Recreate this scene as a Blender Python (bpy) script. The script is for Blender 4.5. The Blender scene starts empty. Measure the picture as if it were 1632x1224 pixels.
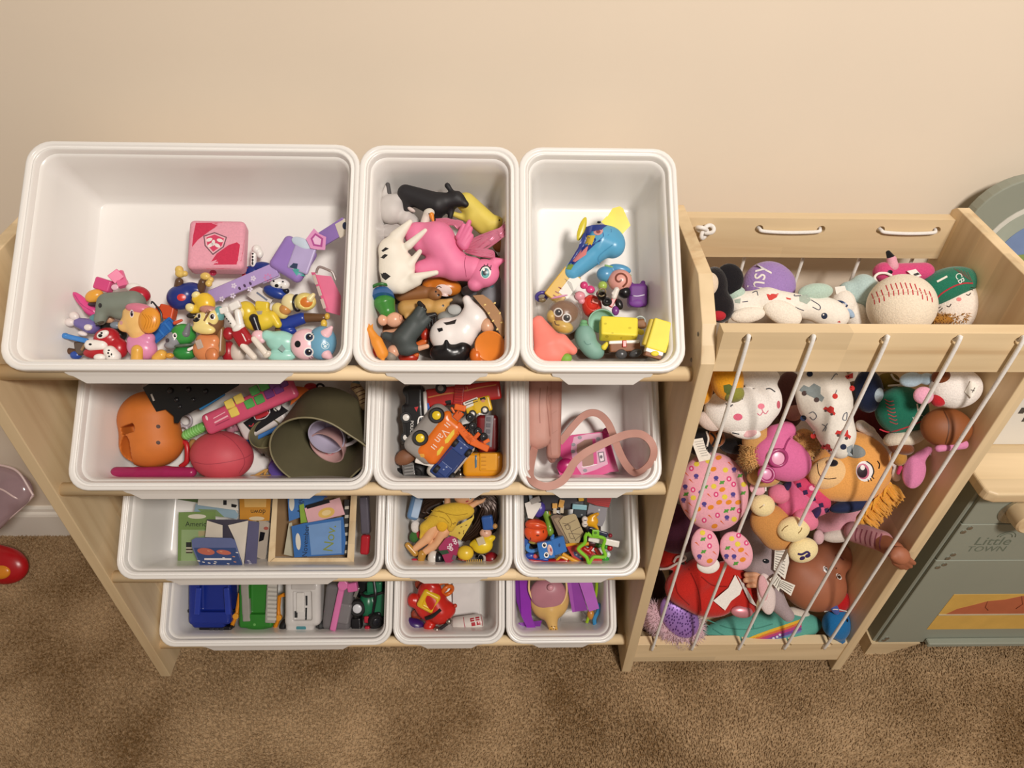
import bpy, bmesh, math, random
import numpy as np
from mathutils import Vector, Matrix
from mathutils.bvhtree import BVHTree
random.seed(7); rng = np.random.default_rng(11)
SC = bpy.context.scene; COL = SC.collection
# ---------------------------------------------------------------- camera
FPX, CX, CY = 1110.69, 816.0, 612.0
PITCH, YAW, ROLL = 0.71425, 0.03947, 0.02836
CAM = np.array([-0.24121, -0.99052, 1.29722])
cF = np.array([math.sin(YAW)*math.cos(PITCH), math.cos(YAW)*math.cos(PITCH), -math.sin(PITCH)])
_r = np.array([math.cos(YAW), -math.sin(YAW), 0.0]); _u = np.cross(_r, cF)
cR = _r*math.cos(ROLL)+_u*math.sin(ROLL); cU = -_r*math.sin(ROLL)+_u*math.cos(ROLL)
cd = bpy.data.cameras.new('camera'); cam = bpy.data.objects.new('camera', cd); COL.objects.link(cam)
cd.sensor_fit = 'HORIZONTAL'; cd.sensor_width = 36.0; cd.lens = FPX/1632*36; cd.clip_start = .02
m = Matrix.Identity(4)
for i in range(3):
    m[i][0] = cR[i]; m[i][1] = cU[i]; m[i][2] = -cF[i]; m[i][3] = CAM[i]
cam.matrix_world = m; SC.camera = cam
# ---------------------------------------------------------------- light and exposure
SC.view_settings.view_transform = 'Standard'; SC.view_settings.look = 'None'
SC.view_settings.gamma = 1; SC.view_settings.use_curve_mapping = False
SC.view_settings.exposure = 0.0
W = bpy.data.worlds.new('room_ambience'); SC.world = W; W.use_nodes = True
W.node_tree.nodes['Background'].inputs[0].default_value = (1.0, .86, .71, 1)
W.node_tree.nodes['Background'].inputs[1].default_value = 0.22
ld = bpy.data.lights.new('ceiling_lamp', 'AREA'); ld.shape = 'DISK'; ld.size = .40; ld.energy = 52; ld.color = (1.0, .93, .86)
lo = bpy.data.objects.new('ceiling_lamp', ld); COL.objects.link(lo); lo.location = (.46, -1.84, 2.42)
lo.rotation_euler = (Vector((-.1, -.2, .5))-Vector(lo.location)).to_track_quat('-Z', 'Y').to_euler()
# ---------------------------------------------------------------- materials (all procedural)
MATS = {}
def lin(h):
    if not isinstance(h, str): return tuple(h)
    h = h.lstrip('#'); o = []
    for i in (0, 2, 4):
        c = int(h[i:i+2], 16)/255; o.append(c/12.92 if c <= .04045 else ((c+.055)/1.055)**2.4)
    return tuple(o)
def M(h, kind='plastic'):
    """colour + kind -> material. kinds: plastic, matte, plush, cloth, metal, clear, sheen"""
    key = (h, kind)
    if key in MATS: return MATS[key]
    mt = bpy.data.materials.new(kind+'_'+str(h).strip('#')); mt.use_nodes = True; nt = mt.node_tree; b = nt.nodes['Principled BSDF']
    c = lin(h)
    tc = nt.nodes.new('ShaderNodeTexCoord')
    nz = nt.nodes.new('ShaderNodeTexNoise'); nt.links.new(tc.outputs['Object'], nz.inputs['Vector'])
    rp = nt.nodes.new('ShaderNodeValToRGB'); nt.links.new(nz.outputs['Fac'], rp.inputs['Fac'])
    lo_, hi_ = {'plush': (.90, 1.06), 'cloth': (.93, 1.04)}.get(kind, (.94, 1.04))
    rp.color_ramp.elements[0].position = .3; rp.color_ramp.elements[1].position = .7
    rp.color_ramp.elements[0].color = tuple(min(1, x*lo_) for x in c)+(1,); rp.color_ramp.elements[1].color = tuple(min(1, x*hi_) for x in c)+(1,)
    nt.links.new(rp.outputs['Color'], b.inputs['Base Color'])
    nz.inputs['Scale'].default_value = {'plush': 520, 'cloth': 380}.get(kind, 40)
    R = {'plastic': .30, 'matte': .58, 'plush': .95, 'cloth': .85, 'metal': .25, 'clear': .12, 'sheen': .35, 'film': .16}[kind]
    b.inputs['Roughness'].default_value = R
    if kind in ('plush', 'cloth'):
        bp = nt.nodes.new('ShaderNodeBump'); bp.inputs['Strength'].default_value = .55 if kind == 'plush' else .25; bp.inputs['Distance'].default_value = .0012
        nt.links.new(nz.outputs['Fac'], bp.inputs['Height']); nt.links.new(bp.outputs['Normal'], b.inputs['Normal'])
        b.inputs['Sheen Weight'].default_value = .3 if kind == 'plush' else .12
        b.inputs['Specular IOR Level'].default_value = .15
    if kind == 'metal': b.inputs['Metallic'].default_value = .9
    if kind == 'sheen': b.inputs['Metallic'].default_value = .35
    if kind == 'clear':
        b.inputs['Transmission Weight'].default_value = .85; b.inputs['Alpha'].default_value = .35; b.inputs['IOR'].default_value = 1.2
    if kind == 'film': b.inputs['Alpha'].default_value = .72; b.inputs['Coat Weight'].default_value = .6
    MATS[key] = mt; return mt
def wood(name, axis, tone=1.0):
    if name in MATS: return MATS[name]
    mt = bpy.data.materials.new(name); mt.use_nodes = True; nt = mt.node_tree; b = nt.nodes['Principled BSDF']; L = nt.links.new
    tc = nt.nodes.new('ShaderNodeTexCoord'); mp = nt.nodes.new('ShaderNodeMapping'); L(tc.outputs['Object'], mp.inputs['Vector'])
    sc = [34, 34, 34]; sc[axis] = 2.2; mp.inputs['Scale'].default_value = sc
    n1 = nt.nodes.new('ShaderNodeTexNoise'); n1.inputs['Scale'].default_value = 1.0; n1.inputs['Detail'].default_value = 4; n1.inputs['Distortion'].default_value = .8; L(mp.outputs['Vector'], n1.inputs['Vector'])
    mp2 = nt.nodes.new('ShaderNodeMapping'); L(tc.outputs['Object'], mp2.inputs['Vector']); s2 = [9, 9, 9]; s2[axis] = .55; mp2.inputs['Scale'].default_value = s2
    n2 = nt.nodes.new('ShaderNodeTexNoise'); n2.inputs['Scale'].default_value = 1.3; n2.inputs['Detail'].default_value = 2; n2.inputs['Distortion'].default_value = 2.2; L(mp2.outputs['Vector'], n2.inputs['Vector'])
    mx = nt.nodes.new('ShaderNodeMath'); mx.operation = 'MULTIPLY_ADD'; mx.inputs[1].default_value = .45; L(n1.outputs['Fac'], mx.inputs[0]); L(n2.outputs['Fac'], mx.inputs[2])
    rp = nt.nodes.new('ShaderNodeValToRGB'); L(mx.outputs[0], rp.inputs['Fac'])
    e = rp.color_ramp.elements; e[0].position = .42; e[0].color = tuple(x*tone for x in lin('C8A57A'))+(1,); e[1].position = .95; e[1].color = tuple(min(1, x*tone) for x in lin('EDD4AC'))+(1,)
    x = e.new(.68); x.color = tuple(x_*tone for x_ in lin('E0C79E'))+(1,)
    # glued-up strips: each board strip has its own slight tone
    mp3 = nt.nodes.new('ShaderNodeMapping'); L(tc.outputs['Object'], mp3.inputs['Vector']); s3 = [19, 19, 19]; s3[axis] = 2.6; mp3.inputs['Scale'].default_value = s3
    fl = nt.nodes.new('ShaderNodeVectorMath'); fl.operation = 'FLOOR'; L(mp3.outputs['Vector'], fl.inputs[0]); wn = nt.nodes.new('ShaderNodeTexWhiteNoise'); L(fl.outputs['Vector'], wn.inputs['Vector'])
    mr = nt.nodes.new('ShaderNodeMapRange'); mr.inputs['To Min'].default_value = .88; mr.inputs['To Max'].default_value = 1.07; L(wn.outputs['Value'], mr.inputs['Value'])
    ml = nt.nodes.new('ShaderNodeVectorMath'); ml.operation = 'SCALE'; L(rp.outputs['Color'], ml.inputs[0]); L(mr.outputs['Result'], ml.inputs['Scale'])
    L(ml.outputs['Vector'], b.inputs['Base Color']); b.inputs['Roughness'].default_value = .48
    bp = nt.nodes.new('ShaderNodeBump'); bp.inputs['Strength'].default_value = .12; bp.inputs['Distance'].default_value = .001; L(n1.outputs['Fac'], bp.inputs['Height']); L(bp.outputs['Normal'], b.inputs['Normal'])
    MATS[name] = mt; return mt
def plain(name, h, rough=.5, noise=.03, scale=8, bump=0, spec=.5):
    if name in MATS: return MATS[name]
    mt = bpy.data.materials.new(name); mt.use_nodes = True; nt = mt.node_tree; b = nt.nodes['Principled BSDF']; L = nt.links.new
    c = lin(h); tc = nt.nodes.new('ShaderNodeTexCoord'); n = nt.nodes.new('ShaderNodeTexNoise'); n.inputs['Scale'].default_value = scale; n.inputs['Detail'].default_value = 5
    L(tc.outputs['Object'], n.inputs['Vector']); rp = nt.nodes.new('ShaderNodeValToRGB'); L(n.outputs['Fac'], rp.inputs['Fac'])
    rp.color_ramp.elements[0].position = .3; rp.color_ramp.elements[1].position = .7
    rp.color_ramp.elements[0].color = tuple(x*(1-noise) for x in c)+(1,); rp.color_ramp.elements[1].color = tuple(min(1, x*(1+noise)) for x in c)+(1,)
    L(rp.outputs['Color'], b.inputs['Base Color']); b.inputs['Roughness'].default_value = rough; b.inputs['Specular IOR Level'].default_value = spec
    if bump:
        n2 = nt.nodes.new('ShaderNodeTexNoise'); n2.inputs['Scale'].default_value = scale*30; L(tc.outputs['Object'], n2.inputs['Vector'])
        bp = nt.nodes.new('ShaderNodeBump'); bp.inputs['Strength'].default_value = bump; bp.inputs['Distance'].default_value = .001; L(n2.outputs['Fac'], bp.inputs['Height']); L(bp.outputs['Normal'], b.inputs['Normal'])
    MATS[name] = mt; return mt
# ---------------------------------------------------------------- object helpers
def mk(name, V, F, mat, parent=None, loc=None, smooth=True):
    me = bpy.data.meshes.new(name); me.from_pydata(np.asarray(V, float).tolist(), [], F); me.update()
    if smooth: me.polygons.foreach_set('use_smooth', [True]*len(me.polygons))
    if mat is not None: me.materials.append(mat)
    o = bpy.data.objects.new(name, me); COL.objects.link(o)
    if parent is not None: o.parent = parent
    if loc is not None: o.location = loc
    return o
def tag(o, label, cat=None, group=None, kind=None):
    if label: o['label'] = label
    if cat: o['category'] = cat
    if group: o['group'] = group
    if kind: o['kind'] = kind
    return o
def empty(name, loc, label=None, cat=None, group=None):
    o = bpy.data.objects.new(name, None); COL.objects.link(o); o.location = tuple(map(float, loc)); o.empty_display_size = .02
    tag(o, label, cat, group); return o
def gbox(c, h, R=None, bev=.0):
    """chamfered box: centre, half sizes, optional 3x3 rotation (columns = axes)"""
    c = np.array(c, float); h = np.array(h, float); b = min(bev, h.min()*.9)
    V = []; idx = {}
    for sx in (-1, 1):
        for sy in (-1, 1):
            for sz in (-1, 1):
                s = np.array([sx, sy, sz])
                for a in range(3):
                    p = s*(h-b); p[a] = s[a]*h[a]; idx[(sx, sy, sz, a)] = len(V); V.append(p)
    F = []
    for a in range(3):
        o1, o2 = [i for i in range(3) if i != a]
        for s in (-1, 1):
            q = []
            for (i, j) in ((-1, -1), (1, -1), (1, 1), (-1, 1)):
                k = [0, 0, 0]; k[a] = s; k[o1] = i; k[o2] = j; q.append(idx[(*k, a)])
            if (s > 0) == (a == 1): q = q[::-1]
            F.append(q)
    if b > 0:
        for a in range(3):
            o1, o2 = [i for i in range(3) if i != a]
            for i in (-1, 1):
                for j in (-1, 1):
                    k = [0, 0, 0]; k[o1] = i; k[o2] = j
                    k0 = list(k); k0[a] = -1; k1 = list(k); k1[a] = 1
                    F.append([idx[(*k0, o1)], idx[(*k1, o1)], idx[(*k1, o2)], idx[(*k0, o2)]])
        for sx in (-1, 1):
            for sy in (-1, 1):
                for sz in (-1, 1): F.append([idx[(sx, sy, sz, 0)], idx[(sx, sy, sz, 1)], idx[(sx, sy, sz, 2)]])
    V = np.array(V)
    # fix winding outward
    for i, f in enumerate(F):
        p = V[f]; n = np.cross(p[1]-p[0], p[2]-p[0])
        if n @ p.mean(0) < 0: F[i] = f[::-1]
    if R is not None: V = V @ np.array(R).T
    return V+c, F
def join(*VF):
    V = []; F = []; o = 0
    for v, f in VF:
        V.append(np.asarray(v, float)); F += [[i+o for i in x] for x in f]; o += len(v)
    return np.vstack(V), F
def gtube(path, rad, n=10, caps=True):
    P = np.array(path, float); R = np.full(len(P), rad, float) if np.isscalar(rad) else np.array(rad, float)
    T = np.gradient(P, axis=0); T /= np.linalg.norm(T, axis=1)[:, None]+1e-12
    a = np.array([0, 0, 1.]) if abs(T[0][2]) < .9 else np.array([1., 0, 0])
    N = np.cross(T[0], a); N /= np.linalg.norm(N); V = []; F = []
    for i in range(len(P)):
        N = N-T[i]*(N@T[i]); N /= np.linalg.norm(N)+1e-12; B = np.cross(T[i], N)
        for k in range(n):
            t = 2*math.pi*k/n; V.append(P[i]+R[i]*(math.cos(t)*N+math.sin(t)*B))
    for i in range(len(P)-1):
        for k in range(n): F.append([i*n+k, i*n+(k+1) % n, (i+1)*n+(k+1) % n, (i+1)*n+k])
    if caps: F.append(list(range(n))[::-1]); F.append([(len(P)-1)*n+k for k in range(n)])
    return np.array(V), F
def bez(pts, n=8):
    """Catmull-Rom through points"""
    P = [np.array(p, float) for p in pts]; P = [2*P[0]-P[1]]+P+[2*P[-1]-P[-2]]; o = []
    for i in range(1, len(P)-2):
        for k in range(n):
            t = k/n; a, b, c, d = P[i-1], P[i], P[i+1], P[i+2]
            o.append(.5*((2*b)+(-a+c)*t+(2*a-5*b+4*c-d)*t*t+(-a+3*b-3*c+d)*t**3))
    o.append(P[-2]); return np.array(o)
def gprism(poly, h0, h1, frame):
    """extrude 2D polygon (list of (a,b)) along c from h0 to h1; frame(a,b,c)->xyz"""
    n = len(poly); V = [frame(a, b, h0) for a, b in poly]+[frame(a, b, h1) for a, b in poly]
    F = [list(range(n))[::-1], list(range(n, 2*n))]+[[i, (i+1) % n, n+(i+1) % n, n+i] for i in range(n)]
    return np.array(V, float), F
def fixn(o):
    bm = bmesh.new(); bm.from_mesh(o.data); bmesh.ops.recalc_face_normals(bm, faces=bm.faces); bm.to_mesh(o.data); bm.free(); return o
def bevel(o, w, seg=2):
    md = o.modifiers.new('soft_edge', 'BEVEL'); md.width = w; md.segments = seg; md.limit_method = 'ANGLE'; md.angle_limit = math.radians(40); return o
# ---------------------------------------------------------------- pixel <-> place
def ray(u, v): return cF+cR*(u-CX)/FPX-cU*(v-CY)/FPX
def unproj(u, v, Z): return CAM+Z*ray(u, v)
def depth_plane(u, v, n, d): return (d-CAM@n)/(ray(u, v)@n)
TILT = 0.67204
eN = np.array([0, -math.sin(TILT), math.cos(TILT)]); eY = np.array([0, math.cos(TILT), math.sin(TILT)])
ROWS = [(-.33751, .75042, 0.0, -.0005), (-.34733, .54186, .00292, -.0008), (-.35026, .33075, .00141, .0012), (-.33726, .09729, -.00697, .0018)]
BINH = .120
def zbin(row, u, v, h):
    """camera depth where the ray meets the plane h metres above the floor of a bin of that row"""
    o = np.array([0, ROWS[row][0], ROWS[row][1]]); return depth_plane(u, v, eN, o@eN-BINH+h)
def zy(u, v, y): return depth_plane(u, v, np.array([0, 1., 0]), y)
def zz(u, v, z): return depth_plane(u, v, np.array([0, 0, 1.]), z)
# ================================================================ the setting
def carpet_mat():
    mt = bpy.data.materials.new('carpet'); mt.use_nodes = True; nt = mt.node_tree; b = nt.nodes['Principled BSDF']; L = nt.links.new
    tc = nt.nodes.new('ShaderNodeTexCoord')
    a = nt.nodes.new('ShaderNodeTexNoise'); a.inputs['Scale'].default_value = 5.5; a.inputs['Detail'].default_value = 3; L(tc.outputs['Object'], a.inputs['Vector'])
    c = nt.nodes.new('ShaderNodeTexNoise'); c.inputs['Scale'].default_value = 210; c.inputs['Detail'].default_value = 2; L(tc.outputs['Object'], c.inputs['Vector'])
    mx = nt.nodes.new('ShaderNodeMath'); mx.operation = 'MULTIPLY_ADD'; mx.inputs[1].default_value = 1.0; L(a.outputs['Fac'], mx.inputs[0]); L(c.outputs['Fac'], mx.inputs[2])
    hf = nt.nodes.new('ShaderNodeMath'); hf.operation = 'MULTIPLY'; hf.inputs[1].default_value = .5; L(mx.outputs[0], hf.inputs[0])
    rp = nt.nodes.new('ShaderNodeValToRGB'); L(hf.outputs[0], rp.inputs['Fac'])
    e = rp.color_ramp.elements; e[0].position = .37; e[0].color = lin('755A3B')+(1,); e[1].position = .63; e[1].color = lin('BDA17E')+(1,)
    L(rp.outputs['Color'], b.inputs['Base Color']); b.inputs['Roughness'].default_value = 1; b.inputs['Specular IOR Level'].default_value = .05
    return mt
CARPET = carpet_mat()
o = mk('floor', [(-2.6, -3, -.006), (2.2, -3, -.006), (2.2, .02, -.006), (-2.6, .02, -.006)], [(0, 1, 2, 3)], CARPET, smooth=False); tag(o, 'tan cut pile carpet floor', kind='structure')
def pile():
    sp = .0038; xs = np.arange(-1.75, 1.45, sp); ys = np.arange(-1.20, -.004, sp)
    X, Y = np.meshgrid(xs, ys); X = X.ravel(); Y = Y.ravel(); n = len(X)
    X = X+rng.uniform(-sp*.6, sp*.6, n); Y = Y+rng.uniform(-sp*.6, sp*.6, n); Y = np.minimum(Y, -.002)
    lx = rng.normal(0, .0016, n)+.0015*np.sin(X*9+Y*4); ly = rng.normal(0, .0016, n)+.0015*np.cos(Y*11-X*5); h = rng.uniform(.0045, .0075, n); r = .0021
    V = np.zeros((n, 4, 3)); a0 = rng.uniform(0, 6.28, n)
    for k in range(3):
        a = a0+k*2.0944; V[:, k, 0] = X+r*np.cos(a); V[:, k, 1] = Y+r*np.sin(a); V[:, k, 2] = -.006
    V[:, 3, 0] = X+lx; V[:, 3, 1] = np.minimum(Y+ly, -.001); V[:, 3, 2] = -.006+h
    b = (np.arange(n)*4)[:, None]
    F = np.concatenate([b+np.array([[0, 1, 3]]), b+np.array([[1, 2, 3]]), b+np.array([[2, 0, 3]])], 0)
    me = bpy.data.meshes.new('carpet_pile'); me.vertices.add(n*4); me.vertices.foreach_set('co', V.reshape(-1)); nf = len(F)
    me.loops.add(nf*3); me.loops.foreach_set('vertex_index', F.reshape(-1)); me.polygons.add(nf); me.polygons.foreach_set('loop_start', np.arange(nf)*3)
    me.update(calc_edges=True); me.materials.append(CARPET); o = bpy.data.objects.new('carpet_pile', me); COL.objects.link(o)
    tag(o, 'short tufted pile of the tan carpet', 'carpet', kind='stuff')
pile()
WALL = plain('cream_wall_paint', 'EBDCC8', .62, .02, 3, .06, .3)
V, F = gbox((-.2, .06, 1.2), (2.4, .06, 1.4)); o = mk('wall_back', V, F, WALL, smooth=False); tag(o, 'plain cream painted wall behind the shelves', kind='structure')
BASE = plain('white_trim_paint', 'EFE8DC', .4, .015, 5)
prof = [(0, -.006), (-.013, -.006), (-.013, .062), (-.011, .068), (-.007, .072), (-.006, .080), (-.003, .084), (0, .085)]
V, F = gprism(prof, -2.6, 2.2, lambda a, b, c: (c, a, b)); o = mk('baseboard_back', V, F, BASE, smooth=False); fixn(o); tag(o, 'white moulded baseboard along the cream wall', kind='structure')
# ================================================================ organizer with plush cage
XL, XM, XR, TH = -.847, .0118, .4225, .018
YF, YB = -.3433, -.079
org = empty('toy_organizer', (-.2, -.21, 0), 'pine wood toy organizer with four tiers of bins and a corded plush cage', 'organizer')
OL = np.array(org.location)
PV = wood('pine_vertical_grain', 2); PH = wood('pine_horizontal_grain', 0)
panel = [(YF, 0), (YF, .768), (-.331, .787), (-.315, .808), (-.262, .845), (YB-.01, .850), (YB, .842), (YB, 0), (-.14, 0), (-.155, .028), (-.265, .028), (-.28, 0)]
for x0 in (XL-TH, XM, XR):
    V, F = gprism([(a, b) for a, b in panel], x0, x0+TH, lambda a, b, c: np.array((c, a, b))-OL)
    # concave outline: triangulate with bmesh
    o = mk('side_panel', V, F[:], PV, org, smooth=False); fixn(o)
    bm = bmesh.new(); bm.from_mesh(o.data); bmesh.ops.triangulate(bm, faces=[f for f in bm.faces if len(f.verts) > 4]); bm.to_mesh(o.data); bm.free()
    bevel(o, .0012, 2)
PD = wood('pine_dowel', 0, 1.10)
def dowel(p0, p1, r, name='dowel', mat=PD):
    V, F = gtube([np.array(p0)-OL, np.array(p0)*.5+np.array(p1)*.5-OL, np.array(p1)-OL], r, 20); o = mk(name, V, F, mat, org); 
    return o
for (y, z, ox, g) in ROWS:
    for e, dn in ((.0030, .0252), (.1900, .1326)):
        c = np.array([0, y, z])+eY*e-eN*dn
        dowel((XL, c[1], c[2]), (XM, c[1], c[2]), .0098)
for (yy, zz_) in ((-.312, .790), (-.310, .748)):
    V, F = gtube([np.array((XM-.0006, yy, zz_))-OL, np.array((XM+.001, yy, zz_))-OL], .0030, 12); mk('screw_cap', V, F, M('8E8574', 'metal'), org)
# cage rails (holes are cut as dark recessed eyelets bored into the board)
HX = [.060, .137, .225, .312, .389]
def rail(name, x0, x1, y0, y1, z0, z1, holes, zh):
    V, F = gbox(((x0+x1)/2-OL[0], (y0+y1)/2-OL[1], (z0+z1)/2), ((x1-x0)/2, (y1-y0)/2, (z1-z0)/2)); o = mk(name, V, F, PH, org, smooth=False)
    if holes:
        cut = join(*[gtube([(x-OL[0], y0-.01-OL[1], zh), (x-OL[0], (y0+y1)/2-OL[1], zh), (x-OL[0], y1+.01-OL[1], zh)], .0062, 14) for x in holes])
        c = mk('cutter', *cut, None); fixn(c); md = o.modifiers.new('bored_holes', 'BOOLEAN'); md.object = c; md.solver = 'EXACT'; md.operation = 'DIFFERENCE'
        c.location = (0, 0, 0); c.parent = org
        dg = bpy.context.evaluated_depsgraph_get(); me = bpy.data.meshes.new_from_object(o.evaluated_get(dg)); o.modifiers.clear(); o.data = me
        bpy.data.objects.remove(c)
    bevel(o, .0014, 2); return o
rail('front_rail', XM+TH, XR, YF+.002, YF+.020, .755, .815, HX, .804)
BHX = [.062, .142, .232, .319, .401]
rail('back_rail', XM+TH, XR, YB-.019, YB-.001, .772, .835, BHX, .818)
rail('bottom_rail', XM+TH, XR, YF+.002, YF+.020, .036, .098, HX, .092)
V, F = gbox((( XM+TH+XR)/2-OL[0], (YF+.020+YB-.001)/2-OL[1], .052), ((XR-XM-TH)/2, (YB-.001-YF-.020)/2, .006)); bevel(mk('bottom_board', V, F, PH, org, smooth=False), .001)
rail('lower_back_rail', XM+TH, XR, YB-.019, YB-.001, .060, .110, [], 0)
CORD = M('EFEBE6', 'cloth')
def cord(pts, name='elastic_cord', r=.0026, n=6):
    V, F = gtube(bez(np.array(pts)-OL, n), r, 8); return mk(name, V, F, CORD, org)
for i, x in enumerate(HX):
    xb = [.057, .131, .219, .305, .380][i]
    cord([(x, YF+.016, .803), (x, YF+.004, .804), (x-.0008, YF-.0035, .799), (x+(xb-x)*.25, YF-.004, .63), (x+(xb-x)*.5, YF-.004, .45), (x+(xb-x)*.8, YF-.004, .24), (xb, YF-.003, .099), (xb, YF+.003, .0925), (xb, YF+.014, .092)])
for a, b in ((1, 2), (3, 4)):
    cord([(BHX[a], YB-.005, .818), (BHX[a]+.001, YB-.018, .818), (BHX[a]+.007, YB-.0225, .8165), ((BHX[a]+BHX[b])/2, YB-.0228, .8150), (BHX[b]-.007, YB-.0225, .8165), (BHX[b]-.001, YB-.018, .818), (BHX[b], YB-.005, .818)])
for x in BHX[:]:
    cord([(x, YB-.004, .818), (x, YB+.004, .817), (x, YB+.0040, .79), (x-.001, YB+.004, .45), (x-.002, YB+.004, .2), (x-.002, YB+.004, .112), (x-.002, YB-.006, .105)])
kn = np.array((BHX[0], YB-.026, .818))
th = np.linspace(0, 2*math.pi, 60); kp = [kn+np.array((.0050*(math.sin(t)+1.6*math.sin(2*t)), .0040*(-math.sin(3*t)), .0042*(math.cos(t)-1.6*math.cos(2*t)))) for t in th]
V, F = gtube(np.array(kp)-OL, .0030, 8); mk('cord_knot', V, F, CORD, org)
# ================================================================ bins
BIN = plain('white_bin_plastic', 'F1EEEA', .26, .01, 6)
def rrect(w, d, r, n=6):
    o = []
    for (sx, sy, a0) in ((1, 1, 0), (-1, 1, 90), (-1, -1, 180), (1, -1, 270)):
        for k in range(n+1):
            a = math.radians(a0+90*k/n); o.append((sx*(w-r)+r*math.cos(a), sy*(d-r)+r*math.sin(a)))
    return o
def loft(loops, w, d, close0=False, close1=False, r0=.030):
    V = []; F = []; n = None
    for (ins, h) in loops:
        pts = rrect(w-ins, d-ins, max(r0-ins*.62, .008)); n = len(pts); V += [(x, y, h) for x, y in pts]
    for i in range(len(loops)-1):
        for k in range(n): F.append([i*n+k, i*n+(k+1) % n, (i+1)*n+(k+1) % n, (i+1)*n+k])
    if close0: F.append(list(range(n))[::-1])
    if close1: F.append([(len(loops)-1)*n+k for k in range(n)])
    return np.array(V), F
RIM = [(.0028, -.0135), (.0008, -.0140), (0, -.0125), (0, -.004), (.0007, -.0016), (.0022, -.0003), (.0042, 0), (.0078, 0), (.0094, -.0007), (.0104, -.0028), (.0122, -.0034), (.0138, -.0024), (.0150, -.0010), (.0166, -.0008), (.0180, -.0022), (.0190, -.0050), (.0204, -.0085)]
BODY_IN = [(.01306, -.0085), (.0165, -.040), (.0240, -.095), (.0268, -.112), (.0300, -.1180), (.0360, -.1200)]
BODY_OUT = [(.0030, -.0120), (.0045, -.0060), (.0140, -.0102), (.0168, -.0135), (.0190, -.040), (.0265, -.097), (.0292, -.1150), (.0335, -.1215), (.0400, -.1225)]
RIM = [(a*.64, b) for a, b in RIM]
SW, LW = .206, .4219; BL = .300
BROT = Matrix(((1, 0, 0), (0, eY[1], eN[1]), (0, eY[2], eN[2])))
def storage_bin(row, x0, w, label):
    y, z = ROWS[row][:2]; c = np.array([x0+w/2, y, z])+eY*BL/2
    root = empty('storage_bin', c, label, 'storage bin', 'white bins on the organizer'); root.rotation_euler = BROT.to_euler()
    hw, hd = w/2, BL/2
    b1 = loft(BODY_IN, hw, hd, close1=True); b2 = loft(BODY_OUT, hw, hd, close1=True)
    o = mk('bin_body', *join(b1, (b2[0], [f[::-1] for f in b2[1]])), BIN, root)
    mk('bin_rim', *loft(RIM, hw, hd), BIN, root)
    a = hw*.62; t = hw*.40
    if w > .3: a, t = hw*.66, hw*.56
    pl = [(-a, -.011), (a, -.011), (a*.97, -.016), (t+.012, -.0175), (t, -.0265), (-t, -.0265), (-t-.012, -.0175), (-a*.97, -.016)]
    V, F = gprism(pl, -hd+.0002, -hd+.0030, lambda p, q, r: (p, r-max(0, -q-.012)*.80, q)); h = mk('handle_lip', V, F, BIN, root, smooth=False); fixn(h); bevel(h, .0008)
    return root
names = [('toy puppies', 'farm animals', 'small sea toys'), ('pretend kitchen toys', 'toy cars', 'a pink purse'), ('flash cards', 'dolls', 'odd small plastic toys'), ('toy trucks', 'a red toy car', 'purple toy ramps')]
tier = ['top tier', 'second tier', 'third tier', 'bottom tier']
for r in range(4):
    ox, g = ROWS[r][2], ROWS[r][3]; nm = names[r]
    s2 = ox-SW; s1 = s2-g-SW; l = s1-g-LW
    storage_bin(r, l, LW, 'wide white plastic bin of %s on the %s' % (nm[0], tier[r]))
    storage_bin(r, s1, SW, 'narrow white plastic bin of %s on the %s' % (nm[1], tier[r]))
    storage_bin(r, s2, SW, 'narrow white plastic bin holding %s on the %s' % (nm[2], tier[r]))
# ================================================================ signed-distance modelling kit (units: photo pixels at the toy's own distance)
def _rot(ang, rx=0, ry=0):
    a, x, y = map(math.radians, (ang, rx, ry))
    Rz = np.array([[math.cos(a), -math.sin(a), 0], [math.sin(a), math.cos(a), 0], [0, 0, 1]])
    Rx = np.array([[1, 0, 0], [0, math.cos(x), -math.sin(x)], [0, math.sin(x), math.cos(x)]])
    Ry = np.array([[math.cos(y), 0, math.sin(y)], [0, 1, 0], [-math.sin(y), 0, math.cos(y)]])
    return Rz@Rx@Ry
class Ctx:
    def __init__(s, u0, v0, crop):
        s.u0, s.v0 = u0, v0; s.f = FPX*crop[2]; s.X = (CX-crop[0])*crop[2]; s.Y = (CY-crop[1])*crop[2]
    def p(s, u, v, w=0):
        k = 1-w/s.f; return np.array([(u-s.X)*k-(s.u0-s.X), -((v-s.Y)*k)+(s.v0-s.Y), w])
    def pp(s, L): return np.array([s.p(*q) for q in L])
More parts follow.
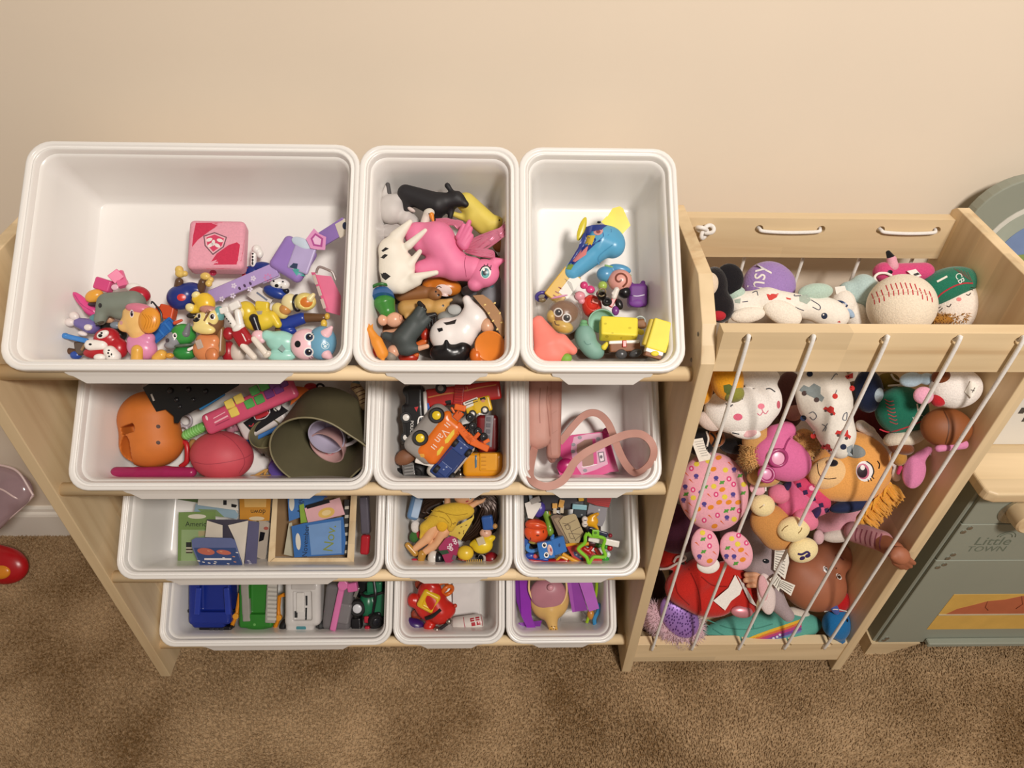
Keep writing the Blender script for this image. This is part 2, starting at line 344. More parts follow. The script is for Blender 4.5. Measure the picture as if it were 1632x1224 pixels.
def prim(cx, t):
    """-> (lo, hi, fn)"""
    k = t[0].lstrip('-')
    if k == 's':
        _, u, v, w, r = t; c = cx.p(u, v, w); return c-r, c+r, lambda P: np.linalg.norm(P-c, axis=-1)-r
    if k == 'e':
        u, v, w, a, b, d = t[1:7]; R = _rot(*(t[7:] or (0,))); c = cx.p(u, v, w); h = np.array([a, b, d], float); e = np.abs(R)@h
        def f(P):
            q = (P-c)@R; k0 = np.linalg.norm(q/h, axis=-1); k1 = np.linalg.norm(q/(h*h), axis=-1)+1e-9; return k0*(k0-1)/k1
        return c-e, c+e, f
    if k == 'c':
        u1, v1, w1, r1, u2, v2, w2, r2 = t[1:9]; a = cx.p(u1, v1, w1); b = cx.p(u2, v2, w2); ba = b-a; L = ba@ba+1e-9
        def f(P):
            h = np.clip(((P-a)@ba)/L, 0, 1); return np.linalg.norm(P-a-h[..., None]*ba, axis=-1)-(r1+(r2-r1)*h)
        return np.minimum(a-r1, b-r2), np.maximum(a+r1, b+r2), f
    if k == 'b':
        u, v, w, hx, hy, hz = t[1:7]; ang = t[7] if len(t) > 7 else 0; rd = t[8] if len(t) > 8 else 1.5; rx = t[9] if len(t) > 9 else 0; ry = t[10] if len(t) > 10 else 0
        R = _rot(ang, rx, ry); c = cx.p(u, v, w); h = np.array([hx, hy, hz], float); rd = min(rd, h.min()); e = np.abs(R)@h
        def f(P):
            q = np.abs((P-c)@R)-(h-rd); return np.linalg.norm(np.maximum(q, 0), axis=-1)+np.minimum(q.max(-1), 0)-rd
        return c-e, c+e, f
    if k == 'y':
        u, v, w, r, hh = t[1:6]; ang = t[6] if len(t) > 6 else 0; rx = t[7] if len(t) > 7 else 0; ry = t[8] if len(t) > 8 else 0; rd = t[9] if len(t) > 9 else 1
        R = _rot(ang, rx, ry); c = cx.p(u, v, w); e = np.abs(R)@np.array([r, r, hh])
        def f(P):
            q = (P-c)@R; d = np.stack([np.hypot(q[..., 0], q[..., 1])-r+rd, np.abs(q[..., 2])-hh+rd], -1)
            return np.minimum(d.max(-1), 0)+np.linalg.norm(np.maximum(d, 0), axis=-1)-rd
        return c-e, c+e, f
    if k == 't':
        u, v, w, R0, r = t[1:6]; R = _rot(*(t[6:] or (0,))); c = cx.p(u, v, w); e = np.abs(R)@np.array([R0+r, R0+r, r])
        def f(P):
            q = (P-c)@R; return np.hypot(np.hypot(q[..., 0], q[..., 1])-R0, q[..., 2])-r
        return c-e, c+e, f
    raise ValueError(k)
def surface(cx, prims, k=2.0, n=34):
    lo, hi, fs = None, None, []
    for t in prims:
        a, b, f = prim(cx, t); sub = t[0][0] == '-'; fs.append((sub, f))
        if not sub: lo = a if lo is None else np.minimum(lo, a); hi = b if hi is None else np.maximum(hi, b)
    ext = (hi-lo).max(); vs = max(ext/n, .35); lo = lo-2.2*vs-k*.3; hi = hi+2.2*vs+k*.3
    N = np.maximum(np.ceil((hi-lo)/vs).astype(int)+1, 4)
    G = np.stack(np.meshgrid(*[lo[i]+vs*np.arange(N[i]) for i in range(3)], indexing='ij'), -1)
    D = None
    for sub, f in fs:
        d = f(G)
        if D is None: D = d
        elif sub: D = np.maximum(D, -d)
        elif k > 0:
            h = np.clip(.5+.5*(d-D)/k, 0, 1); D = d*h+D*(1-h)-k*h*(1-h) if False else D*h+d*(1-h)-k*h*(1-h)
        else: D = np.minimum(D, d)
    return nets(D, lo, vs)
def nets(D, lo, vs):
    S = D < 0; nx, ny, nz = D.shape
    acc = np.zeros((nx-1, ny-1, nz-1, 3)); cnt = np.zeros((nx-1, ny-1, nz-1))
    cs = [(i, j, k) for i in (0, 1) for j in (0, 1) for k in (0, 1)]
    sl = lambda c: (slice(c[0], nx-1+c[0]), slice(c[1], ny-1+c[1]), slice(c[2], nz-1+c[2]))
    for a in range(8):
        for ax in range(3):
            c0 = cs[a]
            if c0[ax]: continue
            c1 = list(c0); c1[ax] = 1; d0 = D[sl(c0)]; d1 = D[sl(c1)]; m_ = (d0 < 0) != (d1 < 0)
            t = np.where(m_, d0/(d0-d1+1e-20), 0)
            for b in range(3): acc[..., b] += np.where(m_, (t if b == ax else c0[b]), 0)
            cnt += m_
    act = cnt > 0; idx = -np.ones(cnt.shape, int); idx[act] = np.arange(act.sum())
    cell = np.argwhere(act); V = lo+vs*(cell+acc[act]/cnt[act][:, None]); F = []
    for ax in range(3):
        a1, a2 = (ax+1) % 3, (ax+2) % 3
        s0 = [slice(None)]*3; s1 = [slice(None)]*3; s0[ax] = slice(0, -1); s1[ax] = slice(1, None)
        A = S[tuple(s0)]; B = S[tuple(s1)]; E = np.argwhere(A != B)
        E = E[(E[:, a1] > 0) & (E[:, a2] > 0) & (E[:, a1] < D.shape[a1]-1) & (E[:, a2] < D.shape[a2]-1)]
        if not len(E): continue
        fl = A[tuple(E.T)]
        def at(d1, d2):
            e = E.copy(); e[:, a1] += d1; e[:, a2] += d2; return idx[tuple(e.T)]
        q = np.stack([at(-1, -1), at(0, -1), at(0, 0), at(-1, 0)], 1); q[~fl] = q[~fl][:, ::-1]; F.append(q)
    return V, [list(x) for x in np.concatenate(F)] if F else []
# ---- crisp meshes in the same pixel units
def m_box(cx, u, v, w, hx, hy, hz, ang=0, rx=0, ry=0, bev=1.2): return gbox(cx.p(u, v, w), (hx, hy, hz), _rot(ang, rx, ry), bev)
def m_lathe(cx, u, v, w, prof, ang=0, rx=0, ry=0, n=28, sy=1.0, spout=None):
    R = _rot(ang, rx, ry); c = cx.p(u, v, w); V = []; F = []
    for (r, h) in prof:
        for k in range(n):
            a = 2*math.pi*k/n; rr = r
            if spout: dl = (math.degrees(a)-spout[0]+180) % 360-180; rr = r*(1+spout[1]*math.exp(-(dl/spout[2])**2)*max(0, (h-spout[3])/(spout[4]-spout[3])))
            V.append(c+R@np.array([rr*math.cos(a), rr*sy*math.sin(a), h]))
    for i in range(len(prof)-1):
        for k in range(n): F.append([i*n+k, i*n+(k+1) % n, (i+1)*n+(k+1) % n, (i+1)*n+k])
    mr = max(r for r, h in prof)
    if min(prof[0][0], prof[-1][0]) > .7*mr: F += [[(len(prof)-1)*n+k, (len(prof)-1)*n+(k+1) % n, (k+1) % n, k] for k in range(n)]
    else: F.append(list(range(n))[::-1]); F.append([(len(prof)-1)*n+k for k in range(n)])
    return np.array(V), F
def m_tube(cx, pts, r, n=8, cr=6): return gtube(bez(cx.pp(pts), cr) if len(pts) > 2 and cr > 1 else cx.pp(pts), r if np.isscalar(r) else np.interp(np.linspace(0, 1, (len(pts)-1)*cr+1 if len(pts) > 2 and cr > 1 else len(pts)), np.linspace(0, 1, len(r)), r), n)
def m_prism(cx, poly, w0, w1):
    n = len(poly); g = lambda q, w: cx.p(q[0], q[1], w+(q[2] if len(q) > 2 else 0))
    a = sum(poly[i][0]*poly[(i+1) % n][1]-poly[(i+1) % n][0]*poly[i][1] for i in range(n))
    if a > 0: poly = poly[::-1]
    V = [g(q, w0) for q in poly]+[g(q, w1) for q in poly]
    F = [list(range(n))[::-1], list(range(n, 2*n))]+[[i, (i+1) % n, n+(i+1) % n, n+i] for i in range(n)]
    return np.array(V), F
def m_ribbon(cx, pts, hw, th, cr=6, lean=35):
    """strap: path pts (u,v,w), half width hw across; width direction per point optional 4th..6th = pixel direction"""
    P = bez([cx.p(*q[:3]) for q in pts], cr); D = bez([np.array(q[3:6]) if len(q) > 5 else np.array([0, 0, 1.]) for q in pts], cr); V = []; F = []
    T = np.gradient(P, axis=0); T /= np.linalg.norm(T, axis=1)[:, None]
    auto = len(pts[0]) < 6; ln = math.radians(lean)
    for p, d, t in zip(P, D, T):
        if auto: q = np.cross(t, np.array([0, 0, 1.])); q /= np.linalg.norm(q)+1e-9; d = q*math.cos(ln)+np.array([0, 0, math.sin(ln)])
        d = d-t*(d@t); d = d/(np.linalg.norm(d)+1e-9); nn = np.cross(t, d)
        V += [p-d*hw-nn*th, p+d*hw-nn*th, p+d*hw+nn*th, p-d*hw+nn*th]
    m_ = len(P)
    for i in range(m_-1):
        for k in range(4): F.append([i*4+k, i*4+(k+1) % 4, i*4+4+(k+1) % 4, i*4+4+k])
    F += [[3, 2, 1, 0], [m_*4-4, m_*4-3, m_*4-2, m_*4-1]]; return np.array(V), F
FONTC = {}
def text_mesh(s):
    if s in FONTC: return FONTC[s]
    cu = bpy.data.curves.new('t', 'FONT'); cu.body = s; cu.align_x = 'CENTER'; cu.align_y = 'CENTER'; cu.resolution_u = 3; ob = bpy.data.objects.new('t', cu); COL.objects.link(ob)
    dg = bpy.context.evaluated_depsgraph_get(); me = bpy.data.meshes.new_from_object(ob.evaluated_get(dg))
    V = np.array([v.co[:2] for v in me.vertices]); F = [list(p.vertices) for p in me.polygons]; bpy.data.objects.remove(ob); FONTC[s] = (V, F); return V, F
CRISP = {'B': m_box, 'L': m_lathe, 'T': m_tube, 'P': m_prism, 'R': m_ribbon}
AUTO = {'iris': 'eye', 'pupil': 'eye', 'eye_glint': 'eye', 'iris_light': 'eye', 'lid': 'eye', 'tag_text': 'sewn_tag', 'tag_print': 'sewn_tag', 'hubcap': 'tyre', 'lens': 'goggle', 'label_text': 'sleeve_label', 'ear_lining': 'ear', 'ear_crease': 'ear', 'lining': 'ear', 'wheel_print': 'car_print',
        'badge_field': 'badge_rim', 'badge_heart': 'badge_rim', 'badge_mark': 'badge_rim', 'cap_badge_field': 'cap_badge', 'paw_print': 'cap_badge', 'pipe_top': 'pipe', 'rose_hole': 'rose', 'lid_knob': 'lid', 'lid_rim': 'lid', 'seed': 'shell', 'sequin': 'sequin_dome', 'gold_pattern': 'gold_skirt', 'sticker_star': 'sticker', 'helmet_lining': 'helmet', 'cap_trim': 'cap', 'cap_stripe': 'cap', 'tread_bar': 'tread', 'rung': 'ladder', 'flower_petal': 'strap', 'strap_hole': 'strap', 'grip_hole': 'grip', 'beak_tip': 'beak', 'snow_print': 'sweater_band', 'sleeve_stripe': 'sleeve', 'nose_badge': 'nose', 'hood_stripe': 'hood', 'buckle_hole': 'strap_end', 'dial_stripe': 'watch_dial', 'key_ring': 'red_key'}
class Toy:
    """one thing, authored in photo pixels: ref pixel (u0,v0) at camera depth Z"""
    def __init__(s, name, label, cat, crop, u0, v0, Zf, group=None):
        s.cx = Ctx(u0, v0, crop); U, V_ = crop[0]+u0/crop[2], crop[1]+v0/crop[2]; Z = Zf(U, V_) if callable(Zf) else Zf
        s.s = Z/s.cx.f; s.Z = Z; s.base = unproj(U, V_, Z); s.B = np.stack([cR, cU, -cF]); s.name = name; s.meta = (label, cat, group)
        s.root = None; s.tv = []; s.tf = []; s.off = 0; s.parts = []; s.bvh = None
    def add(s, name, mat, *items, k=2.0, n=None, parent=None, smooth=True, label=None):
        sd = [t for t in items if t[0].lstrip('-') in ('s', 'e', 'c', 'b', 'y', 't')]; VF = []
        if sd:
            ext = max(max(abs(x) for x in t[4:7]) for t in sd if len(t) > 4)
            VF.append(surface(s.cx, sd, k, n or (40 if ext > 26 else 30 if ext > 9 else 22)))
        crisp = [t for t in items if t[0] in CRISP]
        for t in crisp: VF.append(CRISP[t[0]](s.cx, *t[1:]))
        V, F = join(*VF); s.tv.append(V); s.tf += [[i+s.off for i in f] for f in F]; s.off += len(V); s.bvh = None
        o = s._mk(name, V, F, mat, parent, smooth)
        if crisp: fixn(o)
        if crisp and smooth:
            try: o.data.set_sharp_from_angle(angle=math.radians(38))
            except Exception: pass
        if label: o['label'] = label
        return o
    def _mk(s, name, V, F, mat, parent, smooth=True):
        Wv = (V*s.s)@s.B
        o = mk(name, Wv, F, mat, None, None, smooth); host = AUTO.get(name)
        if parent is None and host: parent = next((q for q, pp in reversed(s.parts) if pp is None and q.name.split('.')[0] == host), None)
        s.parts.append((o, parent)); return o
    def _ray(s, uv):
        if s.bvh is None: s.bvh = BVHTree.FromPolygons([tuple(x) for x in np.vstack(s.tv)], s.tf)
        o = Vector((-(s.cx.u0-s.cx.X), s.cx.v0-s.cx.Y, s.cx.f)); W_ = []
        for u, v in uv:
            d = s.cx.p(u, v, 0)-np.array(o); h = s.bvh.ray_cast(o, Vector(d).normalized())
            W_.append(h[0].z if h[0] is not None else None)
        good = [x for x in W_ if x is not None]; md = float(np.median(good)) if good else 0.0
        return [md if x is None else x for x in W_]
    def w_at(s, u, v): return s._ray([(u, v)])[0]
    def dec(s, name, mat, kind, *a, lift=1.2, parent=None, tri=None):
        if kind == 'o':
            u, v, ra, rb = a[:4]; ang = math.radians(a[4] if len(a) > 4 else 0); uv = [(u, v)]; F = []; nr, ns = (3, 18) if max(ra, rb) > 4 else (2, 12)
            for r in range(1, nr+1):
                for k in range(ns):
                    t = 2*math.pi*k/ns; x, y = ra*r/nr*math.cos(t), rb*r/nr*math.sin(t)
                    uv.append((u+x*math.cos(ang)-y*math.sin(ang), v-(x*math.sin(ang)+y*math.cos(ang))))
            F += [[0, 1+k, 1+(k+1) % ns] for k in range(ns)]
            for r in range(nr-1): F += [[1+r*ns+k, 1+(r+1)*ns+k, 1+(r+1)*ns+(k+1) % ns, 1+r*ns+(k+1) % ns] for k in range(ns)]
        elif kind == 'p':
            P = [np.array(q, float) for q in a[0]]; D_ = []
            for i in range(len(P)):
                for t in (0, .5): D_.append(P[i]*(1-t)+P[(i+1) % len(P)]*t)
            c = sum(P)/len(P); nr = 3; ns = len(D_); uv = [tuple(c)]; F = []
            for r in range(1, nr+1): uv += [tuple(c+(d-c)*r/nr) for d in D_]
            F += [[0, 1+k, 1+(k+1) % ns] for k in range(ns)]
            for r in range(nr-1): F += [[1+r*ns+k, 1+(r+1)*ns+k, 1+(r+1)*ns+(k+1) % ns, 1+r*ns+(k+1) % ns] for k in range(ns)]
        elif kind == 'l':
            P = bez([np.array(q, float) for q in a[0]], 5) if len(a[0]) > 2 else np.array([np.array(a[0][0])*(1-t)+np.array(a[0][1])*t for t in np.linspace(0, 1, 5)])
            T = np.gradient(P, axis=0); T /= np.linalg.norm(T, axis=1)[:, None]+1e-9; hw = a[1]/2; uv = []; F = []
            for p, t in zip(P, T): nrm = np.array([-t[1], t[0]]); uv += [tuple(p-nrm*hw), tuple(p+nrm*hw)]
            F = [[2*i, 2*i+1, 2*i+3, 2*i+2] for i in range(len(P)-1)]
        elif kind == 'x':
            txt, u, v, size = a[:4]; ang = math.radians(a[4] if len(a) > 4 else 0); sx = a[5] if len(a) > 5 else 1.0; V0, F = text_mesh(txt)
            uv = [(u+size*(x*sx*math.cos(ang)-y*math.sin(ang)), v-size*(x*sx*math.sin(ang)+y*math.cos(ang))) for x, y in V0]
        W_ = s._ray(uv); V = np.array([s.cx.p(u, v, w+lift) for (u, v), w in zip(uv, W_)])
        # winding towards the viewer
        F = [list(f) for f in F]
        for i, f in enumerate(F):
            p = V[f]; nn = np.cross(p[1]-p[0], p[2]-p[0])
            if nn[2] < 0: F[i] = f[::-1]
        return s._mk(name, V, F, mat, parent, True)
    def fur(s, mat, length, count, rad=.7, box=None, name='fur', droop=(0, 0, 0), parent=None):
        V = np.vstack(s.tv); F = [f for f in s.tf]; C = np.array([V[f].mean(0) for f in F]); N = np.array([np.cross(V[f[1]]-V[f[0]], V[f[2]]-V[f[0]]) for f in F]); A = np.linalg.norm(N, axis=1)+1e-9; N = N/A[:, None]
        ok = N[:, 2] > -.5
        if box is not None:
            c0 = s.cx.p(box[0], box[1], 0); ok &= (np.abs(C[:, 0]-c0[0]) < box[2]) & (np.abs(C[:, 1]-c0[1]) < box[3])
        p = np.where(ok, A, 0); p /= p.sum(); ii = rng.choice(len(F), count, p=p); VV = []; FF = []
        for i in ii:
            d = N[i]+rng.normal(0, .35, 3)+np.array(droop); d /= np.linalg.norm(d); L = length*rng.uniform(.6, 1.15); c = C[i]+rng.normal(0, 1, 3); t = np.cross(d, rng.normal(0, 1, 3)); t /= np.linalg.norm(t)+1e-9; b = np.cross(d, t); o = len(VV)
            VV += [c+t*rad, c-t*rad*.5+b*rad*.87, c-t*rad*.5-b*rad*.87, c+d*L]; FF += [[o, o+1, o+3], [o+1, o+2, o+3], [o+2, o, o+3]]
        return s._mk(name, np.array(VV), FF, mat, parent, True)
    def done(s):
        label, cat, group = s.meta
        if len(s.parts) == 1:
            o = s.parts[0][0]; o.name = s.name; o.data.name = s.name; o.location = tuple(s.base); tag(o, label, cat, group); s.root = o; return o
        s.root = empty(s.name, s.base, label, cat, group)
        for o, p in s.parts: o.parent = p if p is not None else s.root
        return s.root

def Bn(row, h): return lambda u, v: zbin(row, u, v, h)
def Yp(y): return lambda u, v: zy(u, v, y)
def Zp(z): return lambda u, v: zz(u, v, z)
WHT, BLK = M('F3EFEA'), M('16151A')
def eye(t, u, v, r, iris=None, ry=None, look=(0, 0), white=True):
    ry = ry or r*1.15
    if white: t.dec('eye', WHT, 'o', u, v, r, ry, lift=1.2)
    else: t.dec('eye', BLK, 'o', u, v, r*.5, ry*.5, lift=1)
    if iris: t.dec('iris', M(iris), 'o', u+look[0], v+look[1], r*.74, ry*.74, lift=1.8)
    t.dec('pupil', BLK, 'o', u+look[0], v+look[1], r*.55, ry*.55, lift=2.4)
    if r > 14: t.dec('eye_glint', WHT, 'o', u+look[0]+r*.18, v+look[1]-ry*.22, r*.16, ry*.16, lift=3)
C1 = (80, 330, 4.708); C2 = (290, 330, 4.708); C3 = (570, 270, 3.708); C4 = (830, 310, 4.373); C5 = (100, 600, 5.829); C6 = (340, 600, 5.829); C7 = (600, 600, 6.443); C8 = (820, 600, 6.442)
D1 = (180, 780, 3.709); D2 = (610, 780, 7.771); D3 = (810, 780, 7.418); D4 = (240, 910, 4.185); D5 = (620, 910, 4.185); D6 = (1080, 320, 4.371); D7 = (1340, 300, 4.079); D8 = (1080, 580, 4.371)
E1 = (1340, 580, 4.370); E2 = (980, 800, 4.371); E3 = (1180, 800, 4.371); E4 = (1360, 720, 3.599); E5 = (0, 560, 2.267)
# ================================================================ top tier, wide bin: toy puppies and gear
G = 'toys in the wide top bin'
t = Toy('fabric_cube', 'soft pink and crimson striped fabric cube with a shield badge', 'soft toy', C2, 290, 310, Bn(0, .042), G)
t.add('cube_body', M('E9A3B4', 'cloth'), ('b', 275, 305, 0, 200, 195, 75, 3, 38, -14, 9), k=0, n=44)
CR = M('CE3A58', 'cloth')
t.dec('crimson_corner', CR, 'p', [(104, 118), (305, 116), (200, 185), (120, 245), (75, 300), (85, 210)])
t.dec('crimson_band', CR, 'p', [(180, 465), (260, 350), (350, 285), (470, 245), (455, 350), (432, 462)])
t.dec('badge_rim', M('7A5A63'), 'p', [(160, 215), (245, 188), (338, 225), (315, 300), (232, 360), (170, 290)], lift=1.6)
t.dec('badge_field', M('EFB4C0'), 'p', [(170, 221), (245, 197), (328, 230), (306, 296), (232, 348), (178, 286)], lift=2.2)
t.dec('badge_heart', M('D8486A'), 'p', [(185, 228), (245, 206), (315, 236), (298, 290), (234, 335), (190, 282)], lift=2.8)
for (u, v, a) in ((205, 245, 20), (285, 250, -15), (235, 268, 80), (215, 285, 30), (265, 288, -30)): t.dec('badge_mark', M('EDE3E0'), 'o', u, v, 24, 13, a, lift=3.4)
t.dec('seal', M('B23350'), 'o', 233, 493, 27, 22)
t.done()
# purple toy watch
t = Toy('toy_watch', 'lilac toy wristwatch with flowered strap leaning against the bin wall', 'toy watch', C2, 700, 400, Bn(0, .060), G)
LI = M('9A7CC4'); LL = M('B9A0D8')
t.add('strap', LL, ('B', 460, 572, -40, 290, 52, 9, 20.5, 0, -9, 4))
t.add('strap_patch', M('CDBFE2'), ('B', 655, 500, -28, 75, 54, 6, 20.5, 0, -9, 4))
t.add('watch_case', LI, ('b', 835, 392, 0, 138, 140, 42, -32, 60), k=0, n=44)
t.add('watch_dial', M('B7A9D4'), ('b', 905, 372, 35, 82, 118, 16, -20, 14), k=0, n=36)
t.add('dial_crest', M('C9D6E6'), ('e', 905, 275, 42, 90, 40, 14, -25), k=4)
t.dec('dial_stripe', M('57AFA8'), 'p', [(800, 430), (880, 470), (930, 520), (860, 515)])
t.dec('dial_stripe', M('33405E'), 'p', [(835, 420), (870, 425), (862, 465), (805, 452)], lift=2)
t.add('strap', LI, ('B', 1125, 195, 70, 140, 55, 9, 24, 0, -24, 4))
t.add('strap_end', M('E4DACB'), ('b', 1205, 160, 112, 50, 58, 10, 20, 9, 0, -24), k=0)
t.dec('buckle_hole', M('2A3350'), 'o', 1222, 140, 18, 28)
t.add('price_tag', M('E19AC6'), ('P', [(930, 240), (990, 160), (1030, 200), (1082, 225), (1075, 322), (1020, 320), (965, 310)], 60, 66), smooth=False)
t.dec('tag_print', M('B24F95'), 'p', [(965, 235), (1000, 195), (1060, 235), (1052, 300), (985, 290)])
t.dec('tag_print', M('EBC0DD'), 'p', [(980, 240), (1002, 212), (1045, 242), (1038, 285), (995, 278)], lift=2)
for (u, v) in ((390, 590), (535, 535), (300, 690), (510, 615), (382, 665)):
    for k in range(5): t.dec('flower_petal', M('E5DAF0'), 'o', u+13*math.cos(k*1.257), v+13*math.sin(k*1.257), 9, 7, -math.degrees(k*1.257))
for (u, v) in ((432, 610), (470, 590), (513, 573)): t.dec('strap_hole', M('54405F'), 'o', u, v, 9, 14, 30)
for k in range(8): t.dec('sun_ray', M('D58AC0'), 'o', 645+24*math.cos(k*.785), 530+24*math.sin(k*.785), 10, 6, -math.degrees(k*.785))
t.done()
t = Toy('toy_suitcase', 'small pink toy suitcase with grey handle beside the lilac watch', 'toy suitcase', C2, 1085, 660, Bn(0, .050), G)
t.add('case_shell', M('E5789A'), ('P', [(985, 505), (1120, 520), (1195, 670), (1188, 815), (1085, 785)], -60, 20), smooth=False)
t.add('case_lid', M('D9638A'), ('P', [(968, 490), (1000, 490), (1100, 770), (1085, 790)], -60, 28), smooth=False)
t.add('case_handle', M('9C8C88'), ('T', [(1008, 495, 10), (1018, 462, 20), (1040, 450, 25), (1110, 478, 25), (1130, 492, 20), (1152, 548, 10)], 10))
for (u, v) in ((1000, 545), (1030, 630), (1060, 725)): t.add('latch', M('C9B7AE'), ('b', u, v, 28, 12, 38, 6, 18, 3))
t.done()
# puppies -----------------------------------------------------------------
t = Toy('toy_figure', 'blue toy figure lying head down with brown legs in the air', 'toy figure', C1, 1000, 680, Bn(0, .045), G)
t.add('jacket', M('26357F'), ('e', 975, 680, 0, 98, 92, 70), ('e', 1070, 620, -10, 90, 55, 55, -10), k=30)
t.add('leg', M('5E4330'), ('c', 968, 560, 15, 30, 960, 610, 0, 32)); t.add('leg', M('5E4330'), ('c', 1145, 565, 15, 30, 1130, 620, 0, 32))
t.add('paw', M('E6C36A'), ('e', 968, 470, 18, 30, 30, 28), ('e', 975, 500, 22, 36, 30, 28), ('s', 1010, 500, 25, 22), k=8); t.add('paw', M('E6C36A'), ('e', 1165, 520, 18, 38, 30, 30), ('s', 1190, 575, 25, 25), ('s', 1205, 545, 25, 22), k=8)
t.dec('badge', M('D2362F'), 'o', 985, 678, 34, 27); t.done()
t = Toy('toy_puppy', 'yellow jumpsuit toy puppy with cream paws lying on its back', 'toy puppy', C2, 160, 730, Bn(0, .055), G)
t.add('body', M('EDC437'), ('e', 175, 720, 0, 72, 78, 60, 20), ('c', 110, 690, 10, 34, 160, 700, 0, 40), ('c', 80, 770, 10, 30, 140, 760, 0, 36), k=14)
t.add('paw', M('F1E3A2'), ('e', 105, 660, 25, 32, 26, 28, 30)); t.add('paw', M('F1E3A2'), ('e', 62, 755, 25, 36, 32, 28, -30)); t.add('sole', M('4B3D36'), ('e', 95, 705, 5, 28, 24, 24)); t.add('sole', M('2F2926'), ('e', 75, 815, -5, 40, 22, 24)); t.done()
t = Toy('toy_puppy', 'brown toy puppy with cream muzzle and orange vest sitting upright', 'toy puppy', C2, 190, 980, Bn(0, .055), G)
t.add('head', M('7B5638'), ('e', 215, 860, 0, 98, 108, 80), k=0, n=36); t.add('muzzle', M('EED98C'), ('e', 160, 858, 48, 72, 70, 42, 10), ('e', 165, 915, 60, 86, 40, 40, -8), ('e', 235, 830, 50, 40, 60, 34), k=14)
t.add('cap', M('C98D7F'), ('e', 205, 775, 20, 70, 36, 60, -10)); t.add('cap_side', M('69A9A9'), ('e', 275, 810, 10, 44, 66, 55, -10))
t.add('ear', M('8A6440'), ('c', 295, 920, -15, 30, 285, 1080, -25, 42)); t.add('vest', M('D98A58'), ('e', 190, 1070, -10, 105, 95, 75), ('c', 160, 1000, 0, 50, 240, 1005, 0, 50), k=14, n=36)
t.add('leg', M('CF7F4E'), ('e', 225, 1110, 55, 48, 55, 30)); t.add('badge', M('B9A79A'), ('b', 130, 1030, 62, 24, 34, 6, 20, 5))
eye(t, 228, 822, 22, '5A3A22'); eye(t, 128, 818, 14, '5A3A22', ry=24); t.dec('nose', BLK, 'o', 108, 845, 26, 17, 20); t.dec('blaze', M('7B5638'), 'p', [(190, 770), (215, 785), (170, 860), (160, 850)]); t.done()
t = Toy('toy_puppy', 'green helmeted grey toy puppy next to the brown one', 'toy puppy', C1, 985, 1010, Bn(0, .045), G)
t.add('helmet', M('3E9A45'), ('e', 1000, 955, 0, 92, 80, 70), k=0, n=34); t.add('face', M('8E8F96'), ('e', 925, 995, 25, 55, 62, 48), ('e', 900, 1040, 30, 42, 28, 38), k=10); t.add('ear', M('77787F'), ('c', 1040, 880, 40, 12, 1020, 950, 45, 30))
t.add('jacket', M('2F8A3E'), ('e', 1010, 1095, -10, 85, 55, 60)); t.add('collar', M('5E6A5E'), ('e', 1005, 1040, 20, 78, 15, 50, 6)); t.add('helmet_tip', M('D5573C'), ('c', 935, 870, 20, 14, 985, 850, 20, 10)); t.add('hat_spike', WHT, ('c', 875, 970, 30, 8, 905, 965, 30, 16)); t.add('paw', WHT, ('c', 1040, 1070, 60, 12, 1070, 1055, 60, 10))
eye(t, 935, 965, 17, None, ry=22); t.dec('nose', M('3B3B40'), 'o', 880, 1000, 14, 16); t.done()
t = Toy('toy_puppy', 'honey coloured toy puppy in pink vest facing left', 'toy puppy', C1, 700, 950, Bn(0, .055), G)
t.add('head', M('EDC078'), ('e', 655, 850, 0, 110, 105, 85), ('e', 560, 890, 20, 48, 48, 44), ('c', 665, 930, -10, 80, 670, 970, -20, 65), ('c', 600, 770, 10, 30, 590, 790, 10, 40), k=20, n=40)
t.add('ear', M('E79A35'), ('e', 745, 850, 60, 80, 98, 45, -10), n=36); t.add('helmet', M('DE7E98'), ('e', 670, 765, 15, 100, 44, 70, -8)); t.add('pink_vest', M('DE8FB8'), ('e', 690, 1055, -15, 112, 92, 80, -20), ('c', 620, 1000, 0, 40, 740, 985, 0, 45), k=14, n=36)
t.add('leg', M('E4AE4E'), ('c', 655, 1075, 55, 42, 650, 1140, 50, 40)); t.add('leg', M('E4AE4E'), ('c', 835, 1110, 0, 42, 800, 1135, 10, 36)); t.add('paw', M('D69A3A'), ('e', 895, 1115, 0, 32, 22, 26))
for i in range(5): t.dec('ear_crease', M('C87F22'), 'l', [(690+i*22, 800+i*6), (720+i*20, 850), (700+i*22, 920-i*5)], 5)
eye(t, 612, 800, 15, '8A4B7A', ry=30); t.dec('nose', M('D9A0A0'), 'o', 532, 868, 12, 16); t.done()
t = Toy('toy_puppy', 'red and white spotted toy puppy lying in the bin corner', 'toy puppy', C1, 400, 1040, Bn(0, .040), G)
t.add('cap', M('B5202B'), ('e', 425, 985, -10, 95, 80, 70, 20), ('e', 400, 1085, -10, 150, 55, 60, 5), ('e', 510, 1060, -15, 70, 80, 60), k=18, n=40); t.add('muzzle', WHT, ('c', 305, 1035, 40, 42, 395, 1035, 35, 38), ('e', 395, 955, 60, 48, 28, 22, 25), k=12)
t.add('paw', WHT, ('c', 450, 1085, 55, 45, 475, 1120, 45, 52)); t.add('paw', WHT, ('e', 375, 1128, 45, 45, 28, 36))
for (u, v, a, b) in ((375, 965, 16, 12), (385, 945, 9, 8), (300, 1030, 12, 8), (440, 1075, 9, 6), (435, 1095, 7, 8), (460, 1105, 6, 9), (442, 1120, 7, 6)): t.dec('spot', BLK, 'o', u, v, a, b)
t.done()
t = Toy('toy_puppy', 'pink faced toy puppy with blue cap and mint outfit lying sideways', 'toy puppy', C2, 880, 1030, Bn(0, .050), G)
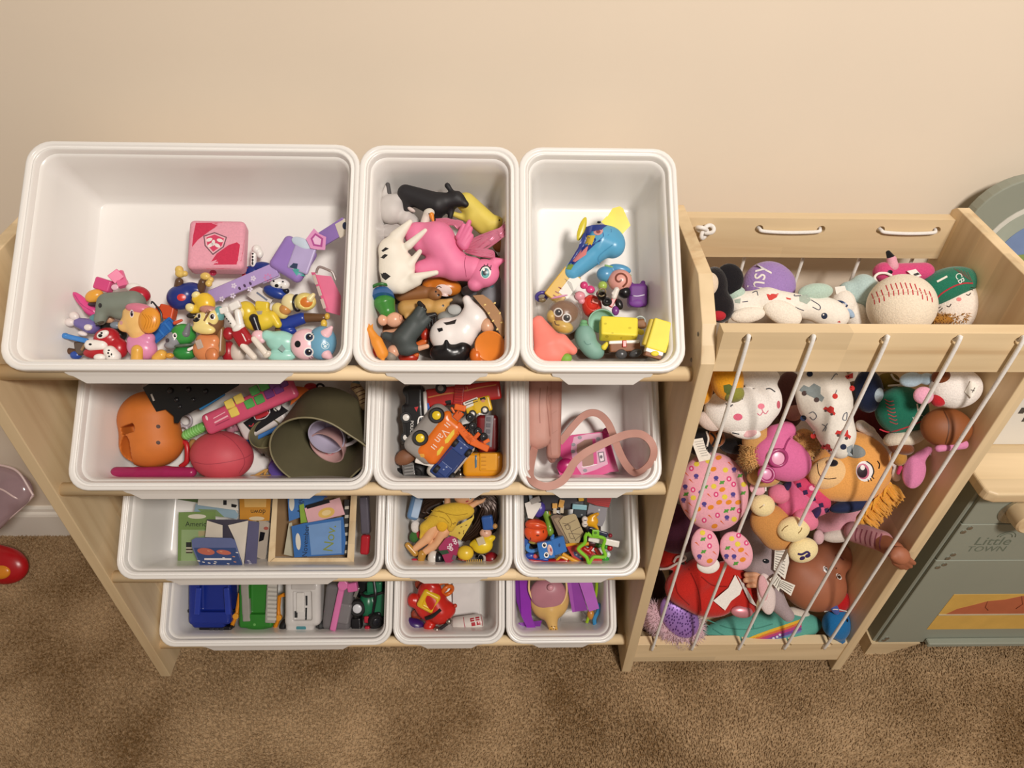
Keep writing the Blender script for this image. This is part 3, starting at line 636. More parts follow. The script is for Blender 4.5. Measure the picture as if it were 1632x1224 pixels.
t.add('head', M('F2C6CE'), ('e', 930, 1030, 10, 115, 118, 85), n=38, k=0); t.add('cap', M('6FA6C4'), ('e', 1050, 1020, 5, 108, 128, 95, -8), n=38, k=0); t.add('ear', M('F0C3CB'), ('c', 1080, 955, 45, 48, 1120, 905, 50, 14), k=2); t.add('ear', M('F0C3CB'), ('c', 1085, 1105, 45, 40, 1125, 1140, 45, 14))
t.add('outfit', M('A5DCCF'), ('e', 745, 1010, -10, 115, 82, 62, -5), ('c', 640, 965, 15, 42, 720, 990, 10, 45), ('e', 745, 1115, -10, 110, 50, 50), k=14, n=40); t.add('paw', M('F0C3CB'), ('e', 572, 968, 20, 48, 46, 42), ('s', 600, 1000, 20, 24), k=8); t.add('badge', M('8FA8A4'), ('P', [(720, 1062), (750, 1030), (778, 1065), (755, 1090)], 40, 60), smooth=False)
eye(t, 955, 975, 38, '35456B', ry=36); eye(t, 950, 1088, 38, '35456B', ry=36); t.dec('nose', BLK, 'o', 868, 1028, 23, 26); t.dec('cap_badge', M('BFDCE8'), 'o', 1075, 1038, 32, 30); t.dec('cap_badge_field', M('6FA6C4'), 'o', 1075, 1038, 26, 24, lift=1.8)
for (u, v, a) in ((1075, 1046, 12), (1062, 1030, 6), (1076, 1022, 6), (1090, 1032, 6)): t.dec('paw_print', M('DDEDF2'), 'o', u, v, a, a*.9, lift=2.4)
for (x, y) in ((985, 940), (990, 955), (965, 1140), (982, 1132)): t.dec('lash', BLK, 'l', [(x-14, y+(10 if y < 1000 else -10)), (x, y)], 4)
t.done()
t = Toy('toy_figure', 'white limbed toy figure in a red shirt lying face down', 'toy figure', C2, 460, 950, Bn(0, .060), G)
t.add('shirt', M('A51E28'), ('b', 455, 975, 0, 58, 72, 38, 32, 26), ('e', 350, 950, -20, 42, 50, 36), k=10); t.add('leg', WHT, ('c', 335, 790, 20, 22, 400, 900, 15, 26)); t.add('leg', WHT, ('c', 420, 790, 20, 26, 440, 900, 15, 28)); t.add('shoe', WHT, ('b', 320, 775, 25, 34, 24, 20, 15, 10)); t.add('shoe', WHT, ('b', 400, 740, 25, 42, 28, 22, 25, 12)); t.add('hips', WHT, ('e', 425, 905, 18, 50, 30, 34, 30))
t.add('arm', M('E9DFD3'), ('c', 460, 1040, 15, 26, 540, 1125, 10, 24)); t.add('arm', M('E9DFD3'), ('c', 540, 990, 15, 22, 625, 1095, 10, 24)); t.add('shoe', M('DDD3C6'), ('e', 640, 1105, 12, 34, 24, 22, 40))
for i in range(4): t.dec('spot', BLK, 'o', 322+i*14, 822+i*17, 7, 5, -45)
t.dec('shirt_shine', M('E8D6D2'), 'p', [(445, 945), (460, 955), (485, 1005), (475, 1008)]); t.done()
t = Toy('toy_figure', 'yellow suited toy figure with a black arm lying across the pile', 'toy figure', C2, 600, 830, Bn(0, .048), G)
t.add('suit', M('E3C53A'), ('e', 590, 850, 0, 125, 80, 60, 12), ('e', 480, 780, -10, 75, 75, 55), ('c', 680, 815, 10, 38, 720, 880, 10, 30), ('b', 605, 740, 10, 50, 32, 26, -5, 12), k=16, n=44); t.add('glove', M('1D1B20'), ('c', 540, 835, 55, 34, 572, 925, 50, 24)); t.add('ruff', M('F0E2A6'), ('e', 440, 790, 15, 48, 46, 44)); t.dec('badge', M('A9A191'), 'p', [(555, 780), (605, 778), (598, 805), (570, 808)]); t.done()
t = Toy('toy_puppy', 'cream toy puppy in a yellow helmet lying on its side', 'toy puppy', C2, 850, 740, Bn(0, .055), G)
t.add('head', M('EBDCA8'), ('e', 810, 715, 0, 62, 66, 52)); t.add('helmet', M('E6D27C'), ('e', 925, 710, 0, 82, 68, 60), ('-e', 935, 715, 48, 48, 40, 36), ('c', 720, 760, -10, 44, 760, 800, -10, 40), k=10, n=40); t.add('helmet_lining', M('D3782E'), ('e', 928, 712, 8, 62, 52, 44)); t.add('strap', BLK, ('t', 865, 720, 0, 58, 9, 0, 0, 78)); t.add('face', M('C98B4A'), ('e', 775, 770, 5, 46, 42, 44)); t.add('ear', M('E9D9A0'), ('c', 985, 660, 30, 16, 960, 690, 30, 26)); t.done()
t = Toy('toy_figure', 'blue toy figure with brown legs and yellow feet under the pink suitcase', 'toy figure', C2, 900, 860, Bn(0, .040), G)
t.add('shirt', M('27409A'), ('c', 770, 880, 0, 50, 900, 835, 0, 46), ('e', 800, 930, -10, 60, 30, 40), k=12); t.add('leg', M('6A4A30'), ('c', 930, 830, 0, 38, 1060, 830, 0, 30)); t.add('foot', M('D9B04A'), ('e', 1090, 820, 10, 20, 26, 24)); t.add('foot', M('E6C04E'), ('e', 1065, 875, 15, 24, 32, 26)); t.add('arm', M('7A5638'), ('c', 720, 920, -10, 24, 780, 925, -10, 26)); t.done()
t = Toy('toy_puppy', 'small white spotted toy puppy in blue tucked under the watch strap', 'toy puppy', C2, 720, 600, Bn(0, .036), G)
t.add('head', WHT, ('e', 715, 572, 10, 52, 42, 38), ('e', 770, 580, 5, 38, 40, 34), k=10); t.add('jacket', M('233F93'), ('e', 700, 640, -5, 92, 46, 48, -20)); t.add('boot', M('1B1C2A'), ('e', 780, 630, 0, 26, 22, 22))
for (u, v, a, b) in ((710, 590, 15, 13), (688, 556, 8, 7), (757, 560, 8, 6), (745, 600, 6, 5)): t.dec('spot', BLK, 'o', u, v, a, b)
t.done()
t = Toy('toy_figure', 'white spotted arm of a blue and red toy figure by the pink cube', 'toy figure', C2, 560, 420, Bn(0, .026), G)
t.add('arm', WHT, ('c', 535, 430, 10, 22, 540, 350, 10, 22)); t.add('hand', WHT, ('s', 560, 318, 15, 34), ('e', 585, 350, 15, 24, 34, 24), k=6); t.add('jacket', M('23357F'), ('e', 600, 450, -10, 80, 40, 40), ('e', 520, 490, -10, 60, 50, 36), k=10); t.add('trim', M('A12431'), ('b', 475, 500, 0, 14, 52, 20, -20, 6))
for i in range(4): t.dec('spot', BLK, 'o', 531, 350+i*24, 8, 7+i*2)
t.done()
t = Toy('card_scrap', 'white printed card lying under the lilac strap', 'card', C2, 590, 660, Bn(0, .022), G)
t.add('card', M('E4DDD6', 'matte'), ('B', 590, 670, 0, 90, 55, 3, -35, 0, 0, 1), smooth=False); t.dec('print', M('7A8296'), 'l', [(560, 640), (640, 700)], 14); t.done()
t = Toy('toy_puppy', 'white and red toy puppy half buried at the bin front', 'toy puppy', C2, 385, 1080, Bn(0, .030), G)
t.add('body', M('A81F2B'), ('e', 350, 1085, -10, 50, 85, 50)); t.add('belly', M('DDD0C4'), ('e', 420, 1085, -5, 62, 72, 46)); t.done()
t = Toy('toy_animal', 'grey manatee toy resting on top of the small figures', 'toy animal', C1, 500, 720, Bn(0, .050), G)
t.add('body', M('7C8479', 'matte'), ('c', 440, 725, 15, 82, 620, 720, -15, 92), ('c', 400, 770, 25, 52, 375, 845, 30, 42), ('e', 530, 800, 0, 85, 48, 50, -10), k=24, n=46); t.dec('eye', BLK, 'o', 374, 738, 14, 18); t.dec('mouth', M('4E4B40'), 'o', 372, 870, 36, 12, 15); t.done()
t = Toy('toy_person', 'tiny dark haired toy person under the grey animal', 'toy figure', C1, 440, 850, Bn(0, .030), G)
t.add('head', M('D9A987'), ('e', 440, 838, 10, 40, 34, 32)); t.add('suit', M('24211F'), ('c', 400, 880, -10, 42, 520, 960, -20, 50)); t.add('hair', M('3A2A1E'), ('e', 425, 800, 0, 46, 26, 36)); t.add('shirt', M('8A97A3'), ('e', 490, 890, 0, 42, 30, 30)); t.done()
t = Toy('toy_figure', 'translucent pink crystal toy figure at the back of the pile', 'toy figure', C1, 460, 570, Bn(0, .040), G)
t.add('body', M('D84E86'), ('b', 405, 585, 0, 62, 46, 36, -18, 14), k=4); t.add('crystal', M('E9709C'), ('B', 495, 520, 10, 42, 38, 26, 38, 20, 15, 3), ('B', 545, 575, 15, 34, 26, 22, 20, -15, 10, 3), ('B', 540, 520, -10, 18, 44, 16, 20, 0, 0, 3), smooth=False); t.add('panel', M('EFC2D2'), ('e', 485, 602, 45, 27, 22, 8)); t.done()
t = Toy('toy_figure', 'toy figure in a glossy red helmet behind the grey animal', 'toy figure', C1, 660, 640, Bn(0, .040), G)
t.add('helmet', M('B81F33'), ('e', 672, 655, 0, 78, 60, 62, -20)); t.add('crest', WHT, ('e', 625, 605, -5, 54, 36, 44)); t.add('face', M('DDB795'), ('e', 600, 652, 15, 30, 26, 26)); t.done()
t = Toy('toy_helmet_piece', 'amber yellow rounded toy piece beside the pink crystal', 'toy piece', C1, 335, 670, Bn(0, .042), G)
t.add('shell', M('EBA840'), ('e', 332, 668, 0, 68, 48, 46, 22)); t.add('visor', M('3D2630'), ('e', 335, 730, -10, 50, 20, 34)); t.done()
t = Toy('toy_wing', 'magenta leaf shaped toy wing sticking out on the left', 'toy piece', C1, 255, 730, Bn(0, .034), G)
t.add('wing', M('DE4C8E'), ('e', 255, 725, 0, 120, 34, 22, -46), ('e', 300, 770, 0, 60, 42, 26, -40), k=14, n=36); t.dec('rib', M('B93474'), 'l', [(180, 655), (240, 735), (330, 790)], 6); t.done()
t = Toy('toy_figure', 'purple toy figure with round white feet at the left', 'toy figure', C1, 250, 890, Bn(0, .036), G)
t.add('body', M('7569A8'), ('c', 220, 870, 0, 40, 310, 895, 0, 58), k=8); t.add('foot', M('EADFDC'), ('e', 182, 818, 15, 38, 32, 30, -35)); t.add('foot', M('EADFDC'), ('e', 150, 865, 15, 38, 32, 30, 0)); t.add('hand', M('EADFDC'), ('e', 285, 903, 52, 30, 24, 18)); t.add('hand', M('EADFDC'), ('e', 243, 950, 20, 36, 20, 22, -15)); t.add('scarf', M('5D8E97'), ('e', 335, 870, -10, 42, 68, 44)); t.done()
t = Toy('toy_stick', 'flat bright blue toy stick pointing left', 'toy piece', C1, 190, 990, Bn(0, .040), G)
t.add('stick', M('3B82CC'), ('b', 190, 985, 0, 98, 19, 14, -13, 9), ('s', 115, 966, 0, 22), k=6); t.done()
t = Toy('toy_figure', 'toy figure with brown boots and blue cuff in the left corner', 'toy figure', C1, 190, 1085, Bn(0, .026), G)
t.add('boot', M('5B3D28'), ('c', 120, 1080, 0, 28, 195, 1085, 0, 20)); t.add('cuff', M('2C4C9E'), ('e', 195, 1110, 0, 42, 34, 34)); t.add('coat', M('4B3A2C'), ('b', 245, 1060, -10, 45, 55, 36, 10, 14)); t.add('belt', M('8C6C44'), ('b', 250, 1050, 26, 30, 10, 6, 60, 3)); t.done()
t = Toy('toy_board', 'blue plastic toy tray wedged behind the green puppy', 'toy piece', C1, 830, 930, Bn(0, .036), G)
t.add('tray', M('2F6FBE'), ('b', 832, 935, 0, 122, 46, 14, 40, 8), ('-b', 832, 935, 14, 104, 30, 10, 40, 5), k=0, n=48); t.add('crossbar', M('3C80CC'), ('b', 830, 935, 6, 8, 40, 6, 40, 2)); t.add('crossbar', M('3C80CC'), ('b', 880, 895, 6, 8, 40, 6, 40, 2)); t.done()
t = Toy('toy_block', 'small orange red toy block behind the honey puppy', 'toy piece', C1, 880, 795, Bn(0, .034), G)
t.add('block', M('D4552F'), ('b', 885, 790, 0, 56, 54, 40, -12, 14), ('b', 830, 770, 0, 30, 24, 26, 0, 8), k=8); t.done()
t = Toy('toy_hook', 'thin black toy antenna poking up behind the honey puppy', 'toy piece', C1, 800, 780, Bn(0, .040), G)
t.add('antenna', M('25262C'), ('T', [(840, 860, 0), (830, 790, 8), (790, 735, 12), (765, 710, 14), (758, 728, 14)], [8, 8, 7, 6, 5])); t.done()
# ================================================================ top tier, middle bin: farm animals
G = 'toys in the middle top bin'
t = Toy('toy_cow', 'black toy cow standing at the back of the animal bin', 'toy animal', C3, 430, 190, Bn(0, .070), G)
t.add('body', M('1E1C1F', 'matte'), ('c', 285, 140, 0, 50, 470, 210, 0, 72), ('c', 500, 190, 5, 52, 590, 180, 12, 42), ('c', 585, 170, 14, 42, 638, 205, 18, 20), ('c', 530, 95, 10, 17, 562, 140, 12, 12), ('c', 460, 250, 0, 40, 470, 310, -15, 26), ('c', 300, 180, 0, 34, 290, 260, -20, 22), ('c', 560, 215, -5, 20, 545, 290, -20, 15), k=16, n=56)
t.add('udder', M('D8C7C0', 'matte'), ('e', 318, 238, 10, 26, 12, 14, -30)); t.dec('eye', M('3A3438'), 'o', 608, 185, 5, 5); t.done()
t = Toy('toy_elephant', 'pale grey toy elephant with raised trunk in the back corner', 'toy animal', C3, 210, 240, Bn(0, .060), G)
t.add('body', M('C9C3BF', 'matte'), ('e', 200, 235, 0, 82, 88, 66), ('e', 235, 175, 10, 48, 30, 36, 10), ('c', 290, 290, -10, 55, 345, 320, -20, 32), ('c', 160, 150, 0, 22, 175, 100, -4, 14), k=18, n=48); t.add('trunk_tip', M('4A4747', 'matte'), ('c', 178, 90, 2, 13, 188, 150, 6, 13)); t.done()
t = Toy('toy_plate', 'grey oval toy dish under the elephant', 'toy dish', C3, 195, 360, Bn(0, .050), G)
t.add('dish', M('B5AEAA'), ('e', 195, 360, 0, 88, 44, 18, 8), ('-e', 195, 352, 18, 74, 34, 16, 8), k=0, n=40); t.done()
t = Toy('toy_lion', 'shaggy yellow toy lion beside the black cow', 'toy animal', C3, 720, 260, Bn(0, .058), G)
t.add('body', M('E3CE5E', 'matte'), ('c', 640, 195, 0, 58, 780, 320, 0, 56), ('e', 820, 315, 15, 42, 40, 38), ('c', 550, 258, 10, 15, 640, 290, 0, 20), ('c', 680, 280, 0, 50, 740, 340, -10, 45), k=18, n=46); t.dec('eye', BLK, 'o', 838, 300, 5, 5); t.done()
t = Toy('toy_goose', 'small white toy goose with orange beak peeking over the pink pony', 'toy animal', C3, 415, 270, Bn(0, .085), G)
t.add('body', M('D9D2C6', 'matte'), ('c', 395, 320, -10, 26, 412, 262, 0, 24), ('e', 425, 256, 8, 30, 26, 24), k=10); t.add('beak', M('E08A2A'), ('c', 436, 268, 20, 16, 448, 312, 18, 6)); t.dec('eye', BLK, 'o', 422, 262, 4, 4); t.done()
t = Toy('toy_pony', 'big glossy pink toy pony with wings and a teal eye', 'toy animal', C3, 560, 500, Bn(0, .080), G)
t.add('body', M('EA7FA6', 'matte'), ('c', 355, 390, 0, 78, 480, 380, 0, 62), ('c', 470, 420, 0, 110, 560, 560, 0, 92), ('c', 380, 450, 10, 50, 440, 470, 0, 50), ('c', 385, 590, 15, 54, 480, 570, 10, 66), ('c', 590, 580, 5, 78, 680, 590, 15, 72), k=22, n=60)
t.add('head', M('EA7FA6', 'matte'), ('e', 745, 615, 25, 92, 84, 70, 10), ('e', 695, 685, 30, 42, 36, 44), ('c', 690, 655, 35, 30, 668, 670, 40, 16), ('c', 815, 550, 25, 32, 858, 538, 28, 12), k=16, n=46)
t.add('wing', M('E4749E', 'matte'), ('c', 610, 430, 70, 26, 660, 310, 85, 13), ('c', 620, 440, 72, 28, 665, 350, 85, 16), ('c', 630, 450, 72, 28, 668, 395, 82, 18), ('c', 600, 400, 68, 22, 625, 330, 80, 12), k=4, n=40)
hair = []
for i in range(46):
    a = rng.uniform(-1, 1); b = rng.uniform(-1, 1)
    hair.append(('T', [(650+20*a, 470+20*b, 10), (720+30*a, 440+40*b, 20+20*b), (800+20*b, 400+35*a, 30+10*a), (855+12*a, 370+30*b, 25+20*b), (880+10*b, 360+60*a, 10)], [4, 6, 5, 4, 2], 5, 4))
for i in range(34):
    a = rng.uniform(-1, 1); b = rng.uniform(-1, 1)
    hair.append(('T', [(480+20*a, 300+8*b, -10), (540+20*a, 310+18*b, 0), (600+20*b, 330+24*a, 0), (660+20*a, 400+30*b, -10)], [3, 5, 5, 3], 5, 4))
for i in range(30):
    a = rng.uniform(-1, 1); b = rng.uniform(-1, 1)
    hair.append(('T', [(660+20*a, 480+14*b, 20), (720+20*a, 490+20*b, 40), (780+20*a, 500+20*b, 30), (810, 520+10*b, 20)], [3, 6, 5, 3], 5, 4))
o = t.add('mane', M('D9839E', 'sheen'), *hair)
t.dec('eye', WHT, 'o', 757, 608, 32, 38, -10); t.dec('iris', M('3E7F86'), 'o', 755, 612, 24, 30, lift=2); t.dec('iris_light', M('6DB4B4'), 'o', 757, 630, 16, 9, lift=2.6); t.dec('pupil', M('12202A'), 'o', 752, 608, 13, 19, lift=3); t.dec('eye_glint', WHT, 'o', 745, 592, 8, 9, lift=3.6); t.dec('lash', BLK, 'l', [(722, 600), (740, 575), (770, 572), (788, 595)], 6, lift=2.2)
for (x, y) in ((745, 560), (765, 556), (785, 566)): t.dec('lash', BLK, 'l', [(x, y+18), (x+5, y)], 4, lift=2.2)
t.dec('neck_seam', M('A83E66'), 'l', [(640, 500), (632, 560), (642, 635)], 3); t.done()
t = Toy('toy_cow', 'cream toy cow with black patches lying on its back by the pony', 'toy animal', C3, 240, 560, Bn(0, .085), G)
t.add('body', M('EDE6D8', 'matte'), ('c', 205, 480, 0, 82, 215, 660, 0, 76), ('e', 235, 580, 15, 105, 110, 60), ('c', 230, 400, 10, 42, 310, 310, 20, 15), ('c', 300, 450, 30, 26, 400, 362, 40, 14), ('c', 310, 560, 40, 24, 368, 485, 50, 14), ('c', 330, 640, 40, 26, 465, 610, 45, 15), ('c', 260, 690, 10, 45, 350, 660, 25, 30), k=20, n=60)
for p in ([(140, 480), (165, 460), (185, 468), (150, 488)], [(132, 520), (160, 500), (180, 505), (155, 528)], [(135, 612), (165, 610), (195, 632), (165, 655), (145, 640)]): t.dec('patch', M('1B191B', 'matte'), 'p', p)
t.done()
t = Toy('toy_fox', 'orange toy fox with pale belly under the pink pony', 'toy animal', C3, 500, 690, Bn(0, .050), G)
t.add('body', M('C97424'), ('e', 510, 690, 0, 105, 58, 55, -10), ('e', 420, 690, 5, 40, 45, 40), k=16, n=40); t.dec('belly', M('EAD2CC'), 'o', 510, 715, 50, 34, -20); t.dec('smile', M('3A2418'), 'l', [(465, 700), (480, 690), (495, 700)], 5); t.done()
t = Toy('toy_dog', 'brown toy dog lying above the tan calf', 'toy animal', C3, 340, 730, Bn(0, .050), G)
t.add('body', M('8E5E34', 'matte'), ('c', 260, 745, 0, 38, 400, 725, 0, 42), ('e', 455, 735, 15, 45, 40, 38), ('c', 425, 705, 20, 14, 440, 690, 20, 8), ('e', 470, 750, 35, 22, 18, 18), k=12, n=44); t.dec('eye', BLK, 'o', 462, 722, 5, 6); t.dec('nose', BLK, 'o', 478, 742, 8, 7); t.done()
t = Toy('toy_calf', 'tan toy calf lying in the middle of the animal bin', 'toy animal', C3, 400, 815, Bn(0, .046), G)
t.add('body', M('CDA05A', 'matte'), ('c', 285, 820, 0, 50, 420, 810, 0, 50), ('e', 485, 815, 15, 60, 46, 42, 12), ('c', 500, 790, 20, 20, 555, 770, 20, 10), ('c', 300, 860, 15, 22, 290, 870, 25, 16), k=14, n=48); t.dec('eye', BLK, 'o', 505, 805, 7, 7); t.done()
t = Toy('toy_hippo', 'small grey toy hippo with a round nose', 'toy animal', C3, 560, 840, Bn(0, .056), G)
t.add('body', M('8F918E', 'matte'), ('e', 525, 875, -10, 55, 38, 38), ('e', 570, 835, 10, 48, 40, 38), k=14, n=36); t.add('nose', M('A9ABA9', 'matte'), ('e', 572, 830, 42, 40, 30, 12)); t.done()
t = Toy('toy_farmer', 'toy farmer in a green shirt with a blue collar lying down', 'toy figure', C3, 165, 830, Bn(0, .078), G)
t.add('shirt', M('3E8436'), ('c', 160, 790, 0, 64, 175, 835, 0, 48), k=0); t.add('collar', M('2C5C94'), ('L', 148, 750, 5, [(30, -26), (62, -26), (68, 0), (70, 22), (58, 22)], 8, 62, 0, 24)); t.add('collar_trim', M('2F6A2C'), ('t', 140, 712, 0, 58, 9, 8, 62, 0)); t.add('hand', M('DDA788'), ('e', 150, 890, 20, 30, 34, 26)); t.add('head', M('E0AA8C'), ('e', 215, 888, 15, 48, 44, 40, 15)); t.add('chin', M('C98F72'), ('e', 250, 880, 25, 16, 22, 18)); t.done()
t = Toy('toy_farmer', 'toy farmer in dark overalls lying with boots up', 'toy figure', C3, 300, 980, Bn(0, .062), G)
t.add('overalls', M('3F4747', 'matte'), ('c', 275, 1000, 10, 70, 330, 920, 5, 55), ('c', 330, 910, 5, 44, 375, 830, 0, 32), ('c', 340, 950, 5, 42, 410, 880, 0, 30), ('e', 285, 1050, 15, 62, 48, 46, 20), ('c', 300, 1070, 20, 30, 345, 1060, 20, 24), ('c', 220, 1000, 0, 34, 170, 980, 0, 26), k=16, n=52); t.add('boot', M('1D1C1D'), ('c', 378, 815, 5, 24, 365, 790, 8, 14), ('c', 370, 795, 8, 12, 400, 830, 10, 10), k=5); t.add('boot', M('1D1C1D'), ('c', 415, 870, 5, 22, 455, 858, 8, 14)); t.add('forearm', M('DCA98A'), ('c', 345, 1062, 22, 17, 410, 1045, 22, 14)); t.add('forearm', M('C79474'), ('c', 165, 965, 0, 16, 250, 955, -5, 18)); t.add('head', M('D9A488'), ('e', 212, 1075, 25, 34, 38, 32, 20)); t.add('hat', M('8E857A', 'matte'), ('e', 198, 1105, 28, 32, 34, 36, 30)); t.done()
t = Toy('toy_giraffe', 'small orange toy giraffe leaning in the front left corner', 'toy animal', C3, 110, 1010, Bn(0, .100), G)
t.add('body', M('E3902C', 'matte'), ('c', 72, 950, 10, 20, 115, 1020, 5, 30), ('c', 115, 1020, 5, 34, 145, 1085, 0, 36), ('c', 70, 945, 12, 18, 35, 960, 14, 10), ('c', 70, 935, 12, 8, 65, 912, 12, 4), ('c', 80, 935, 12, 8, 90, 915, 12, 4), ('c', 140, 1090, 5, 14, 150, 1128, 8, 10), k=10, n=44); t.done()
t = Toy('toy_tomato', 'shiny red toy tomato in the front corner', 'toy food', C3, 92, 1080, Bn(0, .075), G); t.add('fruit', M('C2281F'), ('e', 92, 1080, 0, 34, 38, 34)); t.add('stalk', M('4B7A35'), ('c', 110, 1042, 10, 6, 116, 1030, 12, 4)); t.done()
t = Toy('toy_bear', 'brown toy bear back under the dark farmer', 'toy animal', C3, 165, 965, Bn(0, .032), G); t.add('body', M('7A4A2A', 'matte'), ('e', 160, 965, 0, 62, 42, 45), ('e', 250, 900, -10, 60, 40, 40), ('s', 200, 930, 0, 40), k=14); t.done()
t = Toy('toy_crab', 'red and orange toy crab under the farmers arm', 'toy animal', C3, 340, 1070, Bn(0, .034), G); t.add('shell', M('B8321E'), ('e', 300, 1110, 0, 60, 34, 36), ('e', 398, 975, 10, 26, 46, 30), k=10); t.add('claw', M('D9692C'), ('c', 320, 1060, 8, 22, 400, 1015, 10, 20)); t.add('claw', M('D9692C'), ('c', 320, 1105, 8, 18, 350, 1095, 10, 14)); t.done()
t = Toy('toy_rake', 'black toy rake lying beside the chunky cow', 'toy tool', C3, 430, 920, Bn(0, .056), G)
t.add('tines', M('201E20'), *[('T', [(405+i*18, 870, 6), (408+i*17, 920, 10), (412+i*15, 940, 6)], 5) for i in range(4)], ('T', [(400, 872, 6), (465, 868, 6)], 6)); t.add('handle', M('2A2728'), ('T', [(430, 940, 5), (425, 1000, 0), (415, 1060, -6)], 6)); t.done()
t = Toy('toy_cow', 'chunky white toy cow with glossy black patches at the front', 'toy animal', C3, 600, 950, Bn(0, .062), G)
t.add('body', M('EFE9E6'), ('e', 535, 980, 0, 110, 105, 85), ('e', 620, 960, 5, 90, 100, 80), ('e', 690, 880, 15, 85, 85, 70), ('c', 645, 770, 30, 26, 690, 850, 20, 42), k=24, n=54); t.add('black_base', M('121013'), ('e', 545, 1085, 5, 118, 72, 84), ('e', 620, 1060, 15, 50, 55, 66), ('c', 525, 1015, 70, 14, 525, 1060, 70, 22), k=16, n=44); t.add('snout', M('D9A888'), ('e', 765, 925, 40, 40, 48, 40, 20))
for p in ([(505, 905), (540, 900), (585, 885), (575, 912), (525, 920)], [(468, 940), (500, 935), (505, 952), (480, 962)]): t.dec('patch', BLK, 'p', p)
t.done()
t = Toy('toy_taco', 'brown toy taco shell standing on edge at the right', 'toy food', C3, 790, 870, Bn(0, .080), G)
t.add('shell', M('A3774C', 'matte'), ('P', [(680, 745), (740, 740), (790, 775), (840, 840), (870, 915), (876, 960), (855, 1000), (820, 930), (760, 840)], -30, 30), smooth=False)
for (u, v) in ((752, 800), (775, 850), (810, 790), (840, 850), (850, 905), (800, 895), (825, 945)): t.add('seed', M('E1C27A'), ('e', u, v, 30, 8, 6, 4, rng.uniform(0, 90)))
t.done()
t = Toy('toy_plate', 'round orange toy plate on a cup in the front right corner', 'toy dish', C3, 783, 1045, Bn(0, .075), G)
t.add('plate', M('E0802A'), ('L', 783, 1045, 0, [(40, -14), (86, -12), (92, -6), (92, 6), (86, 10), (76, 6), (0.5, 6)], 0, 10, -8, 36)); t.add('cup', M('CC6820'), ('e', 700, 1100, -40, 40, 50, 40), ('y', 760, 1090, -70, 60, 50), k=8); t.done()
t = Toy('toy_elephant', 'grey toy elephant half hidden behind the pony head', 'toy animal', C3, 760, 760, Bn(0, .040), G); t.add('body', M('85868C', 'matte'), ('e', 790, 760, 0, 68, 85, 60), ('e', 660, 720, 0, 50, 34, 40), ('e', 840, 690, -10, 30, 50, 36), k=20); t.dec('eye', M('4A7A8A'), 'o', 792, 690, 12, 9); t.done()
t = Toy('toy_duck', 'tan toy duck behind the pony mane', 'toy animal', C3, 835, 430, Bn(0, .040), G); t.add('body', M('B8864A', 'matte'), ('e', 835, 440, 0, 40, 50, 45), ('e', 835, 600, -10, 30, 90, 45), k=14); t.dec('eye', BLK, 'o', 828, 425, 7, 6); t.done()
t = Toy('toy_animal', 'dark filler shape deep under the farm animals', 'toy animal', C3, 440, 700, Bn(0, .022), G); t.add('body', M('4E4137', 'matte'), ('e', 640, 690, 0, 80, 50, 50), ('e', 200, 740, 0, 80, 60, 50), ('c', 300, 640, -10, 60, 600, 780, -10, 70), ('e', 320, 930, -20, 120, 110, 50), ('e', 780, 560, 0, 60, 90, 50), ('e', 470, 1060, -10, 120, 60, 40), k=20, n=60); t.done()  # dark filler added for whatever can't be made out under the animals
# ================================================================ top tier, right bin: sea toys
G = 'toys in the right top bin'
t = Toy('bubble_wand', 'blue handled toy wand with yellow paddle and printed sleeve', 'toy wand', C4, 500, 420, Bn(0, .060), G)
t.add('handle', M('5AA6CF'), ('e', 610, 310, 0, 112, 92, 60, -20), ('c', 560, 330, 0, 105, 640, 360, 0, 85), ('c', 520, 390, 0, 90, 360, 540, -10, 62), k=30, n=60)
t.add('paddle', M('E8D832'), ('P', [(575, 200), (640, 95), (690, 82), (712, 95), (765, 215), (700, 285), (620, 260)], -25, 0), ('P', [(560, 190), (600, 150), (640, 170), (620, 240)], -10, 12), smooth=False); t.add('paddle', M('D9C83A'), ('e', 425, 240, -10, 26, 88, 12, -18)); t.add('stopper', BLK, ('e', 545, 193, 15, 14, 8, 12))
t.dec('printed_panel', M('2B3C86'), 'p', [(455, 225), (500, 212), (580, 208), (630, 225), (632, 260), (590, 305), (520, 345), (440, 420), (360, 500), (310, 548), (300, 535), (345, 460), (400, 370), (425, 300)])
t.dec('print_swirl', M('D99A96'), 'o', 540, 255, 34, 28, 20, lift=1.9); t.dec('print_swirl', M('8C4A4A'), 'o', 540, 258, 16, 13, lift=2.4); t.dec('print_patch', M('E3C33C'), 'p', [(465, 285), (520, 285), (495, 355), (440, 350)], lift=1.9); t.dec('print_patch', M('DE8585'), 'p', [(420, 385), (470, 360), (455, 420), (380, 470), (360, 465)], lift=1.9); t.dec('print_patch', M('7F9A40'), 'p', [(335, 475), (370, 490), (350, 525), (315, 520)], lift=1.9); t.dec('handle_ridge', M('4A93BD'), 'l', [(545, 490), (545, 430), (640, 350)], 8)
t.add('sleeve', M('D2A836'), ('B', 290, 640, -20, 70, 120, 40, -38, 0, 0, 6)); t.add('sleeve_label', M('EDE9E2', 'matte'), ('B', 345, 640, 22, 40, 82, 3, -38, 0, 0, 1))
for i in range(9): t.dec('label_text', M('6A655E'), 'l', [(330+i*9-24, 588+i*15), (380+i*4-24, 622+i*13)], 3)
for (a, b) in ((262, 645), (240, 675), (225, 700)): t.dec('sleeve_code', M('8A3A2A'), 'l', [(a, b), (a+26, b+14)], 8)
t.done()
t = Toy('toy_ball', 'pink ball toy with a brown spiral on a blue base', 'toy figure', C4, 650, 590, Bn(0, .040), G)
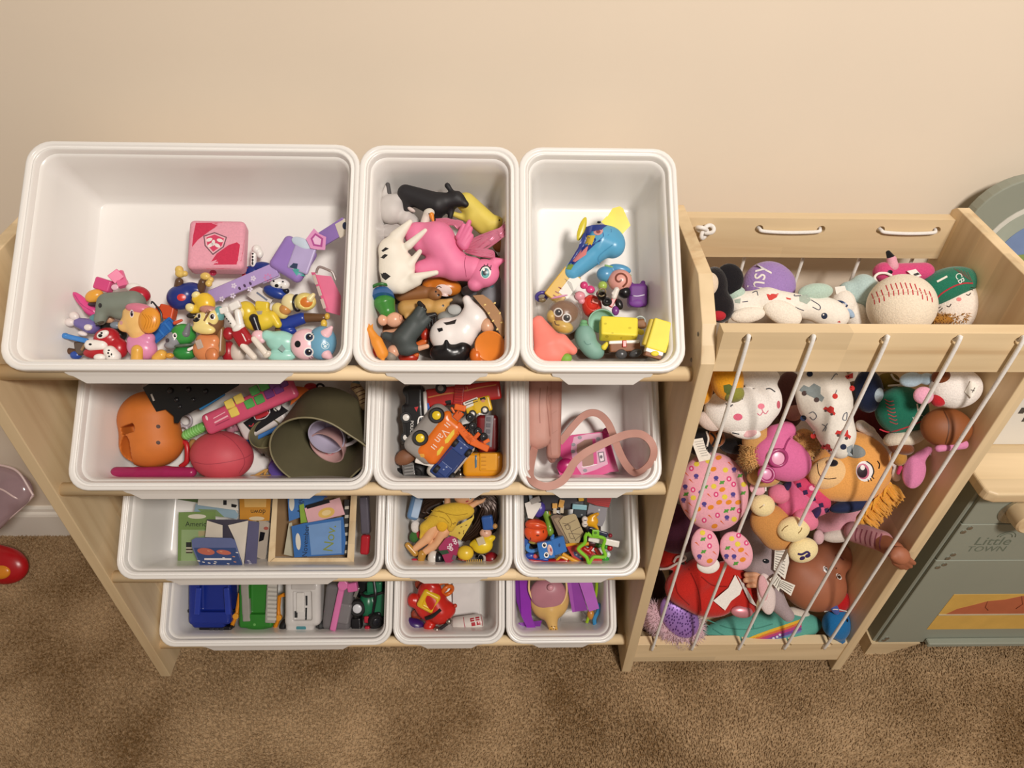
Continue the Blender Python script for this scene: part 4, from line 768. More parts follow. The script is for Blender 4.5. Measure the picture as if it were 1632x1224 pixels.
t.add('base', M('5B9DC6'), ('e', 590, 555, -10, 62, 55, 50), ('e', 690, 520, -20, 80, 34, 40, -12), k=12); t.add('ball', M('E0A094'), ('e', 690, 600, 10, 85, 78, 64), k=0, n=38); t.add('green_band', M('8FB96A'), ('c', 590, 495, 0, 8, 700, 520, 5, 8), ('c', 700, 520, 5, 8, 765, 565, 5, 7), k=3); t.add('foot', M('A9C25A'), ('e', 570, 635, 15, 32, 32, 28))
sp = [(690+(6+5.2*k)*math.cos(k*.75), 590+(6+5.2*k)*math.sin(k*.75)) for k in range(11)]; t.dec('spiral', M('7B4335'), 'l', sp, 13); t.done()
t = Toy('toy_backpack', 'small purple toy backpack with two ears', 'toy bag', C4, 810, 710, Bn(0, .030), G); t.add('bag', M('6B2F86', 'matte'), ('b', 810, 705, 0, 66, 80, 52, 0, 26), ('c', 772, 640, 0, 28, 765, 622, 0, 16), ('c', 845, 640, 0, 28, 852, 615, 0, 16), k=10, n=40); t.dec('pocket_seam', M('4A1E62'), 'l', [(755, 700), (810, 708), (865, 698)], 6); t.add('pocket', M('743692', 'matte'), ('e', 810, 755, 40, 55, 32, 16)); t.done()
t = Toy('toy_boat', 'glossy red toy boat hull among tiny black pieces', 'toy boat', C4, 500, 780, Bn(0, .040), G); t.add('hull', M('D0382A'), ('e', 495, 780, 0, 70, 82, 56, 10), ('-e', 505, 745, 55, 48, 56, 46, 10), k=3, n=40); t.add('seat', M('E27A6A'), ('b', 520, 745, 18, 26, 16, 12, -20, 5)); t.done()
t = Toy('toy_shoe', 'tiny black toy boot standing in the red boat', 'toy shoe', C4, 558, 700, Bn(0, .060), G); t.add('boot', M('231C1A'), ('L', 556, 700, 0, [(18, -30), (24, -28), (28, 0), (34, 26), (26, 26), (20, 0)], 30, 30, 0, 20)); t.add('cuff', M('8C7A5A'), ('t', 565, 682, 20, 28, 5, 30, 30, 0)); t.done()
t = Toy('toy_shoe', 'tiny black toy shoe lying in front of the red boat', 'toy shoe', C4, 600, 745, Bn(0, .060), G); t.add('shoe', M('1B181A'), ('e', 600, 748, 0, 36, 32, 28), ('-e', 605, 742, 26, 22, 18, 18), k=2); t.done()
t = Toy('toy_bow', 'red and black striped toy bow at the middle of the bin', 'toy piece', C4, 655, 750, Bn(0, .055), G); t.add('loop', M('B4322C'), ('b', 640, 745, 0, 16, 44, 14, -25, 5)); t.add('loop', M('1C191B'), ('e', 685, 765, 0, 26, 40, 22, 20)); t.add('loop', M('7A3B86'), ('e', 660, 810, 0, 26, 34, 22)); t.done()
t = Toy('toy_glove', 'white curled toy hand beside the purple backpack', 'toy piece', C4, 660, 690, Bn(0, .058), G); t.add('palm', M('E2DAD2'), ('c', 650, 715, 0, 20, 668, 665, 5, 20), ('c', 668, 665, 5, 16, 640, 690, 10, 10), k=6); t.done()
t = Toy('toy_ball', 'small black round toy head by the purple backpack', 'toy piece', C4, 722, 680, Bn(0, .040), G); t.add('ball', M('17151A'), ('s', 722, 682, 0, 44), ('s', 690, 650, 0, 20), k=6); t.done()
t = Toy('toy_bow', 'hot pink toy bow above the red boat', 'toy piece', C4, 465, 650, Bn(0, .045), G); t.add('loop', M('D9447F'), ('e', 440, 632, 0, 28, 26, 20, 30), ('e', 485, 662, 0, 32, 28, 20, -10), k=5); t.done()
t = Toy('toy_bow', 'pale pink rounded toy piece beside the clear dome', 'toy piece', C4, 410, 710, Bn(0, .046), G); t.add('lump', M('E59AA6'), ('e', 410, 708, 0, 40, 34, 30), ('e', 425, 745, -5, 26, 20, 22), k=6); t.done()
t = Toy('toy_pilot', 'brown faced toy pilot under a clear round dome', 'toy figure', C4, 295, 860, Bn(0, .062), G)
t.add('face', M('8A6448'), ('e', 300, 830, 0, 100, 92, 82), k=0, n=36); t.add('muzzle', M('E0B95C'), ('e', 290, 920, 25, 75, 48, 60, -15), ('e', 215, 850, 20, 34, 44, 44), k=12, n=36); t.add('hood', M('8C8078'), ('e', 300, 860, -30, 120, 120, 84), k=0, n=36)
eye(t, 262, 822, 32, '4A2C1C', ry=32); eye(t, 320, 860, 32, '4A2C1C', ry=32); t.dec('mouth', M('5A3322'), 'l', [(235, 880), (245, 905), (270, 910)], 7)
th_ = np.linspace(.05, math.pi*.55, 12); t.add('clear_dome', M('DDE0E2', 'clear'), ('L', 300, 850, 0, [(128*math.sin(a), 118*math.cos(a)) for a in th_[::-1]], 0, 0, 0, 32)); t.add('dome_trim', M('D48FB6'), ('e', 270, 712, 40, 60, 8, 12, 12)); t.done()
t = Toy('toy_cone', 'coral pink cone shaped toy with a stubby arm', 'toy figure', C4, 200, 1010, Bn(0, .085), G); t.add('cone', M('EE8577', 'matte'), ('c', 125, 890, 0, 46, 190, 1040, 0, 105), ('e', 210, 1110, 0, 120, 80, 90), ('c', 280, 1030, 20, 60, 360, 1085, 30, 34), k=24, n=54); t.add('shorts', M('7DAE3E', 'matte'), ('e', 315, 1140, 40, 42, 34, 30)); t.done()
t = Toy('toy_pear', 'teal pear shaped toy with a ridged neck', 'toy figure', C4, 480, 1030, Bn(0, .052), G); t.add('pear', M('7FA99C', 'matte'), ('e', 450, 1000, 0, 75, 95, 66, 15), ('e', 505, 1085, 0, 80, 62, 60, -25), k=30, n=46); t.add('ridged_neck', M('6FA878', 'matte'), ('e', 437, 890, 0, 28, 18, 26), ('e', 437, 912, 2, 34, 16, 30), ('e', 440, 932, 4, 38, 16, 34), k=2); t.dec('crease', M('5F8A80', 'matte'), 'l', [(440, 1020), (460, 1045), (490, 1040)], 6); t.done()
t = Toy('toy_bowl', 'mint green toy bowl tipped behind the yellow block', 'toy dish', C4, 560, 870, Bn(0, .045), G); t.add('bowl', M('A5D3BE'), ('L', 565, 870, 0, [(20, -30), (60, -24), (88, 10), (94, 32), (86, 32), (78, 12), (50, -14), (1, -20)], 30, 25, -20, 32)); t.done()
t = Toy('toy_block', 'yellow toy block with brown base and grey feet facing up', 'toy block', C4, 680, 960, Bn(0, .058), G); t.add('block', M('F0DF45', 'matte'), ('b', 680, 940, 0, 128, 72, 60, -3, 12, -22), k=0, n=46); t.add('collar', M('EFE9E0'), ('b', 715, 1030, 30, 105, 12, 40, 2, 5)); t.add('base', M('8A5A3C', 'matte'), ('b', 720, 1062, 20, 105, 34, 46, 3, 8)); t.add('tie', M('C03A2E'), ('b', 722, 1040, 72, 14, 24, 8, 0, 4)); t.add('foot', M('4A4A4C'), ('e', 700, 1112, 60, 40, 34, 28)); t.add('foot', M('4A4A4C'), ('e', 800, 1105, 60, 46, 28, 28, 20)); t.add('arm', M('EAD83E', 'matte'), ('c', 800, 945, 40, 18, 840, 960, 40, 20)); t.add('arm', M('EAD83E', 'matte'), ('c', 600, 1040, 30, 14, 580, 1065, 30, 20))
for (u, v, r) in ((600, 990, 9), (640, 965, 6), (760, 930, 8), (780, 990, 6), (590, 900, 7), (700, 1000, 6)): t.dec('dimple', M('D3C234', 'matte'), 'o', u, v, r*1.4, r)
t.done()
t = Toy('toy_block', 'taller yellow toy block leaning against the right wall', 'toy block', C4, 950, 1000, Bn(0, .098), G); t.add('block', M('EFDD4E', 'matte'), ('b', 965, 985, 0, 72, 108, 42, -17, 10), k=0, n=44); t.add('side', M('CDB63E', 'matte'), ('b', 885, 960, -14, 14, 95, 34, -17, 8)); t.add('collar', M('EAE4DC'), ('b', 925, 1098, 2, 62, 14, 38, -17, 4)); t.add('base', M('8A5A3C', 'matte'), ('b', 918, 1120, 0, 58, 18, 36, -17, 5)); t.add('hand', M('E9D63C', 'matte'), ('e', 935, 1108, 42, 28, 18, 12)); t.done()
t = Toy('toy_mug', 'brown toy mug between the two yellow blocks', 'toy dish', C4, 820, 910, Bn(0, .040), G); t.add('mug', M('8E6038', 'matte'), ('b', 825, 905, 0, 44, 34, 40, 10, 16)); t.add('glass_rim', M('B9C6C2'), ('t', 830, 885, 34, 36, 5, 0, 20, 0)); t.done()
t = Toy('toy_ring', 'indigo and purple toy ring at the left wall', 'toy piece', C4, 140, 715, Bn(0, .040), G); t.add('ring', M('4A3E8C'), ('t', 145, 710, 0, 36, 13, 0, 50, 10)); t.add('gem', M('7C6A4A'), ('e', 150, 735, 10, 26, 18, 18)); t.done()
t = Toy('toy_piece', 'brown filler lump lying deep at the bin front', 'toy piece', C4, 640, 1100, Bn(0, .024), G); t.add('lump', M('6A5040'), ('c', 420, 1110, -10, 40, 860, 1100, -10, 46), ('e', 330, 960, -20, 70, 60, 40), k=20, n=44); t.done()  # invented brown lump filling the dark space under the front toys
# ================================================================ second tier, wide bin: pretend kitchen
G = 'toys in the wide second tier bin'
t = Toy('toy_potato', 'orange brown hollow toy potato body with an open mouth', 'toy figure', C5, 820, 500, Bn(1, .045), G)
t.add('shell', M('D2762E', 'matte'), ('e', 800, 400, 0, 275, 265, 215), ('e', 830, 610, 0, 285, 240, 225), ('-b', 600, 490, 190, 75, 38, 230, 18, 16), ('-e', 585, 700, 160, 66, 150, 220, -4), k=60, n=64)
for v in (465, 615): t.dec('hole', M('4A2410', 'matte'), 'o', 887, v, 21, 18, -20)
t.done()
t = Toy('toy_shoes', 'glossy magenta toy shoe base lying along the bin front', 'toy piece', C5, 845, 895, Bn(1, .052), G); t.add('base', M('A02458'), ('c', 500, 890, 0, 52, 700, 892, 0, 50), ('c', 700, 892, 0, 50, 960, 885, 0, 52), ('c', 960, 885, 0, 52, 1195, 890, 0, 48), k=20, n=60); t.done()
t = Toy('toy_hoop', 'curved red toy handle between the potato and the pink ball', 'toy piece', C5, 1140, 720, Bn(1, .035), G); t.add('handle', M('C1272D'), ('T', [(1095, 600, 0), (1145, 620, 10), (1158, 700, 16), (1150, 790, 10), (1095, 840, 0)], 24, 10)); t.done()
t = Toy('ball', 'matte pink oval toy ball with stitched seams', 'ball', C5, 1480, 730, Bn(1, .048), G); t.add('ball', M('CB4F5B', 'matte'), ('e', 1480, 735, 0, 285, 228, 230, -8), k=0, n=56)
SEAM = M('A83E4C', 'matte'); t.dec('seam', SEAM, 'l', [(1200, 790), (1330, 815), (1500, 800), (1680, 760), (1755, 720)], 7); t.dec('seam', SEAM, 'l', [(1440, 512), (1560, 580), (1655, 690), (1690, 800), (1640, 900)], 7); t.done()
t = Toy('toy_console', 'black plastic toy console with round studs at the back', 'toy gadget', C5, 1150, 200, Bn(1, .085), G)
t.add('console', M('141416'), ('P', [(742, 105), (830, 50), (1100, 20), (1640, 20), (1640, 80), (1370, 240), (1110, 375), (1075, 435), (1035, 430), (1030, 365), (955, 305), (870, 328)], -110, 0), smooth=False); t.add('silver_bar', M('B9B2AA'), ('b', 835, 195, 4, 9, 34, 4, 22, 2))
for (u, v, r) in ((1060, 215, 24), (1215, 215, 20), (1090, 280, 20), (1000, 130, 30), (1330, 135, 24), (1170, 120, 26)): t.add('stud', M('1E1E21'), ('s', u, v, 0, r))
t.done()
t = Toy('toy_strip', 'thin blue plastic strip along the black console', 'toy piece', C5, 1380, 225, Bn(1, .070), G); t.add('strip', M('2F7CB4'), ('T', [(1275, 300, 0), (1380, 235, 0), (1500, 160, 0)], 18)); t.done()
t = Toy('toy_game', 'pink handheld game bar with yellow, green and purple tiles', 'toy gadget', C6, 340, 270, Bn(1, .088), G)
t.add('bar', M('CF5272'), ('b', 345, 275, 0, 460, 100, 44, 23.4, 42), k=0, n=72)
for (u, v) in ((150, 255), (237, 208), (190, 332)): t.add('tile', M('E8CE62'), ('B', u, v, 46, 44, 42, 9, 25, 0, 0, 8))
for (u, v) in ((382, 130), (470, 88), (428, 212), (335, 252)): t.add('tile', M('55A857'), ('B', u, v, 46, 44, 42, 9, 25, 0, 0, 8))
for (u, v) in ((520, 160), (605, 115), (560, 70), (645, 60)): t.add('tile', M('7B3F86'), ('B', u, v, 46, 44, 42, 9, 25, 0, 0, 8))
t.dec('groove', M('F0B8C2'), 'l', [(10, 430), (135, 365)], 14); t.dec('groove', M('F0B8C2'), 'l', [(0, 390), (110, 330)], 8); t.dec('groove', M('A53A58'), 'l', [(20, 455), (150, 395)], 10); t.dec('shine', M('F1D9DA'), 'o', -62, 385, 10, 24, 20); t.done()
t = Toy('toy_screw', 'ribbed light green plastic peg', 'toy piece', C5, 1215, 510, Bn(1, .055), G); t.add('peg', M('7DBE63'), ('c', 1150, 545, 0, 44, 1310, 465, 0, 44)); t.add('rib', M('92D07A'), *[('t', 1150+i*22, 545-i*11, 0, 43, 6, 26, 0, 80) for i in range(7)], k=0, n=50); t.done()
t = Toy('toy_phone', 'white toy phone with a black face and red key', 'toy phone', C6, 450, 410, Bn(1, .050), G)
t.add('phone_body', M('D5CDCB'), ('b', 455, 410, 0, 225, 105, 40, 26, 50), k=0, n=56); t.add('blue_edge', M('3F78BE'), ('b', 470, 440, -42, 215, 110, 16, 26, 12), k=0); t.dec('black_face', M('17151A'), 'p', [(275, 430), (355, 380), (490, 300), (560, 255), (630, 268), (700, 320), (560, 410), (400, 515), (345, 505)], lift=2)
t.add('red_key', M('B52A35'), ('b', 450, 348, 42, 68, 34, 10, 24, 24)); t.dec('key_ring', M('C9BFC2'), 'l', [(375, 365), (420, 320), (500, 300), (525, 330), (480, 385), (400, 400), (375, 365)], 9, lift=2.5); t.dec('handset_mark', M('D9D6CC'), 'l', [(585, 285), (562, 300), (585, 322)], 10, lift=3); t.dec('handset_mark', M('B8323C'), 'l', [(330, 455), (355, 462), (375, 435)], 10, lift=3); t.done()
t = Toy('toy_cup', 'small olive toy cup lying beside the big olive pitcher', 'toy cup', C6, 520, 600, Bn(1, .045), G)
OLV = M('7C7454', 'matte'); t.add('cup', OLV, ('L', 530, 590, 0, [(1, -130), (118, -130), (128, -118), (150, 120), (154, 130), (144, 130), (120, -108), (1, -112)], -18, -30, -12, 40)); t.dec('button', M('2A2620'), 'o', 465, 728, 22, 12)
for i in range(5): t.dec('grater_line', M('B8B092'), 'l', [(425+i*4, 455+i*28), (520-i*4, 440+i*28)], 4)
t.done()
t = Toy('toy_pitcher', 'large dark olive toy pitcher with a spout holding two cups', 'toy pitcher', C6, 1030, 560, Bn(1, .064), G)
t.add('pitcher', M('625C44', 'matte'), ('L', 1022, 535, 0, [(1, -290), (330, -290), (345, -278), (392, 270), (402, 288), (388, 288), (330, -262), (1, -270)], -6, 33, 0, 64, 1.0, (8, .28, 22, 0, 288)))
t.add('rim_line', M('8A8264', 'matte'), ('L', 1022, 535, 0, [(388, 284), (402, 284), (404, 292), (398, 297), (388, 293)], -6, 33, 0, 64, 1.0, (8, .28, 22, 0, 288))); t.done()
t = Toy('toy_teacup', 'lilac toy teacup inside the olive pitcher', 'toy cup', C6, 1085, 510, Bn(1, .050), G); t.add('cup', M('B6AFC6'), ('L', 1085, 515, 0, [(1, -110), (90, -108), (135, -60), (165, 20), (176, 90), (164, 90), (150, 20), (120, -50), (80, -88), (1, -92)], -20, 28, 0, 40)); t.done()
t = Toy('toy_teacup', 'pink patterned toy teacup with a handle under the lilac one', 'toy cup', C6, 1095, 640, Bn(1, .036), G); t.add('cup', M('CBA09E'), ('L', 1090, 620, 0, [(1, -120), (95, -118), (135, -70), (165, 10), (178, 70), (166, 70), (150, 10), (120, -60), (80, -98), (1, -100)], -30, 42, 0, 40)); t.add('handle', M('C9C0C4'), ('T', [(1230, 640, 40), (1300, 610, 60), (1350, 560, 60), (1310, 540, 50), (1250, 560, 40)], 17)); t.dec('flower', M('D98C90'), 'o', 1080, 712, 42, 22); t.dec('flower', M('EFD0CE'), 'o', 1080, 715, 20, 11, lift=2); t.done()
t = Toy('toy_jar', 'purple toy jar lid in front of the pitcher', 'toy dish', C6, 645, 845, Bn(1, .030), G); t.add('jar', M('5E4A94'), ('L', 640, 845, 0, [(1, -60), (105, -60), (120, -40), (122, 30), (112, 44), (100, 36), (1, 36)], 0, 35, 0, 36)); t.done()
t = Toy('toy_ball', 'dark blue glossy toy ball in the front right corner', 'ball', C6, 1300, 870, Bn(1, .022), G); t.add('ball', M('23438C'), ('e', 1290, 880, -10, 115, 78, 80)); t.add('cap', M('1C2F66'), ('e', 1340, 840, -20, 60, 46, 50)); t.done()
t = Toy('toy_fence', 'tan toy wooden slats at the bin front', 'toy piece', C6, 430, 920, Bn(1, .030), G); t.add('board', M('C99A52', 'matte'), ('b', 440, 935, 0, 92, 22, 24, 0, 6)); t.add('slat', M('BE9048', 'matte'), ('b', 440, 895, 5, 60, 12, 12, 30, 4)); t.add('slat', M('BE9048', 'matte'), ('b', 490, 885, 5, 30, 10, 12, 60, 4)); t.done()
t = Toy('toy_snake', 'tan toy snake with brown stripes in the back corner', 'toy animal', C6, 1370, 170, Bn(1, .060), G); t.add('body', M('B79A72', 'matte'), ('c', 1320, 90, 0, 46, 1385, 170, 0, 44), ('c', 1385, 170, 0, 44, 1400, 280, -10, 38), k=10, n=36)
for i, (u, v, a) in enumerate(((1300, 105, -50), (1335, 105, -45), (1362, 140, -40), (1385, 170, -25), (1395, 210, -12), (1400, 245, -5))): t.dec('stripe', M('5A3320', 'matte'), 'l', [(u-38, v+14), (u, v-4), (u+38, v-16)], 9)
t.add('cap', M('6E7A80'), ('e', 1325, 60, 10, 36, 22, 26)); t.done()
t = Toy('toy_prism', 'clear orange toy triangle behind the pitcher', 'toy piece', C6, 790, 180, Bn(1, .050), G); t.add('triangle', M('C9642A'), ('P', [(770, 90), (905, 108), (800, 200), (715, 270), (720, 240)], -20, 10), smooth=False); t.done()
t = Toy('toy_bead', 'red toy bead with a black ring at the back', 'toy piece', C6, 910, 95, Bn(1, .050), G); t.add('bead', M('B3262B'), ('e', 905, 95, 0, 60, 36, 40)); t.add('ring', M('1D1B1C'), ('t', 995, 100, 0, 34, 10, 0, 30, 0)); t.done()
t = Toy('toy_pawn', 'dusty pink toy knob between the game bar and the phone', 'toy piece', C6, 165, 470, Bn(1, .030), G); t.add('knob', M('B77F8E'), ('e', 165, 475, 0, 46, 60, 50), ('e', 220, 440, -20, 60, 70, 40), k=10); t.done()
t = Toy('toy_sheet', 'pink toy mat and scraps lying flat under the kitchen toys', 'toy piece', C6, 620, 930, Bn(1, .010), G); t.add('mat', M('C98A96', 'matte'), ('B', 880, 940, 0, 300, 50, 8, 0, 0, 0, 3)); t.done()
t = Toy('toy_ring', 'clear grey toy rings beside the black console', 'toy piece', C5, 1140, 420, Bn(1, .030), G); t.add('ring', M('B7AFB4'), ('t', 1140, 410, 0, 56, 14, 0, 10), ('t', 1120, 500, -10, 40, 14, 0, 10), k=2); t.add('peg', M('B98A50'), ('e', 1210, 640, -10, 40, 60, 40)); t.done()
# ================================================================ second tier, middle bin: toy cars
G = 'toys in the toy car bin'
def wheel(t, u, v, w, r, hub='D9D4CC', ang=0, rx=0, ry=0, hr=.55, th=.42):
    t.add('tyre', M('1A191B', 'matte'), ('L', u, v, w, [(r*.45, -r*th), (r*.88, -r*th), (r, -r*th*.6), (r, r*th*.6), (r*.88, r*th), (r*.6, r*th), (r*.55, r*th*.6), (1, r*th*.6)], ang, rx, ry, 24))
    t.add('hubcap', M(hub), ('L', u, v, w, [(r*hr, r*th*.5), (r*hr, r*th*1.05), (r*hr*.8, r*th*1.25), (1, r*th*1.3)], ang, rx, ry, 18))
t = Toy('toy_fire_truck', 'long red toy fire truck with a ladder at the back of the bin', 'toy truck', C7, 880, 190, Bn(1, .070), G)
t.add('body', M('B92421'), ('b', 900, 180, 0, 380, 95, 100, 7, 20), k=0, n=60); t.add('ladder', M('A61D1D'), ('b', 845, 190, 105, 50, 105, 14, -6, 6))
for i in range(6): t.add('rung', M('C23330'), ('b', 845, 120+i*28, 122, 44, 6, 6, -4, 2))
t.dec('stripe', M('D98A4A'), 'l', [(530, 215), (700, 180), (820, 165)], 14); t.dec('stripe', M('D98A4A'), 'l', [(900, 150), (1050, 115), (1230, 85)], 12); t.dec('window', M('151416'), 'p', [(705, 250), (765, 240), (770, 288), (710, 298)], lift=2); t.dec('window', M('151416'), 'p', [(612, 295), (668, 288), (668, 312), (612, 318)], lift=2); t.dec('number', M('D08A5A'), 'x', '2', 930, 130, 70, 10); wheel(t, 662, 120, 105, 56, '8A8480'); t.done()
t = Toy('toy_police_car', 'black and white toy police car lying on its side', 'toy car', C7, 400, 380, Bn(1, .070), G)
t.add('body', M('19181A'), ('b', 400, 200, 0, 95, 110, 85, 0, 45), ('b', 390, 460, 0, 115, 185, 90, 4, 40), ('e', 300, 150, 20, 30, 50, 60), ('e', 330, 620, 0, 70, 40, 70), k=24, n=56); t.add('roof', M('E4DFDA'), ('b', 512, 330, -10, 20, 180, 78, 3, 14)); t.add('light_bar', M('B4232E'), ('b', 530, 400, 10, 16, 44, 40, 0, 6)); t.add('light_bar', M('2A5FB4'), ('b', 535, 310, 10, 16, 40, 40, 0, 6)); t.add('light_base', M('141315'), ('b', 560, 310, 10, 22, 40, 30, 0, 6))
wheel(t, 308, 420, 70, 62, 'E6E2DC'); wheel(t, 305, 625, 60, 54, 'E6E2DC'); t.dec('lettering', WHT, 'x', 'POLICE', 362, 525, 44, -92); t.dec('door_mark', M('C2343A'), 'p', [(388, 318), (430, 308), (412, 362)]); t.dec('white_trim', WHT, 'l', [(425, 570), (435, 430), (495, 410)], 14); t.done()
t = Toy('toy_van', 'orange and grey toy van with yellow wheel hubs lying on its side', 'toy car', C7, 600, 610, Bn(1, .078), G)
t.add('lower_body', M('9A948F'), ('b', 580, 590, 0, 300, 185, 92, 52, 90), k=0, n=54); t.add('upper_body', M('E5731F'), ('b', 650, 640, 24, 265, 132, 84, 52, 70), ('e', 700, 430, 60, 90, 60, 50, 50), k=12, n=54)
wheel(t, 620, 398, 100, 80, 'EBC928'); wheel(t, 453, 630, 100, 80, 'EBC928')
YW = M('E8C645'); t.dec('window', YW, 'p', [(700, 655), (775, 560), (800, 540), (800, 590), (735, 680), (705, 690)], lift=2); t.dec('window', YW, 'p', [(622, 770), (670, 715), (695, 725), (650, 800), (620, 815)], lift=2); t.dec('headlight', M('F0B04A'), 'p', [(440, 795), (490, 795), (495, 830), (455, 830)], lift=2); t.dec('lettering', M('F3D6C4'), 'x', 'Van', 668, 612, 118, 231, .9, lift=2.5)
for (a, b) in ((715, 510), (735, 490), (598, 715), (578, 735)): t.dec('slash', M('F3D6C4'), 'l', [(a-18, b-18), (a+22, b+14)], 11, lift=2.5)
t.add('bumper', M('E3DDD6'), ('b', 500, 880, -40, 100, 26, 60, -15, 14)); t.done()
t = Toy('toy_taxi_truck', 'small yellow toy truck with a white striped hood', 'toy truck', C7, 1050, 300, Bn(1, .078), G)
t.add('cab', M('DDB322'), ('b', 1085, 290, 0, 95, 80, 55, 14, 18), ('b', 990, 330, 0, 70, 45, 50, 14, 10), k=6); t.add('hood', M('E9E4DA'), ('b', 975, 270, 10, 80, 36, 44, 22, 8)); t.dec('hood_stripe', BLK, 'l', [(910, 275), (1030, 230)], 9); t.dec('hood_stripe', BLK, 'l', [(915, 300), (1040, 252)], 7); t.dec('windscreen', M('18171A'), 'p', [(1060, 225), (1110, 210), (1125, 235), (1070, 250)]); t.dec('driver', M('D08A6A'), 'o', 1095, 250, 20, 16, lift=2); wheel(t, 988, 385, 40, 42, 'DAD6D0'); wheel(t, 1113, 345, 40, 44, 'E6E2DC'); t.add('hitch', WHT, ('s', 1057, 382, 40, 16)); t.done()
t = Toy('toy_loader', 'orange toy loader chassis with black wheels on top of the pile', 'toy truck', C7, 970, 560, Bn(1, .092), G)
OR = M('E8681E'); t.add('arm', OR, ('B', 900, 580, 0, 120, 38, 24, -50, 0, 0, 8), ('B', 985, 650, 0, 80, 34, 24, -42, 0, 0, 6), smooth=False); t.add('bucket', OR, ('b', 860, 320, 0, 60, 32, 26, -12, 10), ('b', 785, 345, 0, 34, 12, 26, -60, 8), k=6); t.add('blade', OR, ('B', 1060, 705, 0, 100, 34, 26, -24, 0, 0, 8), ('B', 1130, 665, 0, 18, 34, 22, -60, 0, 0, 5), smooth=False); t.add('frame', M('D95C18'), ('B', 840, 400, -10, 40, 50, 20, -40, 0, 0, 8), ('B', 800, 560, 0, 24, 60, 14, 65, 0, 0, 6), ('B', 1030, 610, 10, 20, 40, 14, -42, 0, 0, 5), smooth=False)
for i in range(6): t.dec('tread', M('C24E10'), 'l', [(870+i*22, 540+i*26), (920+i*20, 515+i*26)], 6)
for (u, v) in ((872, 378), (960, 420), (985, 510), (1040, 565), (1100, 620)): wheel(t, u, v, -20, 44, '2A2A2C', 0, 10, 20)
t.done()
t = Toy('toy_car', 'navy toy car lying upside down with its wheels showing', 'toy car', C7, 770, 840, Bn(1, .072), G)
t.add('car_body', M('C9C3BA'), ('b', 765, 845, -30, 275, 132, 60, 51, 70), k=0, n=54); t.add('chassis', M('24386E'), ('b', 780, 840, 22, 255, 105, 20, 51, 30), k=0, n=50)
for (u, v) in ((810, 685), (945, 785), (620, 950), (775, 1030)): wheel(t, u, v, 34, 46, '151417', 51, 90, 0, .3, .5)
t.add('axle_plate', M('2E4480'), ('b', 860, 730, 44, 60, 70, 8, 51, 6)); t.add('axle_plate', M('2E4480'), ('b', 690, 950, 44, 60, 70, 8, 51, 6))
for (u, v) in ((870, 735), (905, 700), (690, 955), (720, 930)): t.dec('screw', M('93A0BE'), 'o', u, v, 10, 8)
t.dec('trim_line', M('7A1F2A'), 'l', [(630, 900), (780, 720)], 6); t.done()
t = Toy('toy_bus', 'dark red toy bus with a grey side strip at the right wall', 'toy car', C7, 1140, 580, Bn(1, .035), G); t.add('body', M('7C1A1E'), ('b', 1140, 585, 0, 112, 190, 70, 0, 40), k=0, n=44); t.add('side_strip', M('8A8588'), ('b', 1150, 560, 66, 46, 165, 12, -4, 6))
for i in range(5): t.add('window', M('6A666C'), ('b', 1152-i*3, 440+i*62, 80, 22, 20, 5, -4, 4))
t.done()
t = Toy('toy_truck', 'amber yellow toy truck roof in the front right corner', 'toy truck', C7, 1090, 900, Bn(1, .050), G); t.add('body', M('DB9418'), ('b', 1095, 900, 0, 205, 122, 85, 0, 45), k=0, n=50); t.add('roof_box', M('E09C22'), ('b', 1150, 880, 80, 92, 92, 14, 0, 14))
for i in range(4): t.dec('rib', M('B9780E'), 'l', [(1075, 830+i*40), (1125, 830+i*40)], 8)
t.dec('side_window', M('4E6E84'), 'p', [(1005, 790), (1035, 790), (1030, 930), (1012, 945)], lift=2); t.done()
t = Toy('toy_tractor', 'dark toy tractor engine with black tyres in the front left corner', 'toy truck', C7, 350, 960, Bn(1, .040), G); t.add('engine', M('6A6866', 'sheen'), ('b', 335, 945, 0, 62, 72, 55, 8, 8)); t.add('grille', M('8A8886'), *[('b', 335, 900+i*32, 58, 50, 8, 6, 8, 2) for i in range(4)], k=0); wheel(t, 225, 990, 0, 50, '2C2B2C', 0, 0, 60); wheel(t, 440, 960, 0, 78, '2C2B2C', 20, 30, -40); wheel(t, 560, 990, -20, 70, '2C2B2C', 0, 20, 30); t.done()
t = Toy('toy_log', 'brown toy log roll on top of the tractor', 'toy piece', C7, 300, 820, Bn(1, .055), G); t.add('log', M('7B4F34', 'matte'), ('c', 250, 850, 0, 62, 350, 800, 0, 72), ('e', 290, 830, 20, 88, 80, 62, 15), k=18); t.done()
t = Toy('toy_bell', 'small chrome toy ball between the car and the amber truck', 'toy piece', C7, 860, 1005, Bn(1, .040), G); t.add('ball', M('8E8276', 'metal'), ('s', 860, 1005, 0, 38)); t.add('base', M('3A3430'), ('e', 850, 960, -20, 40, 30, 30)); t.done()
t = Toy('toy_peg', 'tiny clear plastic pegs by the left wall', 'toy piece', C7, 280, 690, Bn(1, .020), G); t.add('peg', M('D5CDC8'), ('s', 270, 680, 0, 22), ('e', 320, 700, 0, 36, 16, 16, -20), ('e', 210, 640, 0, 40, 26, 20, -10), k=2); t.done()
t = Toy('car_bin_filler', 'dark filler lumps at the bottom of the car bin', 'toy piece', C7, 700, 900, Bn(1, .015), G); t.add('parts', M('2A2726', 'matte'), ('b', 700, 1000, 0, 220, 60, 60, 0, 20), ('b', 520, 990, 0, 80, 80, 50, 10, 20), ('e', 960, 620, 0, 160, 140, 60), k=20, n=44); t.done()['kind'] = 'stuff'  # made-up dark mass standing in for the unreadable bottom of the bin
